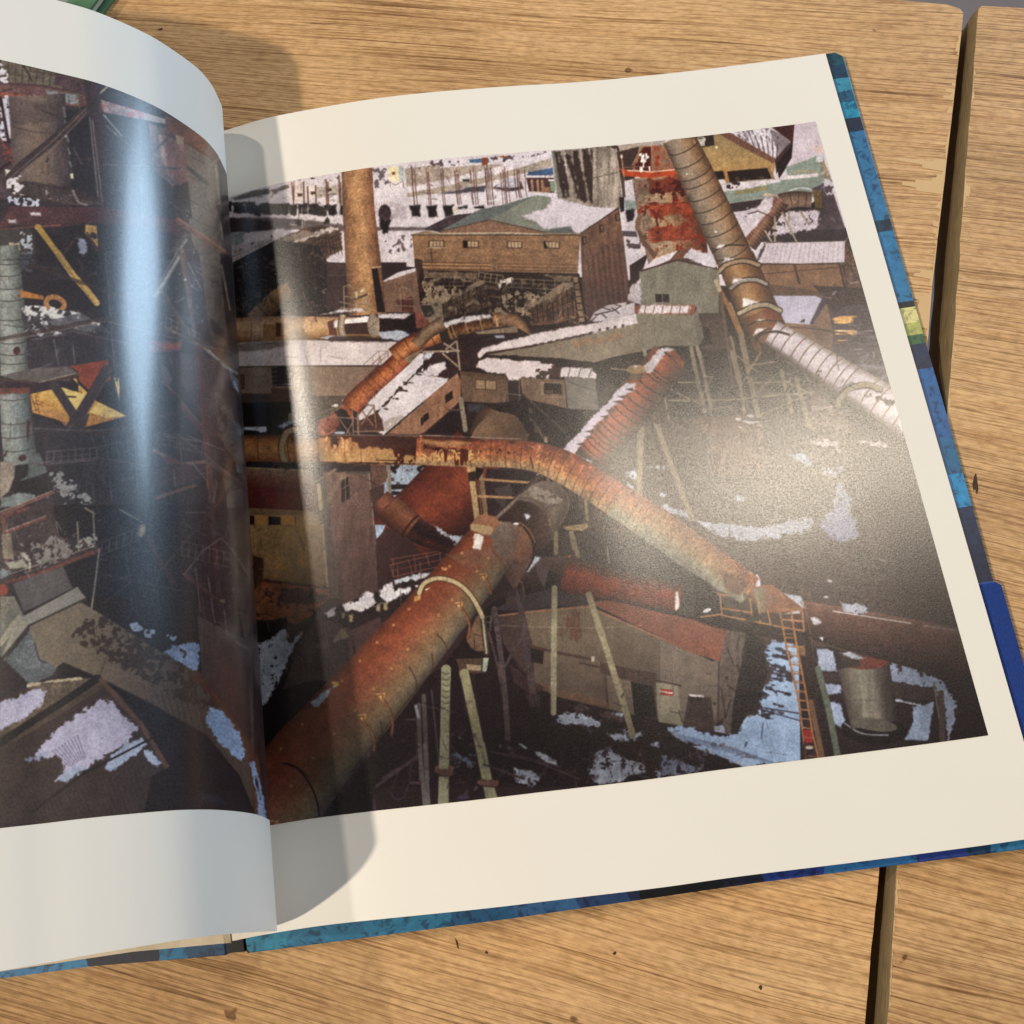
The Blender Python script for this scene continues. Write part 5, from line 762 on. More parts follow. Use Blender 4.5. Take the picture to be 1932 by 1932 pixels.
    line(smooth([(650, 950), (580, 980), (540, 1080), (545, 1180), (590, 1270)]), 66, '5c4530'); line(smooth([(655, 945), (585, 975), (545, 1080), (550, 1180), (600, 1270)]), 46, 'a08a6c', n=.12); lines([[(330, 1000), (335, 1220)], [(600, 1000), (590, 1100), (610, 1220)]], 7, '5a3014')
    poly([(200, 1225), (790, 1240), (800, 1300), (230, 1275)], '2c1d18', n=.2)
    frame(1250, 950, 650)
    PB = [(-60, 1130), (300, 1150), (560, 1155), (800, 1165), (1000, 1190), (1220, 1270), (1480, 1420), (1750, 1600), (2000, 1770)]
    tube(PB, [245, 245, 240, 245, 260, 290, 300, 300, 310], ['a08468', 'ad8a66', 'b07850', 'a9694a', 'a2603f', '9a5a42', '7c4634'][::-1], n=.14, s=.14, rings=[.1, .16, .22, .3, .36, .42, .46, .5, .545, .59, .63, .67, .71, .75, .79, .83, .87, .91, .95], rc='5a3224', rw=1.6, bulge=.15, ringa=.65, spots=('b98a5c', .75))
    poly([(-20, 1030), (200, 1030), (420, 1060), (300, 1100), (0, 1090)], 'a87a56', n=.15, rough=4); poly([(0, 1000), (420, 1020), (520, 1035), (400, 1050), (0, 1030)], '5d3428', rough=4); line([(0, 997), (860, 1030)], 5, 'b5aeb2', a=.8); poly([(0, 1060), (160, 1110), (360, 1130), (500, 1140), (330, 1160), (120, 1140), (0, 1120)], '4c221a', rough=6, n=.15); blots([(0, 1130), (480, 1140), (500, 1240), (0, 1240)], 'c79a68', .1, n=.12); blots([(0, 1120), (420, 1130), (420, 1250), (0, 1240)], '5a2a1c', .25, f=FV)
    blots([(640, 1120), (860, 1120), (860, 1190), (640, 1160)], '4c221c', .3); blots([(780, 1050), (1250, 1150), (1300, 1350), (1000, 1250)], 'd09a70', .5, a=.7)
    frame(1850, 900, 850)
    tube([(-60, 1310), (200, 1480), (480, 1680), (730, 1850), (830, 1920)], [230, 235, 230, 220, 205], ['92563c', 'a86c4a', 'b47c56', 'b18866', 'a09884', '8d8c80'], n=.12, s=.10, rings=[.06, .13, .2, .27, .34, .41, .48, .55, .62, .69, .76, .83, .9], rc='71452f', rw=1.6, bulge=.1, ringa=.55, curve=False, spots=('c39468', .7))
    frame(1950, 1550, 1000)
    tube([(-60, -20), (180, 150), (400, 315)], [212, 202, 170], ['9c6a4a', 'b08464', 'b09070', '9b9482', '858580'], n=.12, s=.08, rings=8, rc='71452f', rw=1.4, ringa=.5, curve=False)
    poly([(330, 250), (460, 300), (500, 340), (450, 400), (380, 380)], '84614f', n=.15, rough=3)
    frame(0, 0, 3024)
    clutter([(880, 770), (1050, 740), (1120, 880), (1000, 900)], 40, ['6b5248', '1c1416', '85705f'], 3, 30, .5, 2)
    clutter([(1000, 1400), (1500, 1400), (1250, 1480), (860, 1500), (850, 1380)], 160, ['4e3c44', '17101a', '6a5560', '8a90aa'], 3, 22, .5, 3)
    clutter([(1230, 780), (1500, 800), (1700, 900), (1800, 1120), (1400, 1050), (1230, 900)], 260, ['6e5a52', '3c2e2e', '857468', '53443f'], 3, 16, .35, 4)
    clutter([(440, 480), (560, 500), (640, 590), (440, 590)], 120, ['75655c', '15100f', '8a7a6c'], 2.5, 30, .45, 5)
    clutter([(1530, 650), (1660, 620), (1720, 850), (1600, 760)], 70, ['746a78', '3c3038', '8e8494'], 2.5, 26, .4, 6)
    clutter([(790, 1330), (900, 1250), (860, 1480), (700, 1500)], 40, ['55464c', '1a1216', '6c5c60'], 3, 50, .4, 8)
    clutter([(800, 520), (1090, 530), (1100, 610), (800, 600)], 160, ['9a8672', '241815', '6e5a4c', 'b9a690'], 3, 14, .5, 9)
    clutter([(460, 340), (640, 330), (640, 420), (460, 440)], 30, ['6a5a5c', 'e4dce4', '4a3c40'], 2.2, 12, .5, 10)
    clutter([(740, 330), (1040, 300), (1040, 370), (740, 400)], 50, ['7a6a6a', 'e4dce4', '5a4648'], 2.2, 14, .5, 11)
    clutter([(1250, 690), (1530, 700), (1530, 800), (1230, 790)], 110, ['9a8b78', '241a1a', '6e6054'], 2.6, 40, .45, 12)
    clutter([(1380, 1120), (1480, 1150), (1450, 1300), (1400, 1370)], 60, ['4c4a40', '15100f', '3a3630'], 4, 16, .6, 13)
    clutter([(480, 1060), (620, 1100), (560, 1200), (480, 1180)], 50, ['6a4632', '1f1512', '9a6a48'], 3, 20, .4, 14)
    clutter([(440, 380), (640, 360), (640, 600), (440, 600)], 90, ['8d7f7c', '241c1e', '5b4e4c'], 2, 22, .5, 31)
    clutter([(1000, 1400), (1450, 1170), (1450, 1480), (900, 1500)], 160, ['3a2c34', '100a10', '5f5058', '7a6c62'], 2.4, 34, .4, 32)
    clutter([(1150, 640), (1560, 700), (1700, 1100), (1250, 1000)], 260, ['7a685e', '38292a', '9a8a7c', '4a3c3a'], 2, 12, .35, 33)
    clutter([(480, 640), (640, 640), (700, 1000), (480, 1100)], 90, ['6a574c', '1a1211', '8a7664'], 2, 24, .35, 34)
    clutter([(1480, 280), (1560, 260), (1680, 760), (1560, 600)], 90, ['cfc4cf', '3a2c30', '8d7f84'], 2, 16, .4, 35)
    tone(1020, 1420, 420, 110, .6); tone(1800, 1250, 130, 260, .6); tone(560, 1230, 110, 150, .7); tone(1050, 1080, 260, 90, .8); tone(470, 560, 70, 240, .8); tone(900, 570, 200, 60, .82); tone(1330, 730, 160, 80, .8)
    tone(1500, 930, 260, 200, .85); tone(620, 1450, 150, 120, .8); tone(1000, 330, 500, 60, 1.05)
    # bleed into the gutter
    canvas[:, :372] = canvas[:, 372:400].mean(1, keepdims=True) * (1 + .12 * F7[:, :372, None])
def paint_left():
    canvas[:] = hx('3a2f33')
    # ---- upper bay (frame: top left quarter)
    frame(0, 0, 800)
    poly([(0, 300), (160, 420), (640, 570), (1120, 740), (1600, 1150), (1700, 2000), (0, 2000)], '453c42', n=.14, v=.06)
    poly([(10, 400), (160, 430), (420, 500), (640, 580), (640, 720), (330, 640), (0, 590)], '776a5e', n=.15, h=.08); bars((60, 430), (420, 510), (60, 580), (400, 640), 8, 5, '4b3f3c'); lines([[(0, 470), (420, 540)], [(0, 520), (300, 560)]], 5, '54473f'); line([(150, 430), (225, 570)], 9, '3a2b2b')
    poly([(400, 500), (620, 570), (640, 700), (380, 600)], '5b474c', n=.2, rough=4)
    poly([(-60, 580), (300, 610), (640, 700), (1000, 830), (1000, 860), (620, 770), (0, 690)], '7a5a58', n=.16, c2='6e4f50', ax=(0, 600, 900, 800)); poly([(-60, 650), (300, 690), (330, 710), (-60, 690)], '9c5e50', n=.12); line([(-60, 590), (300, 610), (600, 670), (1300, 920)], 12, '5c4347')
    poly([(330, 640), (560, 680), (560, 750), (340, 710)], '8d9092', n=.2, spots=('7a5652', .2)); poly([(720, 710), (1020, 800), (1060, 870), (740, 800)], 'a38f92', n=.2, spots=('a8605c', .1)); poly([(1020, 800), (1250, 870), (1400, 1000), (1250, 950), (1030, 870)], 'a89a98', n=.1)
    blots([(0, 460), (70, 520), (60, 600), (0, 560)], 'dcd4da', .0); oval(622, 662, 12, 10, 0, 'ece6ea'); poly([(710, 660), (770, 605), (780, 615), (715, 672)], 'a89a98')
    # strip of snow yard at the far left
    poly([(-80, 690), (60, 700), (110, 1180), (80, 1420), (-80, 1400)], '5b4a50', n=.2); blots([(0, 690), (50, 690), (80, 1000), (40, 1020), (0, 950)], 'd3cfdc', -.1); lines([[(5, 700), (60, 1010)], [(0, 1210), (110, 1130)]], 22, '452a2e'); blots([(0, 1000), (100, 1050), (110, 1200), (40, 1180)], '8a4a44', .1); poly([(40, 1210), (80, 1220), (70, 1260), (40, 1270)], 'e3d9c6', rough=3)
    # big tank
    tube([(265, 680), (280, 1000), (310, 1340)], [400, 405, 400], ['6b5c5a', '7d6c66', '867265', '7c695f', '665857', '4a4046'], n=.09, v=.06, curve=False); line(smooth([(90, 905), (250, 940), (440, 960)]), 6, '50433f', a=.8); lines([[(210, 950), (225, 1120)], [(330, 960), (340, 1300)]], 5, '5d4f4a', a=.6); poly([(60, 700), (480, 760), (480, 850), (80, 900)], '5a4a4c', a=.5, rough=6)
    poly([(460, 780), (640, 790), (700, 1100), (730, 1460), (520, 1400), (480, 1100)], '39353b', n=.12); bars((455, 770), (505, 1250), (466, 830), (520, 1275), 6, 14, '8d8a8c', a=.7)
    line([(445, 760), (512, 1260)], 6, '77716f', a=.6); poly([(500, 1240), (520, 1235), (525, 1272), (505, 1275)], 'd9d3b8'); poly([(455, 930), (470, 928), (475, 975), (462, 985)], 'b9b5b2')
    lines([[(635, 560), (690, 900), (740, 1450)]], 90, '4c3c3f', n=.12); lines([[(660, 860), (730, 1440)], [(640, 840), (700, 1400)]], 10, '8b8583', a=.8)
    line([(40, 1300), (140, 1190), (330, 1040), (620, 785)], 62, '4f4043', n=.1); line([(60, 1280), (350, 1030), (620, 770)], 8, '7b6a66'); line([(90, 1310), (360, 1080), (620, 800)], 7, '8a7470', a=.8)
    poly([(740, 800), (1260, 900), (1300, 1400), (1260, 1560), (760, 1500)], '4a444a', n=.08, v=.05); line([(740, 820), (870, 970)], 12, '8d9296'); poly([(1060, 880), (1330, 960), (1340, 1290), (1230, 1330), (1090, 1200)], '7d6a68', n=.12, v=.12)
    # machine deck
    poly([(80, 1290), (240, 1300), (560, 1340), (740, 1460), (560, 1470), (80, 1400)], '4f4040', n=.2, h=.15, rough=3); lines([[(100, 1330), (540, 1420), (740, 1460)], [(140, 1380), (560, 1460)]], 10, '6a5552'); blots([(60, 1290), (140, 1260), (180, 1400), (60, 1360)], 'd9ced0', .1); blots([(60, 1400), (270, 1430), (270, 1460), (80, 1460)], 'c3c3d4', -.1)
    poly([(120, 1380), (200, 1300), (540, 1370), (580, 1440), (400, 1430)], '564848', n=.2, spots=('81767a', .6)); line(smooth([(520, 1360), (560, 1440), (620, 1460)]), 18, '8d8280')
    line(smooth([(0, 1640), (80, 1580), (400, 1590), (700, 1560), (1290, 1590)]), 60, '5c4143', n=.16); poly([(70, 1470), (740, 1480), (1270, 1570), (1300, 1620), (1270, 1670), (900, 1600), (700, 1590), (60, 1600), (0, 1640), (0, 1600)], '664447', n=.16, spots=('573a3e', .4)); line([(0, 1640), (200, 1620), (430, 1605)], 10, '9a5f55')
    poly([(210, 1515), (285, 1520), (290, 1538), (230, 1535)], 'dcd6da', rough=2); poly([(60, 1570), (110, 1565), (120, 1590), (70, 1590)], 'c5bdbf', rough=2); poly([(0, 1640), (230, 1620), (260, 1900), (0, 2000)], '5b5452', n=.12)
    # right bay behind the glare
    poly([(1180, 820), (1400, 920), (1560, 1120), (1600, 1240), (1400, 1100), (1180, 950)], '7e5248', n=.18, h=.1); line(smooth([(1180, 950), (1400, 1060), (1560, 1170)]), 14, '5f4740')
    poly([(1250, 960), (1310, 980), (1310, 1080), (1270, 1070)], 'a88f7d'); poly([(1130, 960), (1180, 970), (1200, 1230), (1150, 1150)], 'b59a90', a=.8)
    poly([(1320, 1020), (1560, 1180), (1600, 1300), (1640, 2000), (1400, 2000), (1340, 1500)], '81756a', c2='6a5c52', ax=(1350, 1300, 1600, 1300), n=.1, v=.06, spots=('8f6e5a', .7)); lines([[(1350, 1260), (1500, 1320)], [(1360, 1430), (1560, 1540)], [(1380, 1560), (1590, 1660)], [(1370, 1120), (1490, 1180)]], 5, '4e4744'); line([(1340, 1195), (1480, 1310)], 26, '484648')
    poly([(1560, 1120), (1610, 1260), (1650, 2000), (1590, 2000), (1570, 1500)], '4a3d38', n=.15); line([(1500, 1180), (1560, 1130)], 20, '8e7a6c'); line([(1540, 1180), (1590, 1700)], 18, 'a08b79'); line(smooth([(1560, 1480), (1600, 1600), (1620, 1800)]), 40, '352c2c')
    poly([(1230, 1330), (1340, 1290), (1370, 1560), (1280, 1560)], '3b3a42', n=.2); poly([(1150, 960), (1330, 1060), (1340, 1290), (1280, 1330), (1200, 1200)], '8d6260', n=.12, a=.7); blots([(1280, 1480), (1340, 1490), (1320, 1560)], 'b5bac8', .1)
    line([(1270, 1570), (1420, 1680), (1600, 1800)], 40, '8a5f50', n=.15); line([(1270, 1560), (1420, 1660), (1610, 1790)], 10, 'a67a60'); line([(1330, 1690), (1140, 1932)], 50, '6f6a66'); line([(1345, 1695), (1165, 1932)], 10, 'aca59d'); line([(1320, 1685), (1130, 1920)], 8, '4a4444'); lines([[(1340, 1690), (1400, 1800), (1410, 1932)], [(1280, 1840), (1310, 1932)]], 22, '48403f'); poly([(1340, 1830), (1400, 1850), (1390, 1932), (1290, 1932)], '35333a', n=.2)
    # door frames in yellow light, upper left low
    poly([(260, 1640), (700, 1600), (720, 1932), (300, 1932)], '3f353a', n=.15); line([(270, 1620), (520, 1960)], 46, 'd0aa60', n=.06); line([(255, 1640), (500, 1960)], 8, '40302a')
    poly([(610, 1600), (690, 1610), (700, 1760), (670, 1750), (605, 1660)], 'c9a466'); oval(668, 1680, 28, 20, 40, '4b3c3a'); poly([(550, 1700), (585, 1690), (610, 1720), (620, 1800), (600, 1840), (560, 1800)], 'a8abc4', rough=4); lines([[(520, 1720), (450, 1820)], [(620, 1660), (700, 1790)]], 16, '6c4a40'); blots([(130, 1650), (230, 1680), (220, 1790), (140, 1780)], 'c6c9d4', .2); poly([(70, 1740), (140, 1730), (150, 1790), (90, 1800)], 'd4c3a2', rough=4)
    blots([(110, 1780), (230, 1800), (220, 1932), (130, 1932)], '7d8490', .1)
    # ---- middle (second frame)
    frame(0, 750, 800)
    poly([(120, 0), (1700, 0), (1750, 1932), (0, 1932), (0, 0)], '39323a', n=.16, v=.08, a=.55)
    line([(410, -10), (520, 150), (620, 260), (690, 350)], 44, 'cda765')
    line([(400, 0), (680, 360)], 6, '5a4a34', a=.5)
    tube([(55, -60), (80, 400), (105, 860)], [150, 200, 200], ['8d8e8a', 'a3a39c', '9b9c96', '81837f', '5d6060'], n=.12, curve=False, rings=[.13, .22, .32, .41, .56, .74, .83, .9], rc='4a4442', rw=2.2, bulge=-.2, spots=('6b4a42', .72)); oval(120, 690, 26, 28, 0, '5c3432', n=.3)
    poly([(140, 255), (310, 300), (310, 325), (150, 310)], 'b8793f'); line(smooth([(370, 410), (330, 360), (345, 315), (400, 308), (450, 340), (455, 380), (420, 408)]), 36, 'b38054'); poly([(330, 400), (380, 400), (380, 430)], 'bd9068')
    poly([(150, 400), (560, 400), (800, 560), (760, 600), (180, 590)], '554f55', n=.2); blots([(160, 380), (330, 380), (560, 430), (540, 440), (330, 455), (180, 440)], 'd9d3d3', -.15); blots([(200, 460), (340, 470), (380, 560), (500, 580), (330, 590), (210, 550)], 'c9c5cc', .1); poly([(330, 480), (560, 420), (720, 500), (640, 560), (360, 500)], '77747a', n=.15, a=.8); poly([(640, 480), (715, 490), (710, 510), (660, 500)], 'd2cfce', rough=3); clutter([(150, 380), (560, 400), (760, 590), (180, 600)], 60, ['e0dcdc', '2e282c', '8f8c92'], 5, 40, .6, 3)
    poly([(190, 600), (760, 560), (780, 760), (480, 800), (210, 820)], '464047', n=.12, v=.1); lines([[(385, 610), (415, 780)], [(520, 650), (535, 780)]], 8, '8f8f92', a=.7)
    poly([(0, 870), (210, 820), (480, 800), (560, 850), (540, 900), (200, 920)], '6e6562', n=.1); line([(0, 900), (270, 925), (540, 870)], 24, '5c4440'); line([(280, 915), (540, 850)], 8, '9a8c84'); poly([(0, 900), (220, 925), (440, 900), (400, 980), (220, 990), (0, 960)], '42313a', n=.12)
    poly([(490, 800), (770, 755), (790, 900), (640, 975), (560, 900), (560, 840)], 'a05038', n=.1)
    poly([(500, 890), (545, 890), (560, 930), (690, 1050), (905, 1155), (600, 1238), (230, 1130), (215, 1000), (440, 950), (545, 1000)], 'e2b768', c2='c68a4c', ax=(500, 950, 480, 1230), n=.1, spots=('ac773c', .35)); poly([(470, 930), (560, 990), (560, 930), (510, 880)], '3a2c30')
    poly([(440, 950), (620, 1010), (560, 1120), (520, 1120)], 'efcf82', n=.05); poly([(700, 1055), (900, 1155), (760, 1170), (640, 1130)], 'ecca7c', n=.06); poly([(230, 1100), (420, 1120), (500, 1200), (480, 1225)], 'c08a58', a=.7, rough=4)
    lines([[(220, 1000), (260, 1120)], [(235, 1060), (290, 1080)], [(250, 1010), (280, 1130)]], 7, '7a5228'); oval(510, 1018, 40, 6, 5, '4c3524')
    line([(390, 940), (560, 1200)], 66, '4b4147', n=.08); line([(760, 830), (660, 1000), (560, 1160), (330, 1500)], 76, '50454b', n=.1); poly([(490, 1130), (640, 1140), (600, 1260), (500, 1260)], '4b4147'); line([(520, 1210), (330, 1460)], 12, '7a7076', a=.7); line([(780, 850), (600, 1180)], 8, '7a6a70', a=.6)
    poly([(810, 880), (850, 885), (855, 960), (850, 1050), (835, 980)], 'd9c184')
    poly([(220, 1150), (500, 1250), (900, 1240), (1000, 1932), (300, 1932), (240, 1300)], '3f3a42', n=.1, v=.14, a=.9); bars((640, 1250), (980, 1250), (700, 1450), (1000, 1480), 5, 5, '8690a4', a=.6); lines([[(700, 1380), (860, 1340)], [(850, 1620), (1000, 1590)], [(780, 1580), (800, 1760)], [(660, 1640), (680, 1932)]], 6, '7d8699', a=.6)
    tube([(100, 970), (120, 1250), (150, 1500)], [215, 225, 240], ['8f9090', '9c9e9a', '8f9494', '737a7a', '565c5e'], n=.12, v=.06, curve=False, rings=[.1, .42, .6, .78], rc='4a4442', rw=2.2, bulge=-.2, spots=('74503f', .72)); poly([(0, 960), (200, 955), (215, 990), (0, 1000)], '7a4a40', n=.15, rough=3); poly([(190, 1180), (215, 1200), (200, 1350), (190, 1300)], '5a2f34'); oval(160, 1455, 30, 22, -20, '58323a', n=.3); poly([(60, 1390), (20, 1440), (40, 1450)], '5a3230'); poly([(205, 1440), (280, 1420), (340, 1560), (240, 1590), (90, 1640), (200, 1580)], '6e7473', n=.1)
    poly([(0, 1480), (110, 1490), (100, 1600), (60, 1700), (0, 1740)], 'a09084', n=.14); poly([(90, 1620), (300, 1600), (360, 1700), (180, 1760), (90, 1700)], '2f2428', n=.2, rough=3); poly([(0, 1740), (150, 1700), (250, 1720), (180, 1790), (0, 1810)], '848a8a', n=.12, rough=3)
    # debris and truss low left
    blots([(340, 1570), (430, 1560), (560, 1660), (660, 1770), (640, 1790), (430, 1720)], '9a979c', .0); clutter([(340, 1560), (560, 1640), (700, 1800), (400, 1932), (340, 1760)], 60, ['b5b0b2', '2a2428', '7a7478'], 5, 40, .6, 5); line([(0, 1860), (380, 1700)], 22, '7d5a54', n=.2); line([(0, 1840), (370, 1690)], 8, 'a08a82'); poly([(0, 1880), (380, 1730), (400, 1932), (0, 1932)], '4c3a3e', n=.2); line([(800, 1800), (900, 1850), (1020, 1932)], 8, '9a938e')
    # right bay, pipes and frames
    poly([(1160, 0), (1500, 0), (1640, 700), (1720, 1300), (1750, 1932), (1100, 1932), (1050, 1100)], '3d3036', n=.18, v=.06); poly([(1160, 40), (1420, 60), (1480, 500), (1300, 500), (1170, 400)], '44444e', n=.15); clutter([(1170, 60), (1440, 80), (1480, 480), (1200, 460)], 60, ['8f96a8', 'c3c8d6', '2b2730', '6a5f5c'], 5, 60, .6, 6)
    line([(1290, -20), (1110, 290)], 50, '8d857d'); line([(1300, -10), (1120, 280)], 10, 'b5ada4'); line([(1280, -20), (1090, 290)], 8, '4a4346'); line([(1310, 0), (1360, 330), (1420, 900), (1460, 1250), (1520, 1932)], 30, '73504a', n=.15); line([(1290, 0), (1350, 350), (1400, 650)], 26, '76695f'); line([(1150, 260), (1250, 430), (1310, 520)], 28, '85705f'); lines([[(1340, 60), (1440, 260)], [(1400, 120), (1440, 150)]], 8, '8a8278'); blots([(1270, 120), (1330, 110), (1320, 180)], 'd3d8e6', 0.)
    poly([(1420, 0), (1580, 0), (1630, 700), (1680, 820), (1560, 760), (1490, 540)], '7b7168', c2='64574e', ax=(1420, 200, 1640, 300), n=.1, v=.06); lines([[(1440, 60), (1590, 120)], [(1460, 160), (1600, 240)], [(1480, 300), (1610, 380)], [(1500, 420), (1620, 480)]], 5, '504843'); poly([(1490, 440), (1610, 560), (1620, 620), (1500, 540)], '46403e', n=.15)
    poly([(1570, 0), (1640, 0), (1690, 700), (1640, 700), (1600, 400)], '33282a'); lines([[(1580, 80), (1640, 400)]], 14, '8b7360'); line([(1220, 550), (1420, 640), (1640, 820)], 22, '9a7c62'); line([(1190, 540), (1300, 520), (1430, 640), (1560, 680)], 36, '5c4a46', n=.2)
    poly([(1060, 620), (1290, 620), (1300, 690), (1060, 710)], '7d4844', n=.25, spots=('5c5054', .4)); poly([(1160, 640), (1290, 640), (1280, 675), (1160, 680)], '9c4f40'); line([(1060, 712), (1440, 690)], 14, '3a2c2e'); line([(1490, 690), (1600, 800), (1690, 850)], 22, 'a09a92'); line([(1510, 670), (1640, 800)], 16, '8a5a44')
    poly([(1280, 700), (1560, 760), (1660, 900), (1720, 1300), (1500, 1300), (1440, 1200), (1290, 900)], '5e4a4c', n=.14, v=.1); poly([(1150, 780), (1200, 820), (1230, 900), (1200, 940), (1160, 900)], '6d5c58', n=.1); line([(1160, 920), (1280, 1060), (1450, 1260)], 44, '6b423e', n=.12)
    line([(1180, 920), (1450, 1240)], 8, '8d5f56'); poly([(1110, 880), (1290, 1040), (1290, 1250), (1100, 1300)], '2a2228', n=.15); line([(1420, 660), (1460, 1250), (1530, 1932)], 44, '70433a', n=.14); line([(1410, 700), (1450, 1250), (1510, 1900)], 8, '8f6052', a=.7)
    poly([(1530, 980), (1640, 1060), (1700, 1300), (1730, 1560), (1560, 1300)], '7b6a5f', n=.2, spots=('4a3c3a', .3)); poly([(1560, 1100), (1620, 1150), (1620, 1240), (1570, 1180)], '4a3c3c'); poly([(1630, 820), (1700, 900), (1710, 1000), (1660, 950)], '7d8088'); poly([(1660, 1180), (1720, 1230), (1740, 1560), (1690, 1560)], '6e6a6c', n=.15, v=.15); line([(1670, 910), (1695, 975)], 10, 'c3d0e6'); line([(1560, 1280), (1700, 1500)], 22, '7a5a4e')
    line([(1100, 1400), (1290, 1500), (1480, 1480), (1620, 1570), (1700, 1660)], 26, '8f6a58', n=.15); poly([(1100, 1540), (1300, 1490), (1460, 1520), (1430, 1600), (1240, 1660), (1120, 1640)], '5b3c3c', n=.2, v=.1); poly([(1160, 1440), (1260, 1460), (1270, 1490), (1180, 1500)], '7f4a44', n=.2); lines([[(1280, 1330), (1300, 1500)], [(1180, 1300), (1440, 1340)], [(1350, 1300), (1600, 1400)], [(1370, 1490), (1480, 1620), (1480, 1660)], [(1240, 1540), (1250, 1660)]], 9, '92847e', a=.8); line([(1125, 1735), (1390, 1650)], 24, '8a6452', n=.15)
    poly([(1590, 1600), (1750, 1640), (1790, 1932), (1640, 1932)], '6d6159', n=.12, v=.12); line([(1540, 1620), (1470, 1932)], 28, '5c5250'); line([(1550, 1630), (1490, 1932)], 6, '8f8a86'); poly([(1730, 1400), (1760, 1660), (1780, 1932), (1730, 1932)], '57504c', n=.15, v=.15)
    clutter([(1100, 1250), (1500, 1300), (1520, 1932), (1000, 1932)], 140, ['77605a', '1d161b', '8f8684'], 5, 70, .4, 7); clutter([(300, 1500), (1000, 1300), (1050, 1900), (500, 1900)], 90, ['5f5c68', '221d24', '7d7a86'], 5, 60, .35, 8)
    # ---- lower part (third frame)
    frame(0, 1500, 900)
    poly([(340, -20), (1300, -20), (1600, 900), (1700, 2000), (500, 2000), (300, 600)], '2c2226', n=.18, v=.06); poly([(600, 0), (1130, 0), (1050, 300), (700, 700), (560, 560)], '262634', n=.12)
    poly([(520, 560), (760, 560), (1250, 800), (1280, 1060), (1000, 900)], '281d1b', n=.15); blots([(830, 740), (890, 730), (900, 770), (850, 775)], '94a0ba', -.4); blots([(920, 780), (975, 780), (970, 820), (925, 810)], '94a0ba', -.4); blots([(1065, 810), (1110, 820), (1100, 835)], '94a0ba', -.6)
    poly([(1020, 910), (1100, 870), (1160, 860), (1210, 840), (1260, 870), (1275, 980), (1240, 1040), (1130, 980)], '8fa2c6', rough=6, n=.14, spots=('3a3040', .7)); line(smooth([(1145, 900), (1175, 920), (1165, 945)]), 16, '4a4046')
    # truss
    poly([(0, 40), (340, 30), (380, 180), (620, 230), (630, 290), (220, 420), (80, 480), (0, 480)], '4e3f41', n=.25); lines([[(20, 160), (290, 60)], [(0, 60), (180, 0)], [(40, 470), (240, 420), (620, 270)], [(20, 60), (40, 330)]], 22, '7c4c46', n=.2); lines([[(30, 150), (290, 50)], [(60, 420), (600, 240)]], 7, '9a8a84'); lines([[(490, 90), (500, 270)], [(590, 20), (600, 230)], [(540, 0), (600, 40)], [(350, 180), (350, 330)], [(630, 260), (600, 500), (580, 640)]], 12, '8f8680')
    blots([(190, 220), (350, 180), (460, 240), (440, 300), (260, 380), (200, 300)], '8b8480', .0); poly([(120, 275), (180, 300), (200, 340), (190, 410), (170, 340)], 'c0b9a8', rough=3); blots([(480, 190), (600, 170), (620, 240), (490, 245)], 'a5a09c', .1); poly([(40, 350), (150, 320), (180, 380), (60, 390)], 'a8a294', rough=2); poly([(0, 380), (80, 400), (40, 440), (0, 450)], '7e848a', rough=2); poly([(10, 170), (70, 160), (90, 330), (20, 320)], '8c8070', n=.15); oval(20, 520, 30, 40, 0, '9c4a38')
    clutter([(0, 40), (340, 30), (600, 240), (200, 420), (0, 400)], 90, ['b5ada8', '2a2024', '8a5a50'], 6, 60, .5, 9)
    # duct, elbow and long spotted pipe
    poly([(80, 480), (400, 370), (460, 510), (150, 660)], '676162', n=.08); poly([(0, 560), (90, 560), (150, 680), (160, 760), (20, 940), (0, 940)], '837c70', n=.14, c2='6e6f6c', ax=(0, 560, 60, 900)); line([(120, 700), (0, 860)], 40, 'a09887', n=.1)
    poly([(120, 670), (190, 740), (60, 900), (30, 970), (10, 940)], '9a9488', n=.06); line([(190, 745), (20, 950)], 20, '4a443e'); poly([(30, 970), (200, 760), (250, 900), (360, 1010), (340, 1060), (190, 1120)], '6a6d72', n=.1, rough=2); oval(190, 930, 90, 90, 0, '7e8184', a=.5, n=.2)
    poly([(180, 740), (500, 590), (620, 660), (1250, 1060), (1420, 1240), (1560, 1440), (1620, 1640), (1600, 1932), (1520, 1932), (1310, 1440), (960, 1240), (620, 1070), (400, 980), (360, 1010), (260, 950), (220, 860)], '837667', c2='5f4c44', ax=(400, 700, 1400, 1500), n=.07); poly([(140, 690), (490, 500), (545, 570), (180, 745)], '8f8a86', n=.06); line([(180, 748), (545, 575)], 14, '4c443e'); line([(300, 900), (480, 730)], 5, '6d6354'); line(smooth([(220, 860), (250, 960), (290, 980)]), 12, '57494a'); line([(630, 1070), (680, 930)], 8, '5c5148')
    blots([(560, 700), (680, 690), (900, 830), (1250, 1060), (1420, 1250), (1340, 1280), (1100, 1200), (850, 1060), (700, 960), (560, 880), (440, 830)], '46342c', .12, n=.15, sharp=10); blots([(440, 780), (700, 740), (1280, 1150), (1300, 1230), (900, 1080), (700, 980)], '4a382f', .42, n=.15); line(smooth([(1240, 1060), (1420, 1240), (1540, 1420), (1610, 1600), (1640, 1932)]), 60, '6b3f2c', n=.14)
    poly([(180, 1130), (370, 1080), (420, 985), (620, 1075), (1310, 1440), (1520, 1700), (1640, 2000), (900, 2000), (1080, 1640), (900, 1300), (640, 1100)], '261a1a', n=.12); poly([(1120, 1350), (1310, 1440), (1520, 1720), (1600, 2000), (1000, 2000), (960, 1600)], '2b2026', n=.1, v=.08); poly([(1250, 1800), (1400, 1820), (1440, 1900), (1300, 1850)], '33303f', rough=5)
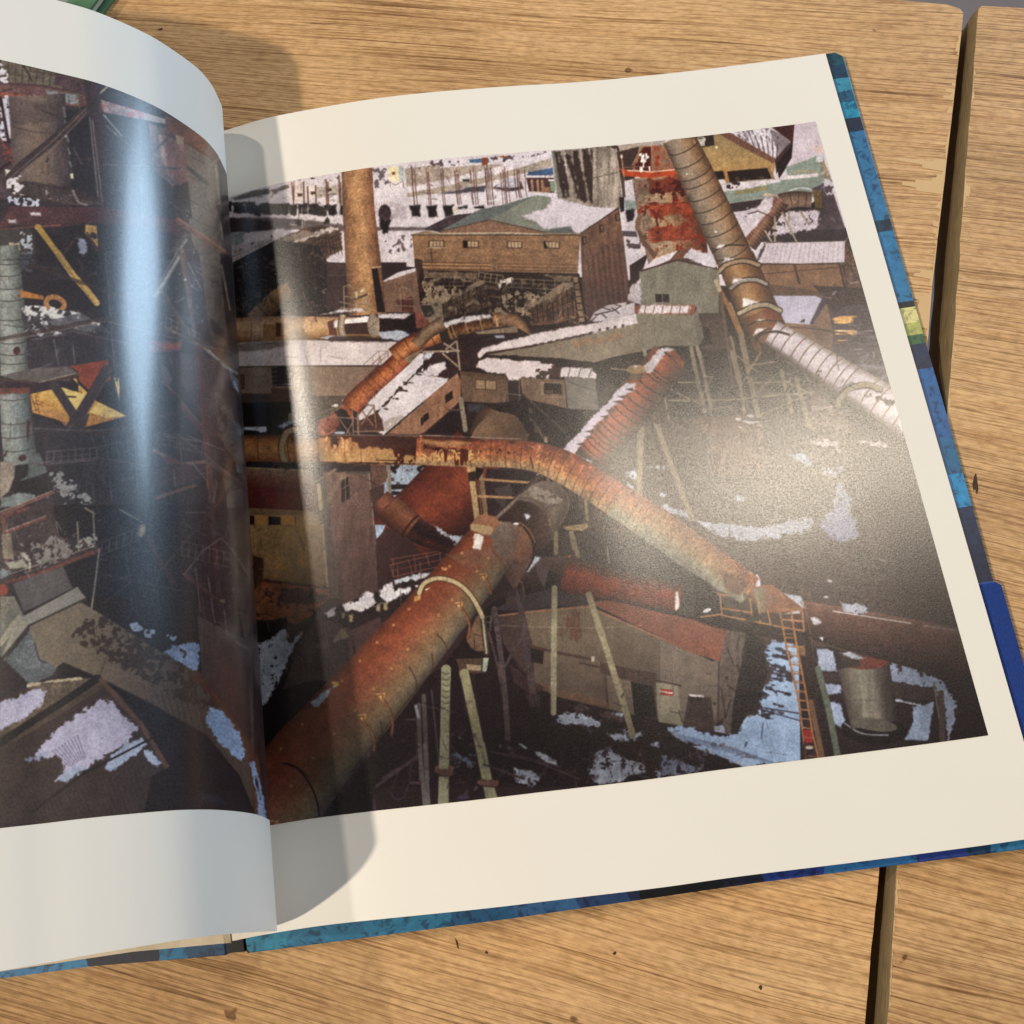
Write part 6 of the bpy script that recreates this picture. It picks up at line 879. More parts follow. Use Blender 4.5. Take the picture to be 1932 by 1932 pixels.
    # corrugated roof with snow
    poly([(-200, 1300), (180, 1130), (400, 1090), (620, 1075), (760, 1180), (1075, 1640), (1000, 1900), (960, 2000), (-200, 2000)], '4b3b37', n=.1, c2='4a3c3b', ax=(200, 1200, 700, 1900)); poly([(180, 1130), (500, 1080), (610, 1080), (420, 1210), (0, 1450), (-100, 1440), (220, 1240)], '6b5d50', n=.2, h=.1)
    for i in range(46):
        x = -40 + i * 25; line([(x - 260 + i * 9, 1560 - i * 10), (x + 40 + i * 7, 2000)], 7, '3b2d2b', a=.5)
    for i in range(60): x = 60 + i * 9.5; y = 1440 - i * 5.8; line([(x, y), (x + 26, y + 46)], 5, '8d7d66', a=.6)
    line([(620, 1080), (400, 1230), (180, 1370), (-40, 1520)], 46, '2a1f20'); line([(640, 1090), (740, 1200), (900, 1380), (1060, 1640)], 30, '6c4f40', n=.15); line([(180, 1125), (320, 1100), (510, 1080)], 16, 'b5a88f', rough=2)
    poly([(-50, 1250), (60, 1210), (230, 1150), (300, 1160), (260, 1250), (120, 1350), (-50, 1440)], 'b3aec8', rough=5, n=.07); poly([(230, 1560), (360, 1400), (520, 1290), (640, 1220), (720, 1230), (760, 1290), (880, 1390), (840, 1440), (760, 1520), (560, 1640), (460, 1700), (350, 1730), (420, 1640), (380, 1560), (300, 1590)], 'b3aeca', rough=7, n=.06, spots=('4b4358', .85)); poly([(350, 1720), (500, 1640), (560, 1650), (430, 1735)], 'a3aecb', rough=6)
    poly([(670, 1650), (700, 1570), (800, 1490), (900, 1465), (930, 1500), (860, 1560), (740, 1650), (690, 1670)], '9fabc6', rough=5, n=.1); poly([(910, 1540), (940, 1530), (1025, 1620), (1000, 1640), (950, 1610)], 'a3b0cd', rough=4); bars((330, 1540), (490, 1440), (440, 1640), (540, 1580), 9, 6, '55506a', a=.7); line([(170, 1600), (290, 1560)], 30, '8f94b2', rough=6, a=.8)
    line([(1000, 1440), (520, 1690), (200, 1932)], 12, '2c2224'); line([(860, 1620), (1050, 1640)], 10, '5b463c', a=.5); poly([(960, 1700), (1075, 1640), (980, 2000), (900, 2000)], '2c211f', n=.1)
    # snow on the bend at right
    poly([(1300, 1330), (1330, 1260), (1400, 1290), (1460, 1350), (1520, 1430), (1550, 1560), (1530, 1605), (1440, 1530), (1340, 1430)], '93a8cb', rough=5, n=.1, spots=('5a6480', .8)); poly([(1580, 1620), (1610, 1600), (1650, 1750), (1690, 1932), (1680, 2000), (1640, 1960), (1620, 1780)], '93a4c8', rough=3, n=.1); line([(1620, 1700), (1650, 1850)], 9, '3c3a50', rough=2)
    # concrete wall between, cables
    poly([(1250, 680), (1480, 800), (1560, 830), (1590, 1500), (1420, 1250), (1280, 1060)], '5c4f4a', c2='4a3536', ax=(1350, 800, 1450, 1350), n=.08, v=.1); poly([(1470, 0), (1590, 0), (1620, 700), (1650, 1300), (1600, 1560), (1560, 900), (1500, 500)], '5e4f48', n=.1, v=.16); poly([(1580, 0), (1625, 500), (1660, 1400), (1610, 1600), (1600, 700)], '3f2b2f', n=.15, v=.1)
    poly([(1120, 0), (1480, 0), (1500, 780), (1250, 680), (1160, 400)], '332329', n=.2, v=.12); lines([[(1340, -20), (1370, 300), (1390, 600)]], 34, '4f3434', n=.15); lines([[(1170, 420), (1280, 280), (1400, 190), (1470, 260), (1590, 450)], [(1160, 420), (1390, 590)], [(1240, 380), (1270, 660)], [(1320, 440), (1360, 720)], [(1180, 30), (1300, 30)], [(1420, 640), (1440, 800)]], 9, '866c64', a=.9); line([(1180, 430), (1400, 600)], 22, '5e3d3c'); oval(1412, 590, 16, 14, 0, '86705f')
    clutter([(1130, 30), (1480, 40), (1490, 760), (1250, 660)], 120, ['6a5654', '150f12', '8f8580'], 5, 90, .4, 10)
    line([(760, 10), (900, 90)], 10, '8d8980'); poly([(870, 140), (900, 95), (925, 110), (925, 160), (900, 185), (872, 170)], 'b3aa8a', n=.2, rough=2); line([(930, 180), (1010, 330), (1100, 470)], 34, '4b302b', n=.15); lines([[(1020, 400), (960, 560)], [(700, 460), (930, 400)], [(640, 280), (880, 180)], [(660, 600), (900, 420)]], 7, '55504c', a=.6); clutter([(560, 0), (1100, 0), (1150, 700), (760, 620)], 90, ['4a4a54', '161216', '5c4a44'], 5, 80, .4, 11)
    frame(0, 750, 800)
    lines([[(230, 620), (520, 560), (900, 640)], [(240, 1250), (620, 1270), (1000, 1240)], [(760, 0), (800, 500), (830, 900)], [(900, 0), (930, 500), (960, 1100), (1000, 1900)], [(280, 1500), (700, 1460), (1060, 1520)], [(1000, 600), (1180, 930)], [(640, 560), (900, 860)]], 24, '51444a', a=.75, n=.2)
    lines([[(230, 612), (520, 552), (900, 632)], [(240, 1242), (620, 1262), (1000, 1232)], [(752, 0), (792, 500), (822, 900)], [(892, 0), (922, 500), (952, 1100), (990, 1900)], [(280, 1492), (700, 1452), (1060, 1512)]], 6, '837982', a=.7)
    rail([(330, 1500), (690, 1470)], (4, -90), 8, 6, '76707a'); rail([(1120, 1350), (1440, 1420)], (4, -80), 8, 6, '80706c'); rail([(1180, 520), (1420, 640)], (6, -70), 7, 6, '8d8076')
    frame(0, 0, 800)
    lines([[(760, 900), (1240, 1300)], [(1240, 940), (780, 1400)], [(740, 1180), (1280, 1200)], [(1000, 840), (1020, 1560)]], 22, '574c52', a=.7, n=.2)
    lines([[(752, 894), (1232, 1292)], [(740, 1172), (1280, 1192)], [(992, 840), (1012, 1560)]], 5, '8f878d', a=.6)
    frame(0, 1500, 900)
    lines([[(620, 330), (1100, 240)], [(640, 420), (1120, 520)], [(780, 100), (840, 640)], [(960, 100), (1010, 700)]], 14, '46424c', a=.7, n=.2)
    rail([(640, 300), (880, 200)], (6, -80), 6, 5, '6d6a70'); rail([(1150, 300), (1460, 380)], (4, -90), 8, 6, '7a665f')
    frame(0, 0, 3024)
    for k, q in enumerate(([(0, 120), (420, 330), (440, 700), (0, 560)], [(0, 560), (450, 640), (480, 1100), (0, 1000)], [(120, 980), (480, 1000), (490, 1250), (240, 1080)], [(280, 300), (440, 380), (470, 1000), (300, 1000)])):
        clutter(q, 130, ['6d6266', '171216', '8d8589', '51464a', '7a5a50'], 2.2, 34, .38, 50 + k)
    lines([[(0, 640), (200, 600), (440, 660)], [(60, 500), (230, 560), (300, 470)], [(310, 560), (430, 760)], [(330, 820), (470, 930)], [(300, 1080), (470, 880)], [(180, 820), (330, 780)]], 7, '54403f', a=.7)
    lines([[(0, 646), (200, 606), (440, 666)], [(334, 818), (474, 926)]], 2, '8d7a74', a=.7)
    tone(260, 900, 140, 260, .75); tone(340, 1280, 130, 160, .8); tone(230, 450, 90, 200, .9); tone(440, 700, 60, 400, .85); tone(120, 470, 120, 50, .8)
    # hidden strip behind the fold
    canvas[:, 520:] = canvas[:, 500:520].mean(1, keepdims=True) * (1 + .1 * F7[:, 520:, None])
# ---------------------------------------------------------------- the shapes of the two pages
def curve(pts, n=None, u=None):
    """smooth curve through points, sampled at fractions u of its length"""
    p = np.asarray(pts, float); m = len(p); o = []
    for i in range(m - 1):
        a, b, c, d = p[max(i - 1, 0)], p[i], p[i + 1], p[min(i + 2, m - 1)]
        for t in np.linspace(0, 1, 24, endpoint=False):
            o.append(.5 * (2 * b + (c - a) * t + (2 * a - 5 * b + 4 * c - d) * t * t + (3 * b - a - 3 * c + d) * t ** 3))
    o.append(p[-1]); o = np.array(o); s = np.r_[0, np.cumsum(np.linalg.norm(np.diff(o, axis=0), axis=1))]
    if u is None: return o, s
    return np.stack([np.interp(u, s, o[:, k]) for k in range(3)], 1)
def px(X, Y, z=-.75):
    d = RC.T @ np.array([(X - 966) / F_PX, (Y - 966) / F_PX, 1.]); t = (z - EYE[2]) / d[2]; q = EYE + t * d; return q[0], q[1]
H = 30.0
# right page: top and bottom edges (x, y, z in cm); a shallow wave with a crease 4.7 cm from the gutter
R_TOP = [(-2.5, 30, -.18), (-1.5, 30, -.02), (.15, 30, .28), (1.84, 30, .67), (3.58, 30, .84), (6.03, 30, .95), (8.33, 30, .87), (11.32, 30, .59), (14.1, 30, .25), (18.03, 30, .0), (21.84, 30, -.09), (24.05, 30, -.09)]
R_BOT = [(-1.94, .38, -.18), (-1.0, .42, .0), (.9, .42, .30), (2.73, .34, .55), (4.4, .25, .60), (6.3, .15, .60), (8.7, .06, .51), (11.6, -.05, .35), (14.3, -.1, .19), (18.1, -.23, .03), (21.9, -.33, -.06), (24.30, -.36, -.06)]
# left page: springs out of the gutter, bulges right and arches away to the left
L_TOP = [(-2.5, 30, -.18), (-1.7, 30, .22), (-.7, 30, .34), (-.05, 30, .60), (.26, 30, .99), (.44, 30, 1.6), (.45, 30, 2.2), (.40, 30, 3.0), (.18, 30, 3.88), (-.27, 30, 4.79), (-.93, 30, 5.85), (-1.74, 30, 6.77), (-2.49, 30, 7.47), (-3.36, 30, 8.07), (-4.79, 30, 9.0), (-7.2, 30, 10.4), (-10., 30, 11.9), (-13.5, 30, 13.2), (-17.2, 30, 13.8)]
L_BOT = [(-1.94, .38, -.18), (-1.5, .40, .30), (-1.1, .43, .52), (-.6, .46, .78), (-.25, .48, 1.2), (-.10, .47, 2.2), (-.04, .49, 3.3), (-.10, .52, 4.4), (-.33, .56, 5.5), (-.72, .60, 6.5), (-1.31, .62, 7.4), (-2.15, .61, 8.2), (-3.10, .60, 8.9), (-4.03, .57, 9.5), (-4.91, .55, 10.1), (-7.2, .5, 11.5), (-10.2, .45, 13.0), (-13.6, .4, 14.2), (-17.4, .4, 14.6)]
def keyed(top, bot, kt, kb, n, lo=0., hi=1.):
    """top and bottom edge sampled alike; kt, kb: matching control points (crease / crest of the bend)"""
    ot, st = curve(top); ob, sb = curve(bot); a, b = st[kt * 24], sb[kb * 24]
    s = np.linspace(lo, hi, n); f = .5 * (a / st[-1] + b / sb[-1])
    ut = np.where(s < f, s / f * a, a + (s - f) / (1 - f) * (st[-1] - a)); ub = np.where(s < f, s / f * b, b + (s - f) / (1 - f) * (sb[-1] - b))
    return np.stack([np.interp(ut, st, ot[:, k]) for k in range(3)], 1), np.stack([np.interp(ub, sb, ob[:, k]) for k in range(3)], 1)
def sheet(top, bot, kt, kb, nu, nv, s0=0., s1=1., t0=0., t1=1., lift=0.):
    A, B = keyed(top, bot, kt, kb, nu, s0, s1); 
    if np.ndim(t0) == 0: t0 = np.full(nu, t0)
    if np.ndim(t1) == 0: t1 = np.full(nu, t1)
    t = t0[:, None] + (t1 - t0)[:, None] * np.linspace(0, 1, nv)[None]
    P = B[:, None] + (A - B)[:, None] * t[..., None]
    if lift:
        du = np.gradient(P, axis=0); dv = np.gradient(P, axis=1); n = np.cross(du, dv); n /= np.linalg.norm(n, axis=2, keepdims=True) + 1e-9; P = P + n * lift
    return P
# ---------------------------------------------------------------- transferring the pictures to paper
def trace(P):
    """page position -> drawing board position: the pictures were traced with the board tilted against the page"""
    q = P @ RC.T + TC; return F_PX * q[..., 0] / q[..., 2] + 966, F_PX * q[..., 1] / q[..., 2] + 966
def ink_of(P):
    X, Y = trace(P); X = np.abs(X); X = np.clip(X, 0, SZ - 1.01); Y = np.clip(Y, 0, SZ - 1.01)
    i, j = X.astype(int), Y.astype(int); fx, fy = (X - i)[..., None], (Y - j)[..., None]
    c = canvas; return (c[j, i] * (1 - fx) + c[j, i + 1] * fx) * (1 - fy) + (c[j + 1, i] * (1 - fx) + c[j + 1, i + 1] * fx) * fy
def s_at(top, bot, kt, kb, x, y):
    A, B = keyed(top, bot, kt, kb, 2001)
    X = A[:, 0] * y + B[:, 0] * (1 - y); return np.linspace(0, 1, 2001)[np.argmin(np.abs(X - x))]
book = tag(empty('open_photo_book', (10, 15, -.75)), 'large open hardback photo book with glossy factory pictures and a blue patterned cover', 'book')
def under(o):
    o.parent = book; o.matrix_parent_inverse = Matrix.Translation(-book.location); return o
P = sheet(R_TOP, R_BOT, 3, 3, 260, 120)
right_page = under(new_mesh('page', P.reshape(-1, 3), grid_faces(260, 120), PAPER)); tag(right_page, 'flat right hand page with a wide cream margin')
P = sheet(L_TOP, L_BOT, 6, 5, 400, 120)
left_page = under(new_mesh('page', P.reshape(-1, 3), grid_faces(400, 120, flip=True), PAPER)); tag(left_page, 'left hand page arching high out of the gutter')
def child(o, p): o.parent = p; return o
paint_right(); finish()
NU, NV = 1280, 1080
P = sheet(R_TOP, R_BOT, 3, 3, NU, NV, .012, 0.9585, 3.33 / H, 1 - 3.0 / H, .008)
child(new_mesh('printed_photograph', P.reshape(-1, 3), grid_faces(NU, NV), INK, colors=ink_of(P).reshape(-1, 3)), right_page)
paint_left(); finish()
P = sheet(L_TOP, L_BOT, 6, 5, 900, 1040, 0.012, .90, 3.33 / H, 1 - 3.0 / H, -.008)
child(new_mesh('printed_photograph', P.reshape(-1, 3), grid_faces(900, 1040, flip=True), INK_LEFT, colors=ink_of(P).reshape(-1, 3)), left_page)
# ---------------------------------------------------------------- page blocks (the rest of the leaves) and a loose leaf under the bend
def block(name, top, bot, z0, inset, lab):
    A = np.asarray(top, float).copy(); B = np.asarray(bot, float).copy(); n = len(A)
    A[:, 2] -= .03; B[:, 2] -= .03; A[:, 1] -= inset; B[:, 1] += inset
    v = []; 
    for a, b in zip(A, B): v += [a, b, (a[0], a[1], min(z0, a[2] - .02)), (b[0], b[1], min(z0, b[2] - .02))]
    f = []
    for i in range(n - 1):
        p = i * 4; q = p + 4; f += [(p, p + 1, q + 1, q), (p + 1, p + 3, q + 3, q + 1), (p + 2, p, q, q + 2), (p + 3, p + 2, q + 2, q + 3)]
    e = (n - 1) * 4; f += [(0, 2, 3, 1), (e, e + 1, e + 3, e + 2)]
    return tag(under(new_mesh(name, v, f, EDGE, smooth=False)), lab)
blk_t = [(x - .03, y, z) for x, y, z in curve(R_TOP, u=np.linspace(0, curve(R_TOP)[1][-1] - .03, 40))]
blk_b = [(x - .03, y, z) for x, y, z in curve(R_BOT, u=np.linspace(0, curve(R_BOT)[1][-1] - .03, 40))]
block('page_block', blk_t, blk_b, -.40, .02, 'thin stack of remaining leaves under the right page')
lt = [(-21, 30, .02), (-14, 30, .1), (-8, 30, .14), (-4.2, 30, .10), (-2.9, 30, .0), (-2.45, 30, -.2)]; lb = [(-20.6, 1.75, .02), (-14, 1.1, .1), (*px(0, 1833, -.2), .1), (*px(255, 1795, -.2), .1), (*px(425, 1779.5, -.2), .0), (*px(436, 1779, -.2), -.15)]
lt = lt[:6]
block('page_block', lt, lb, -.40, .0, 'stack of leaves lying under the raised left page')
# ---------------------------------------------------------------- hard cover
def cover_mat():
    m, nt, b = mat('printed_cover'); g = N(nt, 'ShaderNodeNewGeometry'); sp = N(nt, 'ShaderNodeSeparateXYZ'); L(nt, g.outputs['Position'], sp.inputs[0])
    nz = N(nt, 'ShaderNodeTexNoise', Scale=90., Detail=4.); L(nt, g.outputs['Position'], nz.inputs['Vector'])
    # right board: bands along y
    ys = [(-.01, '2448a4'), (.0808, '0f1c40'), (.095, '14284e'), (.1083, '1c84bc'), (.1208, '1a5f8e'), (.134, '215a98'), (.1617, '182448'), (.1717, '3a6440'), (.1762, 'a9ad62'), (.1805, 'd6cf8e'), (.1872, '101820'), (.1892, '2470a2'), (.2199, '16364e'), (.2245, '2a6c9c'), (.2643, '16243e'), (.2712, '1f88ac'), (.2786, '1d5678'), (.2831, '3486a4'), (.2899, '173a58'), (.296, '1c4a5c')]
    mr = N(nt, 'ShaderNodeMapRange', From_Min=-.01, From_Max=.31); L(nt, sp.outputs['Y'], mr.inputs[0])
    r1 = ramp(nt, [((y + .01) / .32, lin(c)) for y, c in ys], 'CONSTANT'); L(nt, mr.outputs[0], r1.inputs[0])
    xs = [(-.25, '2f78ae'), (-.082, '1f5c8c'), (-.080, '2f80b6'), (-.0655, '19203c'), (-.044, '2070a0'), (-.035, '1d4c74'), (-.022, '0c1018'), (-.0165, '2b83a8'), (-.002, '256f98'), (.02, '2b7aa6'), (.048, '1f5a8a'), (.07, '35659c'), (.09, '28487c'), (.105, '1c2c50'), (.112, '10141f'), (.135, '181d3a'), (.15, '1f3a8a'), (.17, '2767a8'), (.20, '22388a'), (.215, '143a60'), (.225, '2b73a6'), (.24, '14243a')]
    m2 = N(nt, 'ShaderNodeMapRange', From_Min=-.25, From_Max=.26); 
    wob = N(nt, 'ShaderNodeMath', _operation='MULTIPLY_ADD'); wob.inputs[1].default_value = .012; L(nt, nz.outputs[0], wob.inputs[0]); L(nt, sp.outputs['X'], wob.inputs[2])
    sb = N(nt, 'ShaderNodeMath', _operation='SUBTRACT'); L(nt, wob.outputs[0], sb.inputs[0]); sb.inputs[1].default_value = .006; L(nt, sb.outputs[0], m2.inputs[0])
    r2 = ramp(nt, [((x + .25) / .51, lin(c)) for x, c in xs], 'CONSTANT'); L(nt, m2.outputs[0], r2.inputs[0])
    gt = N(nt, 'ShaderNodeMath', _operation='GREATER_THAN'); gt.inputs[1].default_value = .2375; L(nt, sp.outputs['X'], gt.inputs[0])
    gy = N(nt, 'ShaderNodeMath', _operation='GREATER_THAN'); gy.inputs[1].default_value = .004; L(nt, sp.outputs['Y'], gy.inputs[0])
    an = N(nt, 'ShaderNodeMath', _operation='MULTIPLY'); L(nt, gt.outputs[0], an.inputs[0]); L(nt, gy.outputs[0], an.inputs[1])
    c = mixc(nt, an.outputs[0], r2.outputs[0], r1.outputs[0])
    vz = N(nt, 'ShaderNodeTexNoise', Scale=330., Detail=4., Distortion=.8); L(nt, g.outputs['Position'], vz.inputs['Vector']); rr = ramp(nt, [(.36, (.22, .25, .34)), (.47, (.9, .92, .95)), (.6, (1, 1, 1)), (.72, (1.3, 1.35, 1.35))]); L(nt, vz.outputs[0], rr.inputs[0])
    c = mixc(nt, .8, c, rr.outputs[0], 'MULTIPLY'); L(nt, c, b.inputs['Base Color']); b.inputs['Roughness'].default_value = .42; b.inputs['Specular IOR Level'].default_value = .4
    b.inputs['Coat Weight'].default_value = .0; b.inputs['Coat Roughness'].default_value = .08
    return m
COVER = cover_mat()
bm = prism([(-1.6, -.05), (6.7, -.27), (14.8, -.38), (24.5, -.68), (24.9, -.4), (24.92, 15), (24.88, 30.0), (24.6, 30.25), (6, 30.3), (-2.2, 30.3)], -.72, -.42, .06)
bm_obj('cover_board', bm, COVER, None); bd = bpy.data.objects['cover_board']; tag(under(bd), 'right cover board with banded blue and yellow picture edge')
bm = prism([(-25.6, 2.4), (-14, .9), px(0, 1846, -.6), px(172, 1823, -.6), px(430, 1801.5, -.6), (-2.9, 30.3), (-25.4, 30.6)], -.72, -.42, .06); tag(under(bm_obj('cover_board', bm, COVER)), 'left cover board, bright blue along its lower edge')
SP, nt, b = mat('dark_spine'); b.inputs['Base Color'].default_value = (.012, .014, .02, 1); b.inputs['Roughness'].default_value = .3
bm = prism([(-2.30, .05), (-1.65, -.0), (-2.25, 30.25), (-2.85, 30.25)], -.70, -.46, .03); under(bm_obj('spine', bm, SP))
FL, nt, b = mat('blue_flap'); b.inputs['Roughness'].default_value = .6; b.inputs['Specular IOR Level'].default_value = .15
nz = N(nt, 'ShaderNodeTexNoise', Scale=60.); r = ramp(nt, [(.35, lin('1b3272')), (.65, lin('234089'))]); L(nt, nz.outputs[0], r.inputs[0]); L(nt, r.outputs[0], b.inputs['Base Color'])
# folded jacket flap wrapped round the lower corner of the right board
bm = prism([(23.9, -.3), (25.0, -.36), (25.12, -.1), (25.14, 7.95), (24.98, 8.08), (24.0, 8.08)], -.73, -.385, .05); tag(under(bm_obj('jacket_flap', bm, FL)), 'plain deep blue flap over the lower right cover edge')
# ---------------------------------------------------------------- table
def wood(name, ang, base, tone, seed):
    m, nt, b = mat(name); g = N(nt, 'ShaderNodeNewGeometry')
    mp = N(nt, 'ShaderNodeMapping', Rotation=(0, 0, math.radians(-ang)), Location=(seed, seed * .7, 0)); L(nt, g.outputs['Position'], mp.inputs['Vector'])
    # slow bending of the grain
    wn = N(nt, 'ShaderNodeTexNoise', Scale=4., Detail=1.5); L(nt, mp.outputs[0], wn.inputs['Vector'])
    sub = N(nt, 'ShaderNodeVectorMath', _operation='SUBTRACT'); sub.inputs[1].default_value = (.5, .5, .5); L(nt, wn.outputs['Color'], sub.inputs[0])
    sc = N(nt, 'ShaderNodeVectorMath', _operation='MULTIPLY'); sc.inputs[1].default_value = (.0, .028, 0); L(nt, sub.outputs[0], sc.inputs[0])
    ad0 = N(nt, 'ShaderNodeVectorMath', _operation='ADD'); L(nt, mp.outputs[0], ad0.inputs[0]); L(nt, sc.outputs[0], ad0.inputs[1])
    m0 = N(nt, 'ShaderNodeMapping', Rotation=(0, 0, math.radians(-ang))); L(nt, g.outputs['Position'], m0.inputs['Vector']); s0 = N(nt, 'ShaderNodeSeparateXYZ'); L(nt, m0.outputs[0], s0.inputs[0])
    pr = N(nt, 'ShaderNodeMath', _operation='MULTIPLY_ADD'); L(nt, s0.outputs['Y'], pr.inputs[0]); pr.inputs[1].default_value = -.42; pr.inputs[2].default_value = .075      # the grain fans out towards the near side
    p2 = N(nt, 'ShaderNodeMath', _operation='MULTIPLY'); L(nt, pr.outputs[0], p2.inputs[0]); L(nt, s0.outputs['X'], p2.inputs[1]); cb = N(nt, 'ShaderNodeCombineXYZ'); L(nt, p2.outputs[0], cb.inputs['Y'])
    add = N(nt, 'ShaderNodeVectorMath', _operation='ADD'); L(nt, ad0.outputs[0], add.inputs[0]); L(nt, cb.outputs[0], add.inputs[1])
    def streak(sx, sy, det, rough=.6):
        q = N(nt, 'ShaderNodeMapping', Scale=(sx, sy, 1.)); L(nt, add.outputs[0], q.inputs['Vector']); t = N(nt, 'ShaderNodeTexNoise', Scale=1., Detail=det, Roughness=rough); L(nt, q.outputs[0], t.inputs['Vector']); return t.outputs[0]
    big = streak(3, 150, 3); fine = streak(11, 760, 3, .55); pore = streak(40, 1500, 2, .5); broad = streak(2.5, 16, 3)
    c0 = ramp(nt, [(.3, tuple(x * .86 for x in base)), (.5, base), (.72, tuple(x * 1.13 for x in base))]); L(nt, broad, c0.inputs[0])
    c1 = ramp(nt, [(.36, tone), (.60, (1, 1, 1))]); L(nt, big, c1.inputs[0]); col = mixc(nt, .42, c0.outputs[0], c1.outputs[0], 'MULTIPLY')
    def thin(src, wd, strength):
        a1 = N(nt, 'ShaderNodeMath', _operation='SUBTRACT'); L(nt, src, a1.inputs[0]); a1.inputs[1].default_value = .5; a2 = N(nt, 'ShaderNodeMath', _operation='ABSOLUTE'); L(nt, a1.outputs[0], a2.inputs[0])
        q = ramp(nt, [(0., strength), (wd, (1, 1, 1))]); L(nt, a2.outputs[0], q.inputs[0]); return q.outputs[0]
    msk = streak(7, 60, 3); mr = ramp(nt, [(.40, (0, 0, 0)), (.54, (1, 1, 1))]); L(nt, msk, mr.inputs[0]); col = mixc(nt, mr.outputs[0], col, mixc(nt, 1., col, thin(streak(2.6, 330, 1, .4), .026, (.44, .355, .275)), 'MULTIPLY'))
    ms2 = streak(14, 70, 2); mr = ramp(nt, [(.47, (0, 0, 0)), (.64, (.8, .8, .8))]); L(nt, ms2, mr.inputs[0]); col = mixc(nt, mr.outputs[0], col, mixc(nt, 1., col, thin(streak(5, 560, 1, .4), .04, (.5, .42, .34)), 'MULTIPLY'))
    fl = streak(230, 700, 2, .6); fr_ = ramp(nt, [(.34, (.80, .77, .72)), (.5, (1, 1, 1)), (.68, (1.16, 1.17, 1.18))]); L(nt, fl, fr_.inputs[0]); col = mixc(nt, .9, col, fr_.outputs[0], 'MULTIPLY')
    pk = ramp(nt, [(.38, (.60, .53, .45)), (.47, (.97, .96, .94)), (.62, (1.12, 1.12, 1.12))]); L(nt, pore, pk.inputs[0]); col = mixc(nt, .75, col, pk.outputs[0], 'MULTIPLY')
    sp = N(nt, 'ShaderNodeTexNoise', Scale=75., Detail=3.); L(nt, g.outputs['Position'], sp.inputs['Vector']); sr = ramp(nt, [(.235, (.22, .14, .09)), (.262, (1, 1, 1))]); L(nt, sp.outputs[0], sr.inputs[0]); col = mixc(nt, .8, col, sr.outputs[0], 'MULTIPLY')
    st = N(nt, 'ShaderNodeTexNoise', Scale=9., Detail=4.); L(nt, g.outputs['Position'], st.inputs['Vector']); sr = ramp(nt, [(.35, (.86, .84, .82)), (.62, (1, 1, 1))]); L(nt, st.outputs[0], sr.inputs[0]); col = mixc(nt, .8, col, sr.outputs[0], 'MULTIPLY')
    L(nt, col, b.inputs['Base Color'])
    hh = N(nt, 'ShaderNodeMath', _operation='ADD'); L(nt, fine, hh.inputs[0]); L(nt, pore, hh.inputs[1])
    bp = N(nt, 'ShaderNodeBump', Strength=.5, Distance=.0006); L(nt, hh.outputs[0], bp.inputs['Height']); L(nt, bp.outputs[0], b.inputs['Normal'])
    b.inputs['Roughness'].default_value = .62; b.inputs['Specular IOR Level'].default_value = .3; return m
WL = wood('oak_plank', -18, (.63, .405, .21), (.80, .70, .58), 3.1); WR = wood('oak_plank_darker', -22.5, (.58, .372, .192), (.82, .72, .6), 8.4)
RAW, nt, b = mat('raw_torn_wood'); b.inputs['Roughness'].default_value = .85; nz = N(nt, 'ShaderNodeTexNoise', Scale=120., Detail=4.); r = ramp(nt, [(.3, (.55, .37, .19)), (.7, (.68, .48, .265))]); L(nt, nz.outputs[0], r.inputs[0]); L(nt, r.outputs[0], b.inputs['Base Color'])
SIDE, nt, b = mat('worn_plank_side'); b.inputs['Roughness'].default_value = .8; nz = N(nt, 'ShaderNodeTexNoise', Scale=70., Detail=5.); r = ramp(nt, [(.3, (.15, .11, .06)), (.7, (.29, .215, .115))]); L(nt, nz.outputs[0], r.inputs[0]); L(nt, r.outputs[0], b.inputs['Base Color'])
rt = np.random.RandomState(5)
TZ = -.75
def jag(p, q, n, amp):
    p, q = np.array(p, float), np.array(q, float); d = (q - p) / np.linalg.norm(q - p); nn = np.array([d[1], -d[0]]); w = np.cumsum(rt.randn(n)) ; w = (w - np.linspace(w[0], w[-1], n)); w = w / (np.abs(w).max() + 1e-9) * amp * .6 + rt.randn(n) * amp * .25; w[0] = w[-1] = 0
    return [tuple(p + (q - p) * t + nn * k) for t, k in zip(np.linspace(0, 1, n), w)]
table = tag(empty('wooden_table', (10, 15, -3.2)), 'worn light brown wooden table top of wide planks, under the open book', 'table')
def on_table(o): o.parent = table; o.matrix_parent_inverse = Matrix.Translation(-table.location); return o
edgeL = jag((11.5, -21.2), (17.28, -5.0), 20, .015) + jag((17.28, -5.0), (21.51, 7.14), 24, .02)[1:] + jag((21.51, 7.14), (26.1, 20.24), 30, .03)[1:] + jag((26.1, 20.24), (30.30, 31.5), 28, .03)[1:]
plankL = [(-60, -21)] + edgeL + [(30.22, 31.75), (29.7, 32.05), (-6, 42.3), (-60, 58)]
on_table(tag(bm_obj('plank', prism(plankL, -3.2, TZ, .04, 2), WL), 'wide plank under the book, its edge chipped along the gap'))
bm = bmesh.new()
edgeR = jag((12.2, -21.6), (17.98, -5.11), 20, .03) + jag((17.98, -5.11), (19.41, -.65), 8, .03)[1:] + jag((19.41, -.65), (24.95, 14.1), 26, .04)[1:] + jag((24.95, 14.1), (30.94, 31.6), 30, .05)[1:]
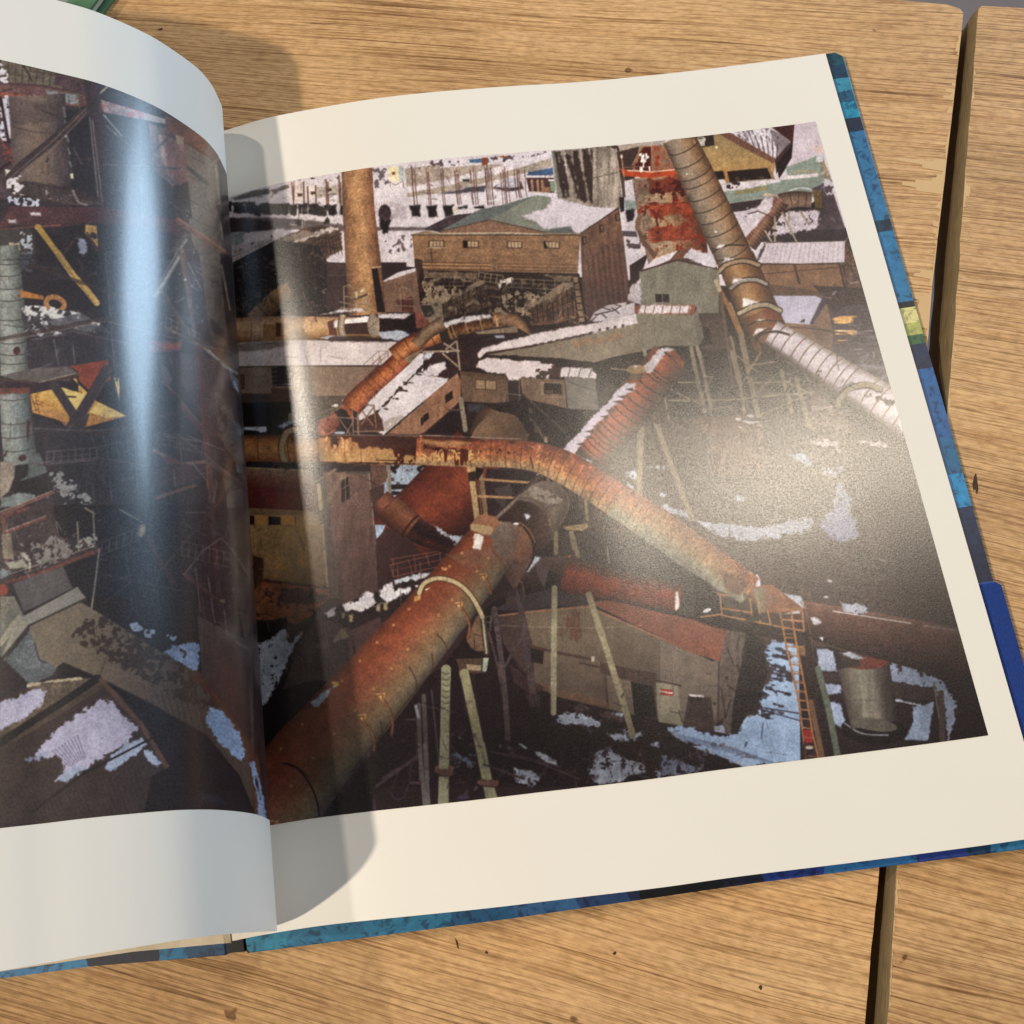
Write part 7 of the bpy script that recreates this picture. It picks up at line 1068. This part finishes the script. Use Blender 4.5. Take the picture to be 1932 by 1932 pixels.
# right plank: flat top, slanting worn side towards the gap, straight drop
E = np.array(edgeR); D = np.array([-.42, .15]); n = len(E)
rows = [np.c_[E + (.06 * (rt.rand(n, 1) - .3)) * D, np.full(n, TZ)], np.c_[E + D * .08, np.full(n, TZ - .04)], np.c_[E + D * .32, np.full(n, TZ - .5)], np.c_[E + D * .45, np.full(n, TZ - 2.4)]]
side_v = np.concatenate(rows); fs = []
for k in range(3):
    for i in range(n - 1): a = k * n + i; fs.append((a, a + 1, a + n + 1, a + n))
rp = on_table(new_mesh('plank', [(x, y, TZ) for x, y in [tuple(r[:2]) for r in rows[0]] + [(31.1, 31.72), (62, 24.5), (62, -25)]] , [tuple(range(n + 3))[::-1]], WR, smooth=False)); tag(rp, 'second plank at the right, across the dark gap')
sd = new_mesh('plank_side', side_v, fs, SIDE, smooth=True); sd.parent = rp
vv = [(31.1, 31.72, TZ - .001), (62, 24.5, TZ - .001), (62, 24.5, -3.2), (31.1, 31.72, -3.2)]; e = new_mesh('plank_end', [(30.94, 31.6, TZ), (31.1, 31.72, TZ), (62, 24.5, TZ), (62, 24.5, -3.2), (31.1, 31.72, -3.2), (30.6, 31.7, -3.2)], [(0, 1, 4, 5), (1, 2, 3, 4)], SIDE, smooth=False); e.parent = rp
# torn veneer: ragged patches of raw wood along the plank edges, their tongues following the grain
def ragged(p, q, reach, ang, seed):
    """strip whose one side lies on the edge p..q and whose tongues reach along the grain"""
    r = np.random.RandomState(seed); p, q = np.array(p, float), np.array(q, float); g = -np.array([math.cos(ang), math.sin(ang)]) * (1 if reach > 0 else -1); reach = abs(reach)
    k = max(int(np.linalg.norm(q - p) / .16), 4); w = reach * .3; e = []; o = []
    for i in range(k):
        w = np.clip(w * .7 + r.randn() * reach * .42, reach * .04, reach); ww = w * math.sin(math.pi * (i + .5) / k) ** .5
        for t, u in ((i / k, ww + r.rand() * .05), ((i + .8) / k, ww)): e.append(p + (q - p) * t); o.append(e[-1] + g * u)
    return e, o
def flakes(parent, plist, lab):
    for k, a in enumerate(plist):
        e, o = ragged(*a); n = len(e); v = [(*q, TZ + .006 + .004 * k) for q in e + o]; up = a[2] > 0
        f = [(i, i + 1, n + i + 1, n + i) if up else (i, n + i, n + i + 1, i + 1) for i in range(n - 1)]
        ob = new_mesh('torn_veneer', v, f, RAW, parent, smooth=False); tag(ob, lab[k % len(lab)])
def on_edge(E_, y):
    E_ = np.array(E_); return np.array([np.interp(y, E_[:, 1], E_[:, 0]), y])
GA = math.radians(-18); GB = math.radians(-22.5)
flakes([o for o in table.children if o.name.startswith('plank')][0], [(on_edge(edgeL, a), on_edge(edgeL, b), r, GA, s) for a, b, r, s in
    ((26.9, 28.3, .55, 1), (24.9, 26.2, 2.3, 2), (23.4, 24.9, 2.6, 3), (21.6, 23.4, .8, 4), (19.6, 21.5, .9, 5), (17.0, 19.5, 1.3, 6), (15.0, 17.0, .5, 7), (13.6, 14.9, .35, 8), (28.6, 30.6, .16, 9))],
    ['narrow pale scar where the veneer has torn away', 'long pale scar running into the grain'])
flakes(rp, [(on_edge(edgeR, a) , on_edge(edgeR, b), r, GB, s) for a, b, r, s in ((14.0, 15.6, -.35, 11), (16.6, 17.6, -.4, 12), (22.6, 24.0, -.25, 13), (11.5, 13.2, -.2, 14), (27, 29, -.15, 17), (-2.6, -.9, -.25, 15), (-4.6, -3.0, -.3, 16))], ['small pale chip along the edge of the second plank'])
DARK, nt, b = mat('dark_knot'); b.inputs['Base Color'].default_value = (.06, .03, .015, 1); b.inputs['Roughness'].default_value = .9
for X, Y, rx, ry, a in ((303, 55, .10, .05, 0), (1841, 914, .10, .36, -12), (1160, 1798, .06, .05, 0), (918, 1797, .05, .05, 0), (862, 1780, .03, .2, 10), (1435, 1863, .06, .07, 0)):
    cx, cy = px(X, Y); v = []
    for i in range(12): t = i * math.pi / 6; x, y = rx * math.cos(t) * (1 + .25 * rt.randn()), ry * math.sin(t) * (1 + .2 * rt.randn()); A = math.radians(a); v.append((cx + x * math.cos(A) - y * math.sin(A), cy + x * math.sin(A) + y * math.cos(A), TZ + .004))
    o = new_mesh('knot', v, [tuple(range(12))], DARK, smooth=False); o.parent = rp if X > 1700 else [q for q in table.children if q.name.startswith('plank')][0]
# ---------------------------------------------------------------- green book lying behind
GR, nt, b = mat('green_cloth'); b.inputs['Roughness'].default_value = .6; nz = N(nt, 'ShaderNodeTexNoise', Scale=60., Detail=3.); r = ramp(nt, [(.3, lin('3f6a4c')), (.7, lin('557f60'))]); L(nt, nz.outputs[0], r.inputs[0]); L(nt, r.outputs[0], b.inputs['Base Color'])
GY, nt, b = mat('grey_label'); b.inputs['Base Color'].default_value = (*lin('7d8a82'), 1); b.inputs['Roughness'].default_value = .6
c1 = np.array(px(181, 0, .2)); c2 = np.array(px(167, 19, .2)); d = (c2 - c1) / np.linalg.norm(c2 - c1); nn = np.array([d[1], -d[0]])   # nn points left
if nn[0] > 0: nn = -nn
base = c2 + d * 1.1; q = [base, base - d * 24, base - d * 24 + nn * 17, base + nn * 17]
gb = tag(empty('green_book', (float(q[0][0] - 8), float(q[0][1] + 9), TZ)), 'green hardback book lying behind the raised left page', 'book')
def on_gb(o): o.parent = gb; o.matrix_parent_inverse = Matrix.Translation(-gb.location); return o
def ring(q, k):
    c = sum(q) / 4; r = [tuple(c + (p - c) * k) for p in q]
    ar = sum(r[i][0] * r[(i + 1) % 4][1] - r[(i + 1) % 4][0] * r[i][1] for i in range(4)); return r if ar > 0 else r[::-1]
on_gb(bm_obj('cover_board', prism(ring(q, 1.), TZ + .002, TZ + .2, .04), GR)); on_gb(bm_obj('cover_board', prism(ring(q, 1.), .0, .2, .05), GR)); on_gb(bm_obj('page_block', prism(ring(q, .965), TZ + .2, .0), EDGE))
lb = [base + nn * 1.0 - d * .6, base + nn * 1.0 - d * 22, base + nn * 15 - d * 22, base + nn * 15 - d * .6]; on_gb(bm_obj('label', prism(ring(lb, 1.), .2, .206), GY))
# ---------------------------------------------------------------- floor below the table
FLR, nt, b = mat('grey_floor'); nz = N(nt, 'ShaderNodeTexNoise', Scale=6., Detail=4.); r = ramp(nt, [(.3, (.20, .165, .165)), (.7, (.27, .23, .23))]); L(nt, nz.outputs[0], r.inputs[0]); L(nt, r.outputs[0], b.inputs['Base Color']); b.inputs['Roughness'].default_value = .7
tag(new_mesh('floor', [(-400, -400, -72), (400, -400, -72), (400, 400, -72), (-400, 400, -72)], [(0, 1, 2, 3)], FLR, smooth=False), kind='structure')
